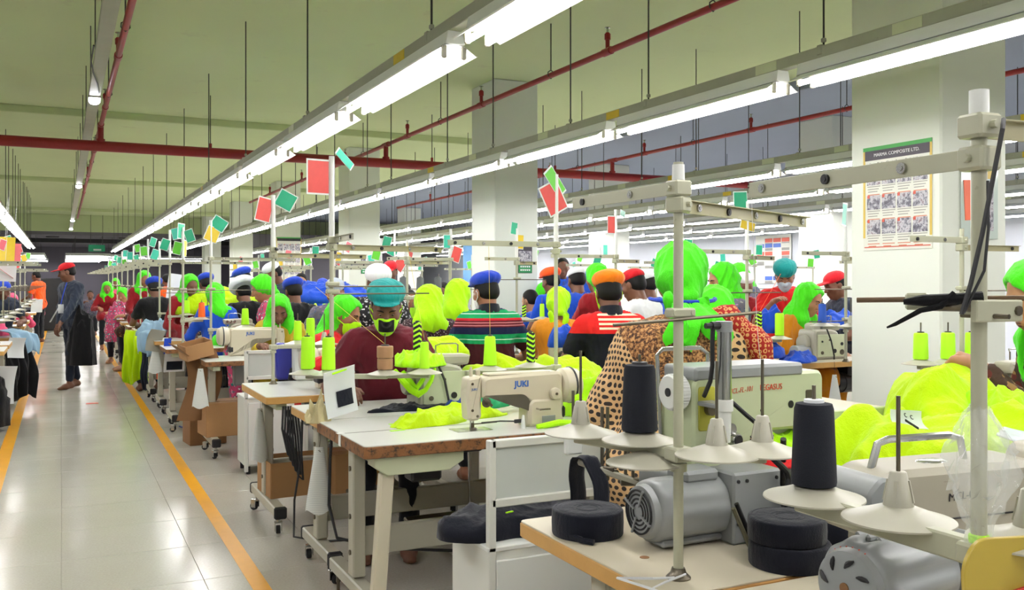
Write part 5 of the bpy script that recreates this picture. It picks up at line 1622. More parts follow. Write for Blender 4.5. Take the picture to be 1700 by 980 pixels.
put('lettering', text_mesh('MCL-01', .021, .0004, shear=.15), BLACKINK, t, (.215, -.0615, .222), (RX, math.radians(-4), 0), 'stuff')
MB().box((.26, -.062, .182), (.16, .002, .003)).put('seam_line', BLACKP, t)
b = MB().cyl((.44, -.08, .19), (.44, -.06, .19), .016, n=14); b.cyl((.47, -.085, .16), (.47, -.06, .16), .010, n=12); b.box((.46, -.082, .13), (.05, .02, .03), .004); b.put('tension_assembly', DSTEEL, t)
for x, z in ((.18, .25), (.26, .255)): MB().box((x, -.057, z), (.022, .006, .007), .003).put('oil_slot', DSTEEL, t)
MB().ell((.20, .0, .274), (.035, .022, .006), 14, 6).put('oil_window', STEEL, t)
for x, z in ((.30, .12), (.16, .07)): MB().cyl((x, -.064, z), (x, -.055, z), .008, n=10).put('screw', DSTEEL, t)
t = thing('work_plate', 'glossy yellowed plate leaning at the foot of the nearest thread stand', 'plate', (1.097, 0.82, 0.933), -.3)
MB().prism(fillet([(-.02, 0), (-.025, .09), (-.005, .125), (.12, .125), (.14, 0)], .02, 4), -.004, .004, .001).put('panel', mat('yellowed_enamel', '#b39c3e', .3, var=.08), t)
MB().prism(fillet([(.0, 0), (.02, .05), (.18, .09), (.18, 0)], .01, 3), -.012, -.006, .001).put('red_trim', mat('red_enamel', '#c03028', .35), t)
MB().bar((.0, .0, .002), (.0, .05, .002), .12, .004, .001).put('base', NB, t)

# ------------------------------------------------------------------ navy tape rolls and tape feeder on the light edged table
def tape_roll(label, loc, r, h, group=None, tail=False):
    t = thing('tape_roll', label, 'tape roll', loc, rnd.random(), group)
    b = MB().lathe([(.016, h * .92), (.016, h * .2), (.02, 0), (r * .98, 0), (r, h * .06), (r * 1.01, h * .5), (r, h * .93), (r * .97, h), (r * .6, h * 1.03), (.03, h)], n=44)
    b.put('roll', NAVY, t, smooth=60)
    for q in range(6):
        rr = r * (.28 + .12 * q)
        MB().lathe([(rr, h * 1.002), (rr + .003, h * 1.022), (rr + .006, h * 1.002)], n=40, wrap=True).put('wound_edge', NAVY, t)
    if tail: MB().tube([(-r * .9, .02, .012), (-r * 1.08, -.01, .008), (-r * 1.12, -.04, .006)], .008, 6).put('loose_end', NAVY, t)
    return t
tape_roll('navy tape roll lying on the corner of the light edged table', (1.165, 1.945, .78), .088, .062, None, True)
tape_roll('lower of two stacked navy tape rolls beside the braided hoses', (1.435, 1.535, .78), .088, .052)
tape_roll('upper of two stacked navy tape rolls beside the braided hoses', (1.432, 1.540, .8345), .084, .050)
heap('cloth_pile', 'dark navy cloth heaped behind the stacked tape rolls', 'cloth', (1.66, 1.62, .78), (.16, .10, .12), NAVY, 31, amp=.7)
t = thing('tape_feeder', 'steel tape feeder with upright rods in front of the white cabinet panel', 'tape feeder', (1.30, 2.10, .78))
b = MB().bar((-.06, .02, .14), (.10, -.06, .075), .020, .018, .004); b.put('arm', ENAMEL, t)
MB().box((-.075, .02, .185), (.05, .02, .05), .004).put('block', WHITEP, t)
MB().box((.10, -.06, .035), (.035, .035, .08), .004).put('base', ENAMEL, t)
MB().cyl((-.075, .02, .20), (-.075, .02, .33), .0042, n=8).put('rod', DSTEEL, t)
for i, (x, y) in enumerate(((.0, -.005), (.013, -.012), (.055, -.035), (.072, -.045))):
    MB().cyl((x, y, .09), (x, y, .285), .0048, n=8).put('rod', DSTEEL, t)
b = MB().box((.005, -.01, .115), (.05, .022, .022), .003, (0, 0, -.5)); b.box((.065, -.04, .085), (.05, .022, .022), .003, (0, 0, -.5)); b.cyl((.03, -.03, .11), (.03, -.0, .11), .008, n=8); b.put('rod_clamp', DSTEEL, t)
drape('navy_tape', 'navy tape looped over the steel feeder arm', 'tape', (1.262, 2.10, .78), [(-.05, .0), (-.035, .09), (-.005, .155), (.03, .15), (.05, .09), (.055, .0)], .055, NAVY, 4, .2, 8, .001, .003)
b = MB().tube([(1.14, 1.555, .786), (1.09, 1.56, .790), (1.03, 1.60, .788), (1.06, 1.50, .787), (1.05, 1.44, .76)], .003, 6)
tag(b.put('white_string', WHITEC), 'thin white string tied round the near stand foot', 'string')
b = MB()
b.tube([(1.158, 1.54, .795), (1.10, 1.53, .790), (1.064, 1.52, .787), (1.062, 1.52, .70), (1.063, 1.515, .62)], .0025, 6)
tag(b.put('white_string', WHITEC), 'thin white string hanging over the light wood table edge', 'string')

# bag, ribbon, straps on the nearest stand
def bag():
    n = 30; rings = []
    r = np.random.RandomState(5)
    for i in range(26):
        v = i / 25; z = 1.225 - v * .215
        prof = .013 + .030 * math.sin(min(1, v * 1.35) * PI) ** .8 + (.0 if v < .75 else .004)
        loop = []
        for k in range(n):
            a = 2 * PI * k / n
            w = 1 + .16 * math.sin(a * 5 + v * 9) + .12 * math.sin(a * 8 - v * 14) + .045 * r.randn()
            ex = 1.0 + .55 * max(0, math.cos(a - .1)) * math.sin(v * PI)
            loop.append((1.14 + prof * w * ex * math.cos(a) * 1.0, .852 + prof * w * math.sin(a) * .8, z + .003 * r.randn()))
        rings.append(loop)
    b = MB(); b.ring(rings, cap0=False, cap1=False)
    return b
t = NT('clear_plastic_film')
t.b.inputs['Base Color'].default_value = (.95, .97, .95, 1); t.b.inputs['Roughness'].default_value = .12
t.b.inputs['Alpha'].default_value = .26; t.b.inputs['Specular IOR Level'].default_value = .9
tag(bag().put('plastic_bag', t.m, smooth=70), 'crumpled clear plastic bag knotted on the nearest stand pole', 'bag')
b = MB().lathe([(.011, .0), (.0135, .002), (.0135, .014), (.011, .016)], (1.14, .852, 1.035), 20, None, True)
b.tube([(1.15, .842, 1.043), (1.166, .838, 1.03), (1.172, .836, 1.005), (1.176, .834, .99)], [.004, .006, .005, .003], 6)
tag(b.put('neon_ribbon', NEONYG), 'neon ribbon tied round the foot of the nearest pole', 'ribbon')
b = MB().tube([(1.154, 0.825, 1.622), (1.139, 0.816, 1.606), (1.127, 0.822, 1.536), (1.114, 0.828, 1.463), (1.101, 0.835, 1.398), (1.089, 0.84, 1.356)], .0035, 6)
b.tube([(1.135, 0.835, 1.538), (1.131, 0.831, 1.472), (1.121, 0.83, 1.415), (1.092, 0.839, 1.358)], .0022, 6)
tag(b.put('black_cable', CABLE), 'black cord slung down the nearest stand from its top arm', 'cord')
b = MB().tube([(1.128, .838, 1.378), (1.10, .862, 1.376), (1.075, .89, 1.374), (1.06, .91, 1.372)], [.009, .008, .008, .004], 8)
b.tube([(1.10, .86, 1.385), (1.085, .87, 1.366), (1.07, .89, 1.36), (1.055, .92, 1.34), (1.05, .93, 1.335)], [.004, .005, .004, .003, .0015], 6)
tag(b.put('black_tie', BLACKC), 'black cloth tie wound on the rod of the nearest stand', 'tie')
t = thing('guide_bracket', 'cream bracket with long rusty rod clamped to the nearest stand', 'bracket', (1.14, .852, 1.36))
MB().bar((-.03, -.014, 0), (.055, -.022, 0), .012, .030, .002).put('bracket', STANDM, t)
MB().cyl((.044, -.030, 0), (.044, -.016, 0), .007, n=8).put('bolt', DSTEEL, t)
MB().tube([(-.045, .04, .005), (-.03, .0, .005), (-.02, -.012, .004)], .006, 8).put('bent_rod', DSTEEL, t)
MB().cyl((-.05, .17, .012), (.20, -.20, .022), .0040, n=8).put('long_rod', mat('rusty_steel', '#6a5644', .5, .7, .3, 40), t)
MB().box((-.048, .062, .012), (.022, .03, .024), .003, (0, 0, .6)).put('rod_block', STANDM, t)

# ------------------------------------------------------------------ white cabinets
def cabinet(label, x, y, w=.46, d=.30, zb=.55, zt=.90):
    t = thing('tool_cabinet', label, 'cabinet', (x, y, 0))
    MB().box((w / 2, d / 2, zb / 2 + .03), (w, d, zb - .06), .004).put('body', CHIPPED, t)
    MB().box((w / 2, d / 2, zb + .005), (w + .01, d + .01, .016), .003).put('top_shelf', WHITEP, t)
    dr = MB().box((w / 2, -.004, zb / 2 + .02), (w - .05, .012, zb - .10), .003).put('door', WHITEP, t)
    MB().tube([(w - .06, -.01, .30), (w - .06, -.03, .30), (w - .06, -.03, .36), (w - .06, -.01, .36)], .004, 6).put('door_handle', STEEL, dr)
    for xx in (.012, w - .012):
        MB().box((xx, .008, zt / 2 + .01), (.026, .026, zt - .02), .003).put('post', CHIPPED, t)
    MB().box((w / 2, .008, zt - .013), (w - .02, .026, .026), .003).put('top_rail', CHIPPED, t)
    MB().box((w / 2, .008, .70), (w - .02, .026, .026), .003).put('bottom_rail', CHIPPED, t)
    MB().box((w / 2, .010, .79), (w - .03, .006, .18), .001).put('back_panel', mat('panel_grey', '#c4cac6', .5, var=.03), t)
    for xx in (.03, w - .03):
        for yy in (.03, d - .03): MB().cyl((xx, yy, 0), (xx, yy, .06), .016, n=10).put('foot', RUBBER, t)
    return t
cabinet('chipped white cabinet with panelled back, in front of the light edged table', 1.205, 2.615)
cabinet('white cabinet with open shelf standing behind the castor table', 1.19, 6.80)
heap('cloth_pile', 'flat navy cloth pile on the chipped white cabinet', 'cloth', (1.40, 2.79, .565), (.27, .16, .09), NAVY, 12, amp=.5, flat=.4)
tag(MB().box((1.30, 2.66, .655), (.03, .008, .004), .001, (0, 0, .3)).put('neon_scrap', NEONYG), 'neon scrap lying on the navy cloth pile', 'scrap')

# stools under the sewers
def stool(label, x, y, h=.48, group=None):
    t = thing('stool', label, 'stool', (x, y, 0), 0, group)
    MB().box((0, 0, h - .015), (.30, .28, .03), .008).put('seat', CARDB2, t)
    for sx in (-1, 1):
        for sy in (-1, 1): MB().bar((sx * .12, sy * .11, h - .03), (sx * .135, sy * .125, 0), .022, .022, .002).put('leg', DSTEEL, t)
    return t
# ------------------------------------------------------------------ people at their work
def at_head(label, H, yaw, **k):
    """place a person so that the centre of the head is at H"""
    so = {q: v for q, v in k.items() if q in ('lean', 'turn', 'nod', 'tilt', 'sit', 'fem', 'hz', 'step', 'side', 'nl')}
    if not so.get('sit', True): so.setdefault('hz', .84)
    J = skeleton(so)
    hz = so.get('hz', .54) + H[2] - J['hc'].z
    a = math.radians(yaw)
    hx, hy = J['hc'].x, J['hc'].y
    k['hz'] = round(hz, 3)
    return person(label, H[0] - (hx * math.cos(a) - hy * math.sin(a)), H[1] - (hx * math.sin(a) + hy * math.cos(a)), yaw, **k)

def banded(name, stops, rough=.85, axis=2, extra=None):
    """knitted cloth in horizontal bands: stops are (height, colour)"""
    t = NT(name); co = t.coord()
    sp = t.n('ShaderNodeSeparateXYZ'); t.l(co, sp.inputs[0])
    z0, z1 = stops[0][0], stops[-1][0] + .02
    f = t.math('DIVIDE', t.math('SUBTRACT', sp.outputs[axis], z0), z1 - z0)
    c = t.ramp(f, [((z - z0) / (z1 - z0), col) for z, col in stops], 'CONSTANT')
    if extra:
        xlo, xhi, bands, col = extra
        m = t.math('MULTIPLY', t.math('GREATER_THAN', sp.outputs[0], xlo), t.math('LESS_THAN', sp.outputs[0], xhi))
        m = t.math('MULTIPLY', m, t.math('LESS_THAN', sp.outputs[1], .02))
        tot = None
        for zb, zh in bands:
            q = t.math('LESS_THAN', t.math('ABSOLUTE', t.math('SUBTRACT', sp.outputs[2], zb)), zh)
            tot = q if tot is None else t.math('MAXIMUM', tot, q)
        c = t.mix(t.math('MULTIPLY', m, tot), c, lin(col))
    t.l(c, t.b.inputs['Base Color']); t.b.inputs['Roughness'].default_value = rough
    t.b.inputs['Specular IOR Level'].default_value = .2
    t.bump(t.noise(co, 22, 4), .3, .02)
    return t.m

def figured(name, base, cols, scale=28, thr=.5, rough=.85, blocks=False):
    """printed cloth: voronoi flowers or blotches of several colours on a ground"""
    t = NT(name); co = t.coord()
    v = t.n('ShaderNodeTexVoronoi'); v.inputs['Scale'].default_value = scale; t.l(co, v.inputs['Vector'])
    n = t.noise(co, scale * .6, 3)
    c = t.ramp(n, [(i / max(1, len(cols)) * .5 + .28, q) for i, q in enumerate(cols)], 'CONSTANT')
    m = t.math('LESS_THAN', v.outputs['Distance'], thr)
    t.l(t.mix(m, lin(base), c), t.b.inputs['Base Color'])
    t.b.inputs['Roughness'].default_value = rough
    t.bump(t.noise(co, 18, 3), .25, .02)
    return t.m

def netted():
    """tan cloth with rows of staggered dark round holes; speckled brown across the upper middle"""
    t = NT('netted_shawl'); co = t.coord()
    sp = t.n('ShaderNodeSeparateXYZ'); t.l(co, sp.inputs[0])
    w = t.n('ShaderNodeMapping'); t.l(co, w.inputs[0])
    warp = t.noise(co, 5, 2)
    px, pz = .0235, .0205
    zz = t.math('DIVIDE', t.math('ADD', sp.outputs[2], t.math('MULTIPLY', warp, .05)), pz)
    row = t.math('FLOOR', zz)
    odd = t.math('MULTIPLY', t.math('MODULO', t.math('ABSOLUTE', row), 2), .5)
    ang = t.math('ADD', t.math('MULTIPLY', t.math('ARCTAN2', sp.outputs[0], t.math('SUBTRACT', .10, sp.outputs[1])), .24), t.math('MULTIPLY', warp, .03))
    xx = t.math('ADD', t.math('DIVIDE', ang, px), odd)
    fx = t.math('SUBTRACT', t.math('FRACT', xx), .5); fz = t.math('SUBTRACT', t.math('FRACT', zz), .5)
    d = t.math('SQRT', t.math('ADD', t.math('MULTIPLY', fx, fx), t.math('MULTIPLY', fz, fz)))
    hole = t.math('LESS_THAN', d, .335)
    net = t.mix(hole, (.58, .36, .17), (.018, .012, .010))
    sn = t.noise(co, 95, 3, .7)
    speck = t.ramp(sn, [(.40, '#2c1a0e'), (.50, '#7a4e28'), (.60, '#b98a55')])
    vx = t.math('ABSOLUTE', t.math('ADD', sp.outputs[0], .0))
    m = t.math('LESS_THAN', vx, t.math('MULTIPLY', t.math('SUBTRACT', sp.outputs[2], .82), .42))
    c = t.mix(m, net, speck)
    t.l(c, t.b.inputs['Base Color']); t.b.inputs['Roughness'].default_value = .85
    t.bump(t.math('ADD', t.math('MULTIPLY', hole, -.6), t.noise(co, 14, 3)), .35, .012)
    return t.m

def reddots():
    t = NT('red_print'); co = t.coord()
    v = t.n('ShaderNodeTexVoronoi'); v.inputs['Scale'].default_value = 55; v.inputs['Randomness'].default_value = .25; t.l(co, v.inputs['Vector'])
    r = t.math('LESS_THAN', t.math('ABSOLUTE', t.math('SUBTRACT', v.outputs['Distance'], .36)), .10)
    t.l(t.mix(r, lin('#9c1412'), lin('#d39a62')), t.b.inputs['Base Color']); t.b.inputs['Roughness'].default_value = .85
    return t.m

MAROON = cloth('maroon_shirt', '#5c1522', .12)
TEALC = cloth('teal_cap', '#0c7f7d', .12); ORANGEC = cloth('orange_cap', '#f5801c', .1); REDC = cloth('red_cap', '#c01722', .12)
BLUECAP = cloth('blue_cap', '#1f3fae', .15); YELDRESS = cloth('yellow_dress', '#b49a2a', .18, strength=.5); MUSTARD = cloth('mustard_dress', '#c07a10', .12, strength=.5)
NAVYSH = cloth('navy_shirt', '#2b3342', .15, strength=.5); NAVYP = cloth('navy_trousers', '#1c2230', .15); REDSH = cloth('red_shirt', '#c41a1c', .1)
HIVIS = cloth('orange_shirt', '#ff5a1e', .08); DKRED = cloth('dark_red_dress', '#7f1018', .15); GREYMASK = cloth('grey_mask', '#a9b2bd', .05)
FLORAL = figured('floral_print', '#b03c62', ['#d8d0d0', '#1f6f6f', '#e07898', '#3a1c2c'], 26, .42)
DARKPR = figured('dark_print', '#2a0f18', ['#c9c4c6', '#7a6a70', '#2a0f18'], 70, .30)
BWPR = figured('black_white_print', '#16161a', ['#d0d0d4', '#8a8a92'], 45, .34)
GREYPR = figured('grey_print', '#5d5a66', ['#8c6a8a', '#3f4f6a', '#8f8f86'], 34, .40)
BROWNPR = figured('brown_print', '#3a2416', ['#8a6a3a', '#5a1c14', '#b98f5a'], 24, .42)
POLO = banded('striped_polo', [(.60, '#3a1216'), (.985, '#3a1216'), (0.950, '#a31c22'), (0.980, '#138a52'), (1.012, '#cfe6da'), (1.018, '#138a52'), (1.050, '#1a2140'), (1.095, '#5a1620'), (1.105, '#b06a70'), (1.112, '#5a1620'), (1.122, '#b06a70'), (1.129, '#5a1620'), (1.140, '#b5202a'), (1.157, '#138a52'), (1.182, '#d5e8dc'), (1.188, '#138a52'), (1.212, '#16204a'), (1.235, '#157a90'), (1.250, '#16204a')])
POLOR = banded('red_navy_polo', [(.60, '#15161f'), (1.085, '#c8201f'), (1.40, '#c8201f')], extra=(-.10, .17, ((1.200, .0065), (1.172, .0065), (1.145, .0065), (1.118, .0065)), '#e9e2c8'))

# the man walking down the aisle
at_head('man in red visor cap and navy clothes walking barefoot down the aisle', (0.064, 13.343, 1.526), 122, turn=-34, skin=0, top=NAVYSH, bottom=NAVYP, head='visor', headm=REDC, q=1, sleeve='long', sit=False,
        lean=3, nod=14, step=-.10, hl=(-.20, .30, .86), hr=(.24, .06, .82), hcut=1)
m = (0.246, 13.142, 0.68)
b = heap('black_garments', 'bundle of black garments carried by the man walking in the aisle', 'garments', (m[0], m[1], m[2] - .36), (.19, .10, .74), BLACKC, 77, -.5, f=16, amp=1.6, flat=.75)
t = thing('identity_card', 'white identity card on a lanyard hanging before the navy shirted man', 'badge', (-0.007, 13.155, 1.051))
MB().box((0, 0, 0), (.075, .004, .115), .001, (0, 0, .5)).put('card', PAPER, t)
MB().tube([(.0, 0, .055), (.03, .02, .20), (.07, .06, .34)], .006, 6).put('lanyard', BLUECAP, t)
tag(MB().bar((-0.133, 13.329, 0.875), (-0.007, 13.155, 1.113), .02, .006, .001).put('white_strip', PAPER), 'white paper strip held out by the man walking in the aisle', 'strip')
tag(MB().bar((0.293, 13.342, 0.938), (0.379, 13.299, 0.755), .02, .006, .001).put('white_strip', PAPER), 'white paper strip sticking out behind the walking man', 'strip')
# further people by the aisle
at_head('man in orange shirt standing far down the aisle with a white board', (-0.521, 23.661, 1.524), 60, skin=0, top=HIVIS, head='none', q=2, sleeve='short', sit=False, nod=18, lean=3, hl=(-.12, .30, 1.0), hr=(.2, .2, .85))
tag(MB().box((-0.501, 23.317, 0.855), (.24, .02, .30), .004, (.2, 0, .3)).put('clipboard', PAPER), 'white board held by the far man in the orange shirt', 'clipboard')
at_head('person in pink shirt bent over behind the orange shirted man', (-0.723, 27.104, 1.179), 90, skin=1, top=PINKC, head='none', q=3, nod=30, lean=15)
at_head('blue capped worker at the left edge of the hall', (-0.708, 14.28, 1.285), 200, skin=0, top=NAVYSH, head='kufi', headm=BLUECAP, q=2, nod=25, lean=12)
tag(MB().box((-.25, 29.5, .75), (.65, .6, 1.5), .03).put('dark_cabinet', BLACKP), 'dark tall cabinet at the far end left of the aisle', 'cabinet')
# first row
at_head('man in maroon shirt and teal cap sewing, neon edged black mask', (1.527, 4.598, 1.261), 163, skin=0, top=MAROON, head='beret', headm=TEALC, q=1, sleeve='short', mask=NEONYG, maskm2=BLACKC, straps=NEONYG,
        nod=24, lean=16, hl=(-.20, .36, .85), hr=(.20, .36, .86))
at_head('woman in yellow dress and neon green scarf looking down at her machine', (1.677, 7.924, 1.162), 168, skin=0, top=YELDRESS, bottom=YELDRESS, head='hood', headm=NEONG, q=1, sleeve='long', fem=True, topkind='kameez', nod=32, lean=14)
at_head('woman in red with neon green scarf and neon mask turned to the side', (1.686, 5.913, 1.185), -128, skin=1, top=REDSH, bottom=REDSH, head='wrap', headm=NEONG, q=1, sleeve='long', fem=True, topkind='kameez', mask=NEONYG, nod=22, lean=14)
at_head('woman in floral pink dress with tied green scarf in profile', (1.69, 8.753, 1.338), 78, skin=2, top=FLORAL, bottom=FLORAL, head='tied', headm=NEONG, q=1, sleeve='long', fem=True, topkind='kameez', nod=24, lean=8)
at_head('tall standing man in white cap and navy shirt leaning over the row', (2.045, 10.027, 1.485), 100, skin=0, top=NAVYSH, head='kufi', headm=WHITEC, q=2, sit=False, nod=28, lean=14)
at_head('man in orange shirt and blue cap behind the white round cap', (1.948, 11.301, 1.429), 60, skin=0, top=HIVIS, head='beret', headm=BLUECAP, q=2, nod=20)
at_head('worker with large white round cap seen from behind', (1.801, 10.371, 1.267), 10, skin=0, top=BLACKC, head='puff', headm=WHITEC, q=2, nod=30, lean=22)
at_head('worker in blue cap and black shirt seen from behind, beside the yellow dress', (2.068, 9.124, 1.298), 10, skin=0, top=BLACKC, head='beret', headm=BLUECAP, q=2, nod=20)
at_head('man with white cap and patterned shirt half hidden by the teal cap', (2.173, 6.732, 1.391), 165, skin=0, top=BWPR, head='round', headm=WHITEC, q=2, nod=20)
at_head('worker with grey cap behind the tall mast, face turned to the camera', (2.198, 8.058, 1.303), 165, skin=1, top=GREYPR, head='kufi', headm=GREYMASK, q=2, nod=20)
at_head('person with red cap behind the crossed cards', (3.384, 10.037, 1.511), 150, skin=0, top=BLACKC, head='visor', headm=REDC, q=3, nod=15)
at_head('woman in dark printed dress under a lime veil, seen from behind', (2.409, 6.282, 1.246), -15, skin=1, top=DARKPR, bottom=DARKPR, head='veil', headm=NEONYG, q=2, sleeve='long', fem=True, topkind='kameez', nod=22, lean=12)
at_head('woman in black dress under a pointed lime veil', (2.913, 6.925, 1.291), -30, skin=1, top=BLACKC, bottom=BLACKC, head='veil', headm=NEONYG, q=2, sleeve='long', fem=True, topkind='kameez', nod=18, lean=8)
at_head('blue shirted worker between the two lime veils', (3.208, 8.006, 1.276), 150, skin=0, top=BLUEC, head='none', q=3, nod=25)
# second row, seen from behind
at_head('man in green striped polo shirt and blue cap seen from behind', (2.597, 5.688, 1.326), -12, skin=1, top=POLO, head='beret', headm=BLUECAP, q=1, sleeve='short', mask=WHITEC, nod=14, lean=8, turn=24, collar=NAVY, hl=(-.20, .34, .84), hr=(.22, .34, .84))
at_head('man in red and navy polo with white stripes and orange cap', (3.055, 4.849, 1.329), -18, skin=0, top=POLOR, head='beret', headm=ORANGEC, q=1, sleeve='short', mask=NEONYG, nod=14, lean=8, collar=NAVY, hl=(-.24, .30, .82), hr=(.2, .34, .84))
at_head('woman in mustard dress with small lime scarf seen from behind', (3.405, 6.126, 1.23), -24, skin=1, top=MUSTARD, bottom=MUSTARD, head='tied', headm=NEONYG, q=2, sleeve='long', fem=True, topkind='kameez', nod=18, lean=8)
at_head('worker in bright orange cap beyond the mustard dress', (4.41, 8.084, 1.4), 10, skin=0, top=BLUEC, head='beret', headm=HIVIS, q=2, nod=15)
at_head('worker in white cap and blue jacket beyond the mustard dress', (4.34, 7.449, 1.411), -5, skin=0, top=BLUEC, head='kufi', headm=WHITEC, q=2, nod=15, lean=8)
at_head('person in dark red dress with green scarf behind the orange cap', (4.141, 6.767, 1.431), 10, skin=1, top=DKRED, bottom=DKRED, head='wrap', headm=NEONG, q=2, sleeve='long', fem=True, topkind='kameez', nod=10, lean=4)
at_head('man in white shirt and red cap right of the orange cap', (4.033, 6.04, 1.372), 25, skin=0, top=WHITEC, head='visor', headm=REDC, q=2, nod=18, lean=12)
at_head('worker with white cap and blue vest behind the red cap', (4.924, 7.162, 1.366), 25, skin=0, top=BLUEC, head='kufi', headm=WHITEC, q=3, nod=15)
at_head('far worker in blue jacket turned to the camera', (5.402, 9.601, 1.566), 160, skin=0, top=BLUEC, head='none', q=3, sit=False, nod=20)
# the woman in the netted shawl
NET = netted()
PW, PJ = at_head('woman in netted tan shawl and bright green tied scarf, back to the camera', (1.986, 2.678, 1.413), -24, skin=1, top=NET, bottom=NET, head='tied', headm=NEONG, q=1, sleeve='long', fem=True, topkind='kameez', nod=16, lean=14, side=.14, nl=.165,
        hl=(-.20, .36, .84), hr=(.20, .36, .84))
def shawl():
    S = SDF(); J = PJ; T = lambda v: tuple(v)
    torso(S, J, .026, True)
    for n in 'lr':
        S.cap(T(J['sh' + n]), T(J['el' + n]), .076, .074, .08)
    S.cap(T(J['hip'] + Vector((-.08, -.02, -.05))), T(J['hip'] + Vector((.08, -.02, -.05))), .15, k=.12)
    S.cap(T(J['neck'] - J['up'] * .07), T(J['neck'] - J['up'] * .04), .085, .06, .06)
    f = np.array((0, 1.0, .12)); S.cut(T(J['chest'] + Vector((0, .07, 0))), f / np.linalg.norm(f), .02)
    V, Q = S.polygon(.012)
    V = V + vnormals(V, Q) * ((folds(V, 15, 15, (1, 1, .4)) - .45) * .028)[:, None]
    return qmesh('shawl', [(V, Q)])
put('shawl', shawl(), NET, PW)
def edge(side, w):
    J = PJ; V = []
    sh = J['shr'] if side > 0 else J['shl']; el = J['elr'] if side > 0 else J['ell']
    pts = [J['neck'] + Vector((side * .03, -.06, .02)), sh + Vector((side * .0, -.045, .085)), sh + Vector((side * .095, -.05, .0)), sh * .5 + el * .5 + Vector((side * .085, -.05, .0)), el + Vector((side * .08, -.04, -.05)), el + Vector((side * .04, -.03, -.22))]
    S = SDF()
    S.chain([tuple(p) for p in pts], [.03, w, w, w, w * .9, w * .8], .05)
    V, Q = S.polygon(.012)
    V = V + vnormals(V, Q) * ((folds(V, 18, 24) - .45) * .02)[:, None]
    return qmesh('red_border', [(V, Q)])
RED_P = reddots()
put('red_border', edge(1, .043), RED_P, PW, label='red printed border of the shawl')
J = PJ; hcx = J['hc']
for s_, w, ln, sp in ((-1, .080, .115, .045), (1, .070, .10, .065), (-1, .045, .135, .02)):
    g = []
    for i in range(9):
        v = i / 8
        row = []
        for q in range(6):
            u = q / 5 - .5
            row.append((s_ * (.02 + sp * v) + u * w * (1 + .6 * v) * (1 if v < .8 else 1 - (v - .8) * 2.2), -.150 - .115 * min(1, v * 2.2) - .012 * math.cos(u * 11 + v * 3), -.085 - v * ln - abs(u) * .05 * v))
        g.append([hcx + Vector(p) for p in row])
    put('scarf_tail', MB().sheet(g, .004).mesh('scarf_tail', 80), NEONG, PW)
put('scarf_tie', MB().tube([hcx + Vector((.115 * math.cos(a), -.045 - .115 * math.sin(a) * .95, -.072 - .01 * math.sin(a))) for a in [PI * q / 12 for q in range(13)]], .007, 6).mesh('scarf_tie'), BLUECAP, PW)
stool('brown stool under the woman in the netted shawl', PW.location.x, PW.location.y, .42)
# right of the orange cap
at_head('woman in grey printed dress and green hood, head turned left', (4.209, 5.173, 1.409), 72, skin=2, top=GREYPR, bottom=GREYPR, head='hood', headm=NEONG, q=1, sleeve='long', fem=True, topkind='kameez', nod=16, lean=4, sit=False)
at_head('person under a green veil below the grey printed dress', (3.382, 4.243, 1.247), -10, skin=1, top=DKRED, bottom=DKRED, head='veil', headm=NEONG, q=2, sleeve='long', fem=True, topkind='kameez', nod=20, lean=10)
at_head('far worker in green scarf near the notice boards', (6.369, 7.565, 1.469), 90, skin=1, top=GREYPR, head='hood', headm=NEONG, q=3, fem=True, sleeve='long', topkind='kameez')
at_head('far worker in white cap behind the guide arm', (5.891, 6.909, 1.365), 160, skin=0, top=DKRED, head='kufi', headm=WHITEC, q=3)
at_head('standing man in red shirt, teal cap and grey mask handling blue cloth', (5.742, 6.202, 1.453), 138, skin=1, top=REDSH, head='round', headm=TEALC, q=1, sleeve='short', sit=False, mask=GREYMASK, nod=30, lean=6, hl=(-.20, .26, 1.14), hr=(.10, .30, 1.22))
at_head('woman in mustard dress and green hood in profile beside the near column', (5.091, 5.241, 1.263), -158, skin=2, top=MUSTARD, bottom=MUSTARD, head='hood', headm=NEONG, q=1, sleeve='long', fem=True, topkind='kameez', nod=24, lean=14)
at_head('man in red cap and navy shirt facing left by the column edge', (6.291, 6.155, 1.367), 75, skin=0, top=NAVYSH, head='visor', headm=REDC, q=2, nod=18, lean=10)
PR, JR = at_head('woman in brown printed dress and green scarf at the right edge', (2.917, 1.964, 1.352), 62, skin=2, top=BROWNPR, bottom=BROWNPR, head='hood', headm=NEONG, q=1, sleeve='long', fem=True, topkind='kameez', nod=24, lean=14,
        hl=(-.02, .40, 1.115), hr=(.20, .36, .95), curl=1.5, hcut=2)
# far rows of workers
spots = [(1, 190, 'hood', NEONG, DKRED), (0, 10, 'beret', BLUECAP, BLACKC), (0, 200, 'hood', NEONG, DKRED), (0, 10, 'beret', BLUECAP, DKRED),
         (1, 180, 'hood', NEONG, DKRED), (2, 150, 'wrap', NEONG, FLORAL), (0, 20, 'none', NEONG, HIVIS), (2, 90, 'hood', NEONYG, BROWNPR),
         (2, 10, 'wrap', NEONG, BLUEC), (0, 180, 'none', NEONG, GREYPR), (0, 170, 'hood', NEONG, PINKC), (2, 160, 'none', NEONG, BLUEC),
         (2, 20, 'none', NEONG, BLUEC), (0, 200, 'hood', NEONG, BLUEC), (1, 180, 'kufi', BLUECAP, NAVYSH), (1, 180, 'none', NEONG, BLUEC), (2, 200, 'wrap', PINKC, PINKC)]
desc = {'hood': 'scarf', 'beret': 'cap', 'none': 'bare head', 'wrap': 'scarf', 'kufi': 'cap'}
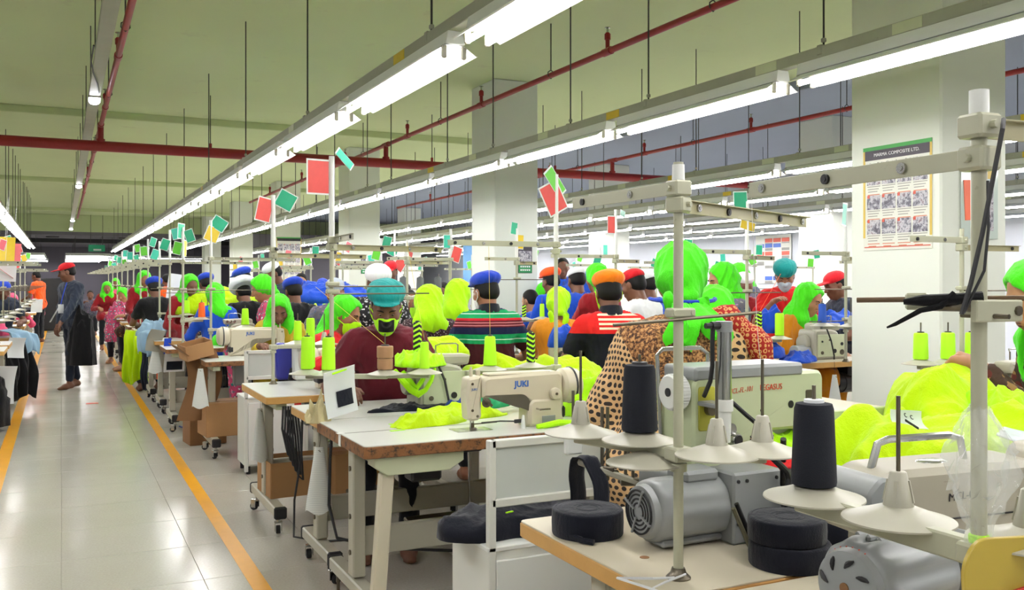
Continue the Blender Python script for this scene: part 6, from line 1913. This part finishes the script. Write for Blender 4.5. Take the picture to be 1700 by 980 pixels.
places = ['down the aisle row by the sixth table', 'down the aisle row, back to us', 'behind the third mast of the aisle row', 'behind the neon pile', 'far down the aisle row', 'in printed dress by the aisle', 'standing in orange far off', 'bent sideways by the aisle',
          'among the neon vests', 'at the far end by the bright lamps', 'in pink near the bright lamps', 'in blue beyond the yellow dress', 'in blue before the second column', 'in blue beside the second column', 'in navy beyond the tall mast', 'in blue behind the maroon shirt', 'in pink at the left row']
from_px = [(1.1, 14.505, 1.436), (1.054, 12.41, 1.316), (1.307, 10.892, 1.359), (1.686, 12.433, 1.369), (0.852, 20.757, 1.275), (0.957, 17.25, 1.17), (1.735, 17.87, 1.422), (1.078, 15.63, 1.209), (1.439, 9.991, 1.261), (0.68, 26.414, 1.053), (1.275, 26.121, 1.368), (2.702, 11.487, 1.385), (4.501, 8.708, 1.194), (4.93, 9.165, 1.263), (3.202, 12.356, 1.318), (3.395, 9.419, 1.191), (-0.726, 17.075, 1.084)]
for (sk, yw, hd, hm, tp), pl, P3 in zip(spots, places, from_px):
    fem = hd in ('hood', 'wrap')
    at_head('worker with %s %s' % (desc[hd], pl), P3, yw, skin=sk, top=tp, bottom=None, head=hd, headm=hm, q=3, fem=fem, sleeve='long' if fem else 'short', topkind='kameez' if fem else 'shirt', nod=20, lean=10)
# ------------------------------------------------------------------ garments and small things
# trough between the first two rows, heaped with neon garments
t = thing('cloth_trough', 'long wooden trough between the first two sewing rows holding neon cloth', 'trough', (2.55, 4.35, 0))
MB().box((0, 0, .62), (.75, 1.5, .04), .005).put('bottom_board', WOODE, t)
for sx in (-1, 1): MB().box((sx * .38, 0, .70), (.025, 1.5, .18), .004).put('side_board', WOODE, t)
for sy in (-1, 1): MB().box((0, sy * .75, .70), (.75, .025, .18), .004).put('end_board', WOODE, t)
for sx in (-1, 1):
    for sy in (-1, 1): MB().box((sx * .33, sy * .68, .30), (.05, .05, .60), .004).put('leg', ENAMEL, t)
HP = [((2.40, 4.92), (.34, .26, .30), 'big neon yellow heap in the trough left of the striped polo'), ((2.56, 4.55), (.36, .32, .32), 'neon yellow heap in the trough behind the cream machine'),
      ((2.62, 4.0), (.34, .28, .30), 'neon yellow heap in the trough beside the orange capped man'), ((2.72, 4.95), (.28, .24, .26), 'neon yellow heap in the trough under the striped polo man')]
for i, ((x, y), s, l) in enumerate(HP):
    heap('neon_garments', l, 'garments', (x, y, .645), s, NEONY, 40 + i, i * .7, 90, 32, f=13, amp=.85)
heap('neon_garments', 'neon heap on the far end of the worn edged table by the hand wheel', 'garments', (2.22, 3.72, .78), (.16, .24, .20), NEONYG, 51)
heap('neon_garments', 'neon heap spilling between the cream machine and the netted shawl', 'garments', (2.36, 3.45, .62), (.20, .30, .30), NEONY, 52)
heap('cloth_pieces', 'neon cut pieces lying under the cream machine arm', 'cloth', (1.62, 3.86, .78), (.26, .09, .055), NEONY, 53, amp=.8)
heap('cloth_pieces', 'neon cut pieces beside the face plate of the cream machine', 'cloth', (1.42, 3.72, .78), (.17, .07, .05), NEONY, 54, .2, amp=.8)
heap('cloth_pieces', 'green cloth piece behind the cream machine arm', 'cloth', (1.80, 3.90, .815), (.10, .05, .055), mat('green_cloth', '#128a58', .85), 55, amp=.8)
heap('cloth_pieces', 'navy blue cloth piece behind the cream machine arm', 'cloth', (1.66, 3.93, .80), (.08, .05, .05), cloth('deep_blue_cloth', '#15306e'), 56, amp=.8)
heap('cloth_pieces', 'red cloth piece peeping out behind the cream machine arm', 'cloth', (1.92, 3.93, .82), (.08, .04, .05), REDSH, 57, amp=.8)
heap('cloth_pieces', 'flat navy cloth on the table left of the cream machine', 'cloth', (1.62, 4.22, .78), (.30, .10, .03), NAVY, 58, amp=.5)
b = MB().tube([(1.80, 3.42, .786), (1.90, 3.41, .80), (1.99, 3.42, .79), (2.04, 3.44, .82), (2.03, 3.44, .87), (2.0, 3.43, .90)], [.012, .014, .014, .016, .014, .02], 8)
tag(b.put('neon_strip', NEONYG), 'neon fabric strip trailing from the cream machine dial', 'cloth strip')
heap('cloth_pieces', 'small blue knot of cloth on the worn edged table', 'cloth', (2.08, 3.42, .78), (.05, .03, .035), cloth('blue_scrap', '#16408a'), 59, amp=.7)
b = MB().box((1.30, 3.80, .7812), (.05, .022, .0018), .0005, (0, 0, .2)); tag(b.put('neon_scrap', NEONYG), 'neon scrap near the back of the worn edged table', 'scrap')
b = MB().box((1.255, 3.63, .7812), (.065, .018, .0018), .0005, (0, 0, .1)); tag(b.put('neon_scrap', NEONYG), 'neon scrap on the seam of the worn edged table', 'scrap')
heap('neon_garments', 'neon cloth between the maroon sleeve and the striped polo', 'garments', (1.945, 5.005, 0.964), (.24, .18, .11), NEONY, 62, .3, f=13)
# neon gloves-like bunch hanging from the maroon man machine
heap('neon_garments', 'neon bunch of small pieces lying on the overlock machine', 'garments', (1.588, 4.234, 0.991), (.15, .10, .085), NEONYG, 61, .3, amp=1.3)
pts = [(1.443, 4.216, 0.973), (1.47, 4.18, 0.925), (1.502, 4.142, 0.881), (1.533, 4.127, 0.861), (1.562, 4.113, 0.881), (1.595, 4.119, 0.925), (1.625, 4.149, 0.979)]
tag(MB().tube(pts, [.012, .016, .018, .018, .012, .010, .008], 8).put('neon_strap', NEONYG), 'neon strap looping down from the neon bunch', 'strap')
pts = [(1.48, 4.209, 0.963), (1.51, 4.172, 0.913), (1.532, 4.15, 0.888), (1.563, 4.157, 0.923), (1.592, 4.176, 0.973)]
tag(MB().tube(pts, [.014, .016, .016, .012, .010], 8).put('neon_strap', NEONYG), 'shorter neon strap inside the longer loop', 'strap')
heap('neon_garments', 'neon cloth on the table under the tall mast', 'garments', (1.523, 5.815, 0.78), (.16, .10, .10), NEONYG, 63, amp=1.2)
# paper with a cloth swatch
paper('sample_card', 'white sample sheet with black cloth swatch hung on the tall mast stand', (1.094, 3.942, 1.017), .15, .225, (.25, math.radians(-14), math.radians(14)), PAPER, .012, 'sample sheet', None, (.018, .11, .075, .075), NEONYG)
heap('net_bundle', 'crumpled beige net hanging at the corner of the table', 'cloth', (1.026, 4.042, 0.777), (.055, .05, .085), BIEGEC, 64, amp=2.6, f=40)
# navy bag, blue cover, white electrical boxes on the castor table
t = thing('blue_cover', 'blue plastic cover standing beside the white machine back', 'cover', (1.271, 5.858, 0.78))
MB().prism(fillet([(-.05, 0), (-.065, .20), (-.045, .235), (.05, .225), (.055, 0)], .02, 4), -.03, .05, .012).put('cover', mat('blue_plastic', '#2a2f94', .4), t)
MB().box((.035, -.04, .035), (.03, .02, .08), .006, (0, .2, 0)).put('dark_clip', BLACKP, t)
t = thing('control_panel', 'white boxed machine motor with small label on the castor table', 'motor box', (1.391, 5.72, 0.78))
MB().box((0, .05, .11), (.165, .12, .215), .012).put('case', WHITEP, t)
MB().box((.035, -.012, .045), (.055, .003, .022)).put('label_plate', GREYP, t)
for x in (-.06, .065): MB().cyl((x, -.014, .065), (x, -.008, .065), .005, n=8).put('screw', BLACKP, t)
heap('cloth_pieces', 'red cloth on the castor table behind the neon pair', 'cloth', (1.452, 5.081, 0.907), (.20, .10, .10), REDSH, 65, amp=.8)
# black cable bundle under the castor table corner
r = random.Random(3)
b = MB()
for i in range(5):
    x0, y0 = 1.085 + i * .014, 5.03
    b.tube([(x0, y0, .72), (x0 - .01, y0 - .02, .60 - i * .015), (x0 + .02, y0 - .025, .46 - i * .03), (x0 + .05, y0 - .01, .43 - i * .03), (x0 + .04, y0 + .01, .55), (x0 + .02, y0, .70)], .006, 6)
tag(b.put('cable_bundle', CABLE, kind='stuff'), 'bundle of looped black cables under the castor table corner', 'cables')
tag(MB().tube([(1.10, 4.08, .74), (1.085, 4.06, .60), (1.075, 4.04, .40), (1.10, 4.0, .26), (1.30, 3.95, .20), (1.65, 3.85, .17), (2.0, 3.80, .15)], .007, 6).put('power_cable', CABLE), 'black power cable sagging down from the pale edged table', 'cable')
tag(MB().tube([(1.18, 4.98, .72), (1.17, 4.97, .45), (1.13, 4.96, .22), (1.12, 4.93, .03), (1.25, 4.85, .008), (1.5, 4.8, .008), (1.9, 4.75, .008)], .006, 6).put('power_cable', CABLE), 'black cable running down the castor table leg to the floor', 'cable')
tag(MB().tube([(.98, 8.98, .06), (1.1, 8.9, .012), (1.3, 8.85, .010), (1.6, 8.9, .010)], .008, 6).put('air_hose', mat('blue_hose', '#3b4a78', .5)), 'blue grey hose lying on the floor by the sixth table', 'hose')
# hanging paper charts on the aisle side
hang_chart('ruled paper chart hanging by the worn edged table, nearest of the four', (1.041, 4.08, 0.657), .29, .060, -.3)
hang_chart('flat ruled paper chart hanging at the castor table leg', (1.02, 5.35, 0.675), .30, .052, .3)
hang_chart('conical paper chart hanging before the brown cardboard', (0.968, 7.437, 0.727), .30, .062, -.3)
hang_chart('small conical paper chart hanging furthest down the aisle', (0.893, 10.371, 0.717), .28, .075, -.3)
# boxes and cardboard
t = thing('cardboard_box', 'open brown cardboard box under the castor table', 'box', (1.06, 5.42, .0), .05)
for (c, s) in (((.0, 0, .10), (.008, .30, .20)), ((.34, 0, .10), (.008, .30, .20)), ((.17, -.15, .10), (.34, .008, .20)), ((.17, .15, .10), (.34, .008, .20)), ((.17, 0, .01), (.34, .30, .012))):
    MB().box((c[0], c[1], c[2] + .165), s, .001).put('panel', CARDB, t)
t = thing('cardboard_box', 'tilted open cardboard box on the sixth table edge', 'box', (0.977, 7.716, 0.8), .35)
t.rotation_euler = (.12, -.22, .25)
for (c, s) in (((-.11, 0, .06), (.006, .16, .12)), ((.11, 0, .06), (.006, .16, .12)), ((0, -.08, .06), (.22, .006, .12)), ((0, .08, .06), (.22, .006, .12)), ((0, 0, .004), (.22, .16, .006))):
    MB().box(c, s, .001).put('panel', CARDB, t)
MB().box((-.14, -.02, .10), (.006, .15, .14), .001, (0, -.7, 0)).put('flap', CARDB2, t)
t = thing('cardboard_sheet', 'bent brown cardboard hanging off the aisle side of the brown edged table', 'cardboard', (0.996, 7.757, 0.563), 0)
g = [[((j / 6 - .5) * .26 + .05 * math.sin(i * .5), .03 * math.sin(j * .8 + i * .3), .28 - i * .07) for j in range(7)] for i in range(9)]
MB().sheet(g, .005).put('sheet', CARDB2, t, smooth=60)
for i, (x, y, s) in enumerate(((1.18, 7.75, .30), (1.12, 8.35, .28), (1.55, 5.35, .26))):
    t = thing('cardboard_box', ('brown carton on the floor under the brown edged table', 'brown carton on the floor between the brown edged and sixth tables', 'low brown carton behind the castor table stretcher')[i], 'box', (x, y, .16 if i != 1 else 0), .1)
    MB().box((0, 0, s * .45), (s * 1.1, s, s * .9), .004).put('carton', CARDB2 if i % 2 else CARDB, t)
    MB().box((0, 0, s * .90 + .001), (s * 1.08, .05, .002)).put('tape', BROWNT, t)
# cloth hanging off the aisle tables
drape('pale_blue_cloth', 'pale blue cloth draped over the eighth table corner', 'cloth', (.92, 11.2, .78), [(.30, .02), (.10, .06), (-.03, .03), (-.08, -.12), (-.08, -.20)], .30, LTBLUEC, 71, -.6, wav=.03)
heap('pale_blue_cloth', 'crumpled pale blue cloth on the eighth table', 'cloth', (1.0, 11.4, .78), (.20, .16, .17), LTBLUEC, 72, amp=1.3)
drape('neon_vest', 'neon vest with silver tape hanging off the ninth table', 'vest', (.86, 12.2, .76), [(.2, .02), (.02, .04), (-.05, -.06), (-.06, -.45), (-.05, -.60)], .34, NEONY, 73, -.5, wav=.03)
drape('dark_blue_cloth', 'dark blue cloth strip hanging below the neon vest', 'cloth', (.92, 12.0, .60), [(.05, .02), (.0, -.05), (-.02, -.40), (-.01, -.52)], .10, NAVYSH, 74, -.5, wav=.02)
heap('neon_garments', 'neon heap with white tape on the table behind the blue caps', 'garments', (1.727, 10.964, 1.037), (.55, .40, .28), NEONY, 75, .3)
heap('neon_garments', 'bright neon heap right of the yellow dress', 'garments', (2.369, 9.534, 0.933), (.38, .26, .22), NEONY, 76, .3)
drape('silver_tape', 'silver reflective tape across the far neon heap', 'tape', (1.626, 10.568, 1.105), [(.2, .02), (.0, .05), (-.15, .0), (-.2, -.10)], .10, mat('silver_tape', '#d0d6dc', .25, .3), 78, .4, wav=.01)
for i, (P3, l) in enumerate((((2.569, 10.773, 1.229), 'royal blue cloth pile behind the yellow dress'), ((2.667, 10.056, 1.219), 'royal blue cloth pile beyond the tall mast'), ((4.927, 8.052, 1.326), 'royal blue cloth pile behind the dark red dress'), ((1.967, 14.635, 0.995), 'blue cloth pile far down the aisle row'))):
    heap('blue_garments', l, 'garments', (P3[0], P3[1], P3[2] - .05), (.45, .35, .22), BLUEC, 80 + i, .3)
for i, (x, y, c) in enumerate(((1.35, 9.3, NEONG), (1.5, 10.5, NEONY), (1.3, 11.5, NEONYG), (1.5, 12.9, NEONG), (1.4, 13.9, NEONY), (1.3, 15.3, NEONG), (1.4, 16.7, NEONYG), (1.4, 18.3, NEONY))):
    heap('neon_garments', 'small neon pile on the %s table of the aisle row' % FAR_A[i][2], 'garments', (x + .25, y, .78), (.28, .18, .17), c, 90 + i, .4 * i)
for i, (x, y) in enumerate(ROWB[2:]):
    heap('neon_garments', 'neon pile by the %s table of the second row' % ORD[i + 2], 'garments', (x + .3, y - .12, .72), (.35, .20, .24), (NEONY, BLUEC, NEONYG)[i % 3], 110 + i, .4 * i)
# left row cloths
heap('black_garments', 'black garments bulging under the first table left of the aisle', 'garments', (-.66, 9.95, .05), (.22, .30, .62), BLACKC, 120, amp=1.4)
heap('black_garments', 'black garments on the second table left of the aisle', 'garments', (-.75, 10.55, .78), (.16, .18, .14), BLACKC, 121)
drape('pale_blue_cloth', 'pale blue cloth draped over the third left table corner', 'cloth', (-.48, 11.7, .80), [(.3, .04), (.1, .06), (-.1, .02), (-.16, -.10), (-.17, -.20)], .36, LTBLUEC, 122, .9, wav=.03)
heap('pink_cloth', 'pink cloth on the third table left of the aisle', 'cloth', (-.75, 12.1, .78), (.22, .18, .16), PINKC, 123)
drape('black_cloth', 'black cloth hanging below the pale blue cloth left of the aisle', 'cloth', (-.44, 11.5, .72), [(.1, .02), (.0, .0), (-.05, -.35), (-.04, -.6)], .4, BLACKC, 124, .9, wav=.04)
for i, (P3, w, h) in enumerate((((-0.477, 9.82, 0.427), .22, .36), ((-0.421, 11.241, 0.684), .16, .22))):
    paper('paper_sheet', ('white paper hanging from the first left table', 'curled white paper on the second left table', 'small white paper tag left of the aisle')[i], (P3[0], P3[1], P3[2] + h / 2), w, h, (.1, .05, .5), PAPER, .03)
# papers and plates by the aisle row
paper('paper_sheet', 'white sheet with dark swatch on the sixth table', (0.965, 9.11, 0.738), .20, .19, (.2, 0, .35), PAPER, .01, 'paper', None, (.0, .09, .15, .08))
paper('paper_plate', 'grey oval card standing on the seventh table edge', (0.918, 10.248, 0.895), .16, .24, (.3, .1, .5), ENAMEL, .03, 'card')
paper('blue_folder', 'blue folder standing beside the grey oval card', (0.919, 9.355, 0.856), .07, .15, (.1, 0, .4), BLUECAP, .005, 'folder')
paper('white_board', 'tall white board leaning among the far machines', (1.593, 15.043, 1.521), .22, 1.1, (.0, .12, .35), PAPER, .01, 'board')
paper('orange_strip', 'orange strip hanging behind the furthest paper chart', (0.981, 10.885, 0.695), .06, .38, (0, 0, .3), HIVIS, .01, 'strip')
for i, (P3, w, h, m, l) in enumerate((((-0.615, 12.785, 1.798), .22, .30, CARDM['yellow'], 'yellow sheet hung high over the left row'), ((-0.543, 13.419, 1.773), .16, .24, CARDM['pink'], 'pink sheet hung beside the yellow one over the left row'),
        ((-0.598, 12.443, 1.515), .24, .22, PAPER, 'white sheet with a red diagonal bar over the left row'))):
    t = paper('paper_sheet', l, (P3[0], P3[1], P3[2] + h / 2), w, h, (0, .05, .1), m, .01)
    MB().cyl((0, 0, -.01), (0, 0, 2.52 - P3[2] - h / 2), .002, n=5).put('string', WHITEC, t)
    if i == 2: MB().bar((-.09, -.02, -.05), (.09, -.02, -.18), .03, .004).put('red_bar', CARDM['red'], t)
heap('pink_cloth', 'pink printed cloth beside the aisle far down the row', 'cloth', (.86, 16.8, .40), (.20, .24, .62), FLORAL, 130)
# neon garments at the right
t = thing('cloth_bin', 'pale green board bin holding the neon garments at the right', 'bin', (2.35, 1.72, 0))
MB().box((.22, .16, .76), (.72, .62, .03), .004).put('bottom', PALEG, t)
MB().box((.22, .50, .88), (.78, .02, .20), .004).put('back_board', PALEG, t)
for x in (-.10, .54):
    for y in (-.10, .44): MB().box((x, y, .37), (.05, .05, .74), .004).put('leg', ENAMEL, t)
heap('neon_garments', 'great neon yellow heap of garments right of the coverstitch machine', 'garments', (2.36, 1.70, .78), (.46, .28, .25), NEONY, 140, .15, 110, 40, f=11, amp=1.1)
heap('neon_garments', 'upper neon heap of garments in front of the near column', 'garments', (2.56, 2.02, .78), (.36, .20, .34), NEONY, 141, .3, 110, 40, f=11, amp=1.0)
heap('neon_garments', 'neon garments spilling toward the beige machine', 'garments', (2.04, 1.86, .77), (.21, .20, .26), NEONY, 142, .6, 96, 34, f=13)
heap('neon_garments', 'neon garment behind the plastic bag', 'garments', (2.50, 1.45, .74), (.30, .22, .25), NEONY, 143, 1.0, 96, 34, f=20)
heap('neon_garments', 'neon garment gathered under the fist of the brown printed dress', 'garments', (2.529, 1.82, 0.98), (.12, .10, .10), NEONYG, 144, 1.0, f=20)
drape('silver_tape', 'white reflective tape panel showing in the near neon heap', 'tape', (2.17, 1.50, .985), [(.05, .035), (.0, .025), (-.07, -.01), (-.14, -.07)], .14, mat('reflective_white', '#d8dee6', .3), 145, .5, wav=.004)
drape('silver_tape', 'narrow silver tape along the neon heap behind the pole', 'tape', (2.40, 1.52, 1.045), [(.04, .02), (.0, .01), (-.05, -.03)], .30, mat('reflective_silver', '#aab2bc', .2, .6), 146, .2, wav=.006)
t = paper('care_label', 'white satin care label lying on the neon heap', (2.095, 1.79, 1.045), .115, .055, (-.55, .16, .05), mat('satin_label', '#d4ddd6', .35), .01, 'label')
b = MB()
for q, (x, z) in enumerate(((-.02, -.02), (.004, -.024))):
    b.tube([(x + .006 * math.cos(a) * (1 if q else .8), -.0, z + .006 * math.sin(a)) for a in (.9, 1.8, 2.7, 3.6, 4.5, 5.3)], .0012, 5)
b.put('lettering', BLACKINK, t, (0, -.006, 0), kind='stuff')
MB().box((-.005, -.004, -.045), (.05, .003, .008), .001, (0, .45, 0)).put('dark_fold', BLACKC, t)
# blue cloth at the mustard woman table
heap('blue_garments', 'royal blue cloth hanging over the table before the mustard dress', 'garments', (4.476, 4.707, 0.862), (.20, .10, .06), BLUEC, 150, .2, f=18)
heap('blue_garments', 'royal blue cloth held by the man in the red shirt', 'garments', (5.085, 5.634, 0.997), (.12, .10, .20), BLUEC, 151, .2, f=18)
heap('blue_garments', 'royal blue pile between the shawl and the mustard dress', 'garments', (4.201, 4.843, 0.894), (.26, .18, .12), BLUEC, 152, .2, f=18)
heap('blue_garments', 'royal blue cloth behind the blue thread cone', 'garments', (5.635, 5.475, 1.025), (.20, .12, .14), BLUEC, 153, .2, f=18)
heap('blue_garments', 'royal blue garment on the machine before the small lime scarf', 'garments', (2.968, 5.227, 0.978), (.13, .10, .14), BLUEC, 154, .2, f=18)
t = thing('clear_bin', 'clear plastic bin of blue cloth below the mustard dress', 'bin', (3.755, 4.171, 0.789))
MB().box((0, 0, .0), (.20, .16, .22), .01).put('bin', mat('pale_blue_plastic', '#9fb9cc', .3), t)
hang_chart('white cone of paper hanging at the table leg before the column', (4.834, 4.735, 0.753), .22, .06, .0)
# neon piece on the coverstitch bed
heap('cloth_pieces', 'neon and black cloth pieces under the coverstitch arm', 'cloth', (1.72, 1.86, .945), (.12, .06, .05), NEONYG, 160, amp=.8)
heap('cloth_pieces', 'red cloth piece under the coverstitch arm', 'cloth', (1.66, 1.80, .935), (.12, .05, .03), REDSH, 161, amp=.6)
# spool discs seen lower, threads
def thread(label, a, b, sag=.02, m=WHITEC, r=.0007):
    a, b = Vector(a), Vector(b)
    pts = [a.lerp(b, k / 8) - Vector((0, 0, sag * math.sin(k / 8 * PI))) for k in range(9)]
    tag(MB().tube(pts, r, 4).put('thread', m), label, 'thread')
YT = mat('yellow_thread', '#d0b84a', .6)
thread('yellow thread rising from the brown tape rolls', (1.35, 4.08, 1.11), (1.13, 4.5, 1.375), 0, YT, .0010)
thread('yellow thread rising from the neon cone before the maroon shirt', (1.53, 4.04, 1.12), (1.50, 4.2, 1.59), 0, YT, .0010)
thread('thread rising from the neon cone behind the cream machine', (1.92, 4.15, 1.13), (1.95, 4.23, 1.58), 0, YT, .0010)
thread('thin thread from the eyelet of the nearest stand', (1.15, 1.33, 1.565), (1.55, 1.75, 1.20), .10, WHITEC, .0006)
thread('orange thread beside the red shirt', (4.44, 4.836, 1.454), (4.143, 4.704, 1.213), 0, ORANGET, .0012)
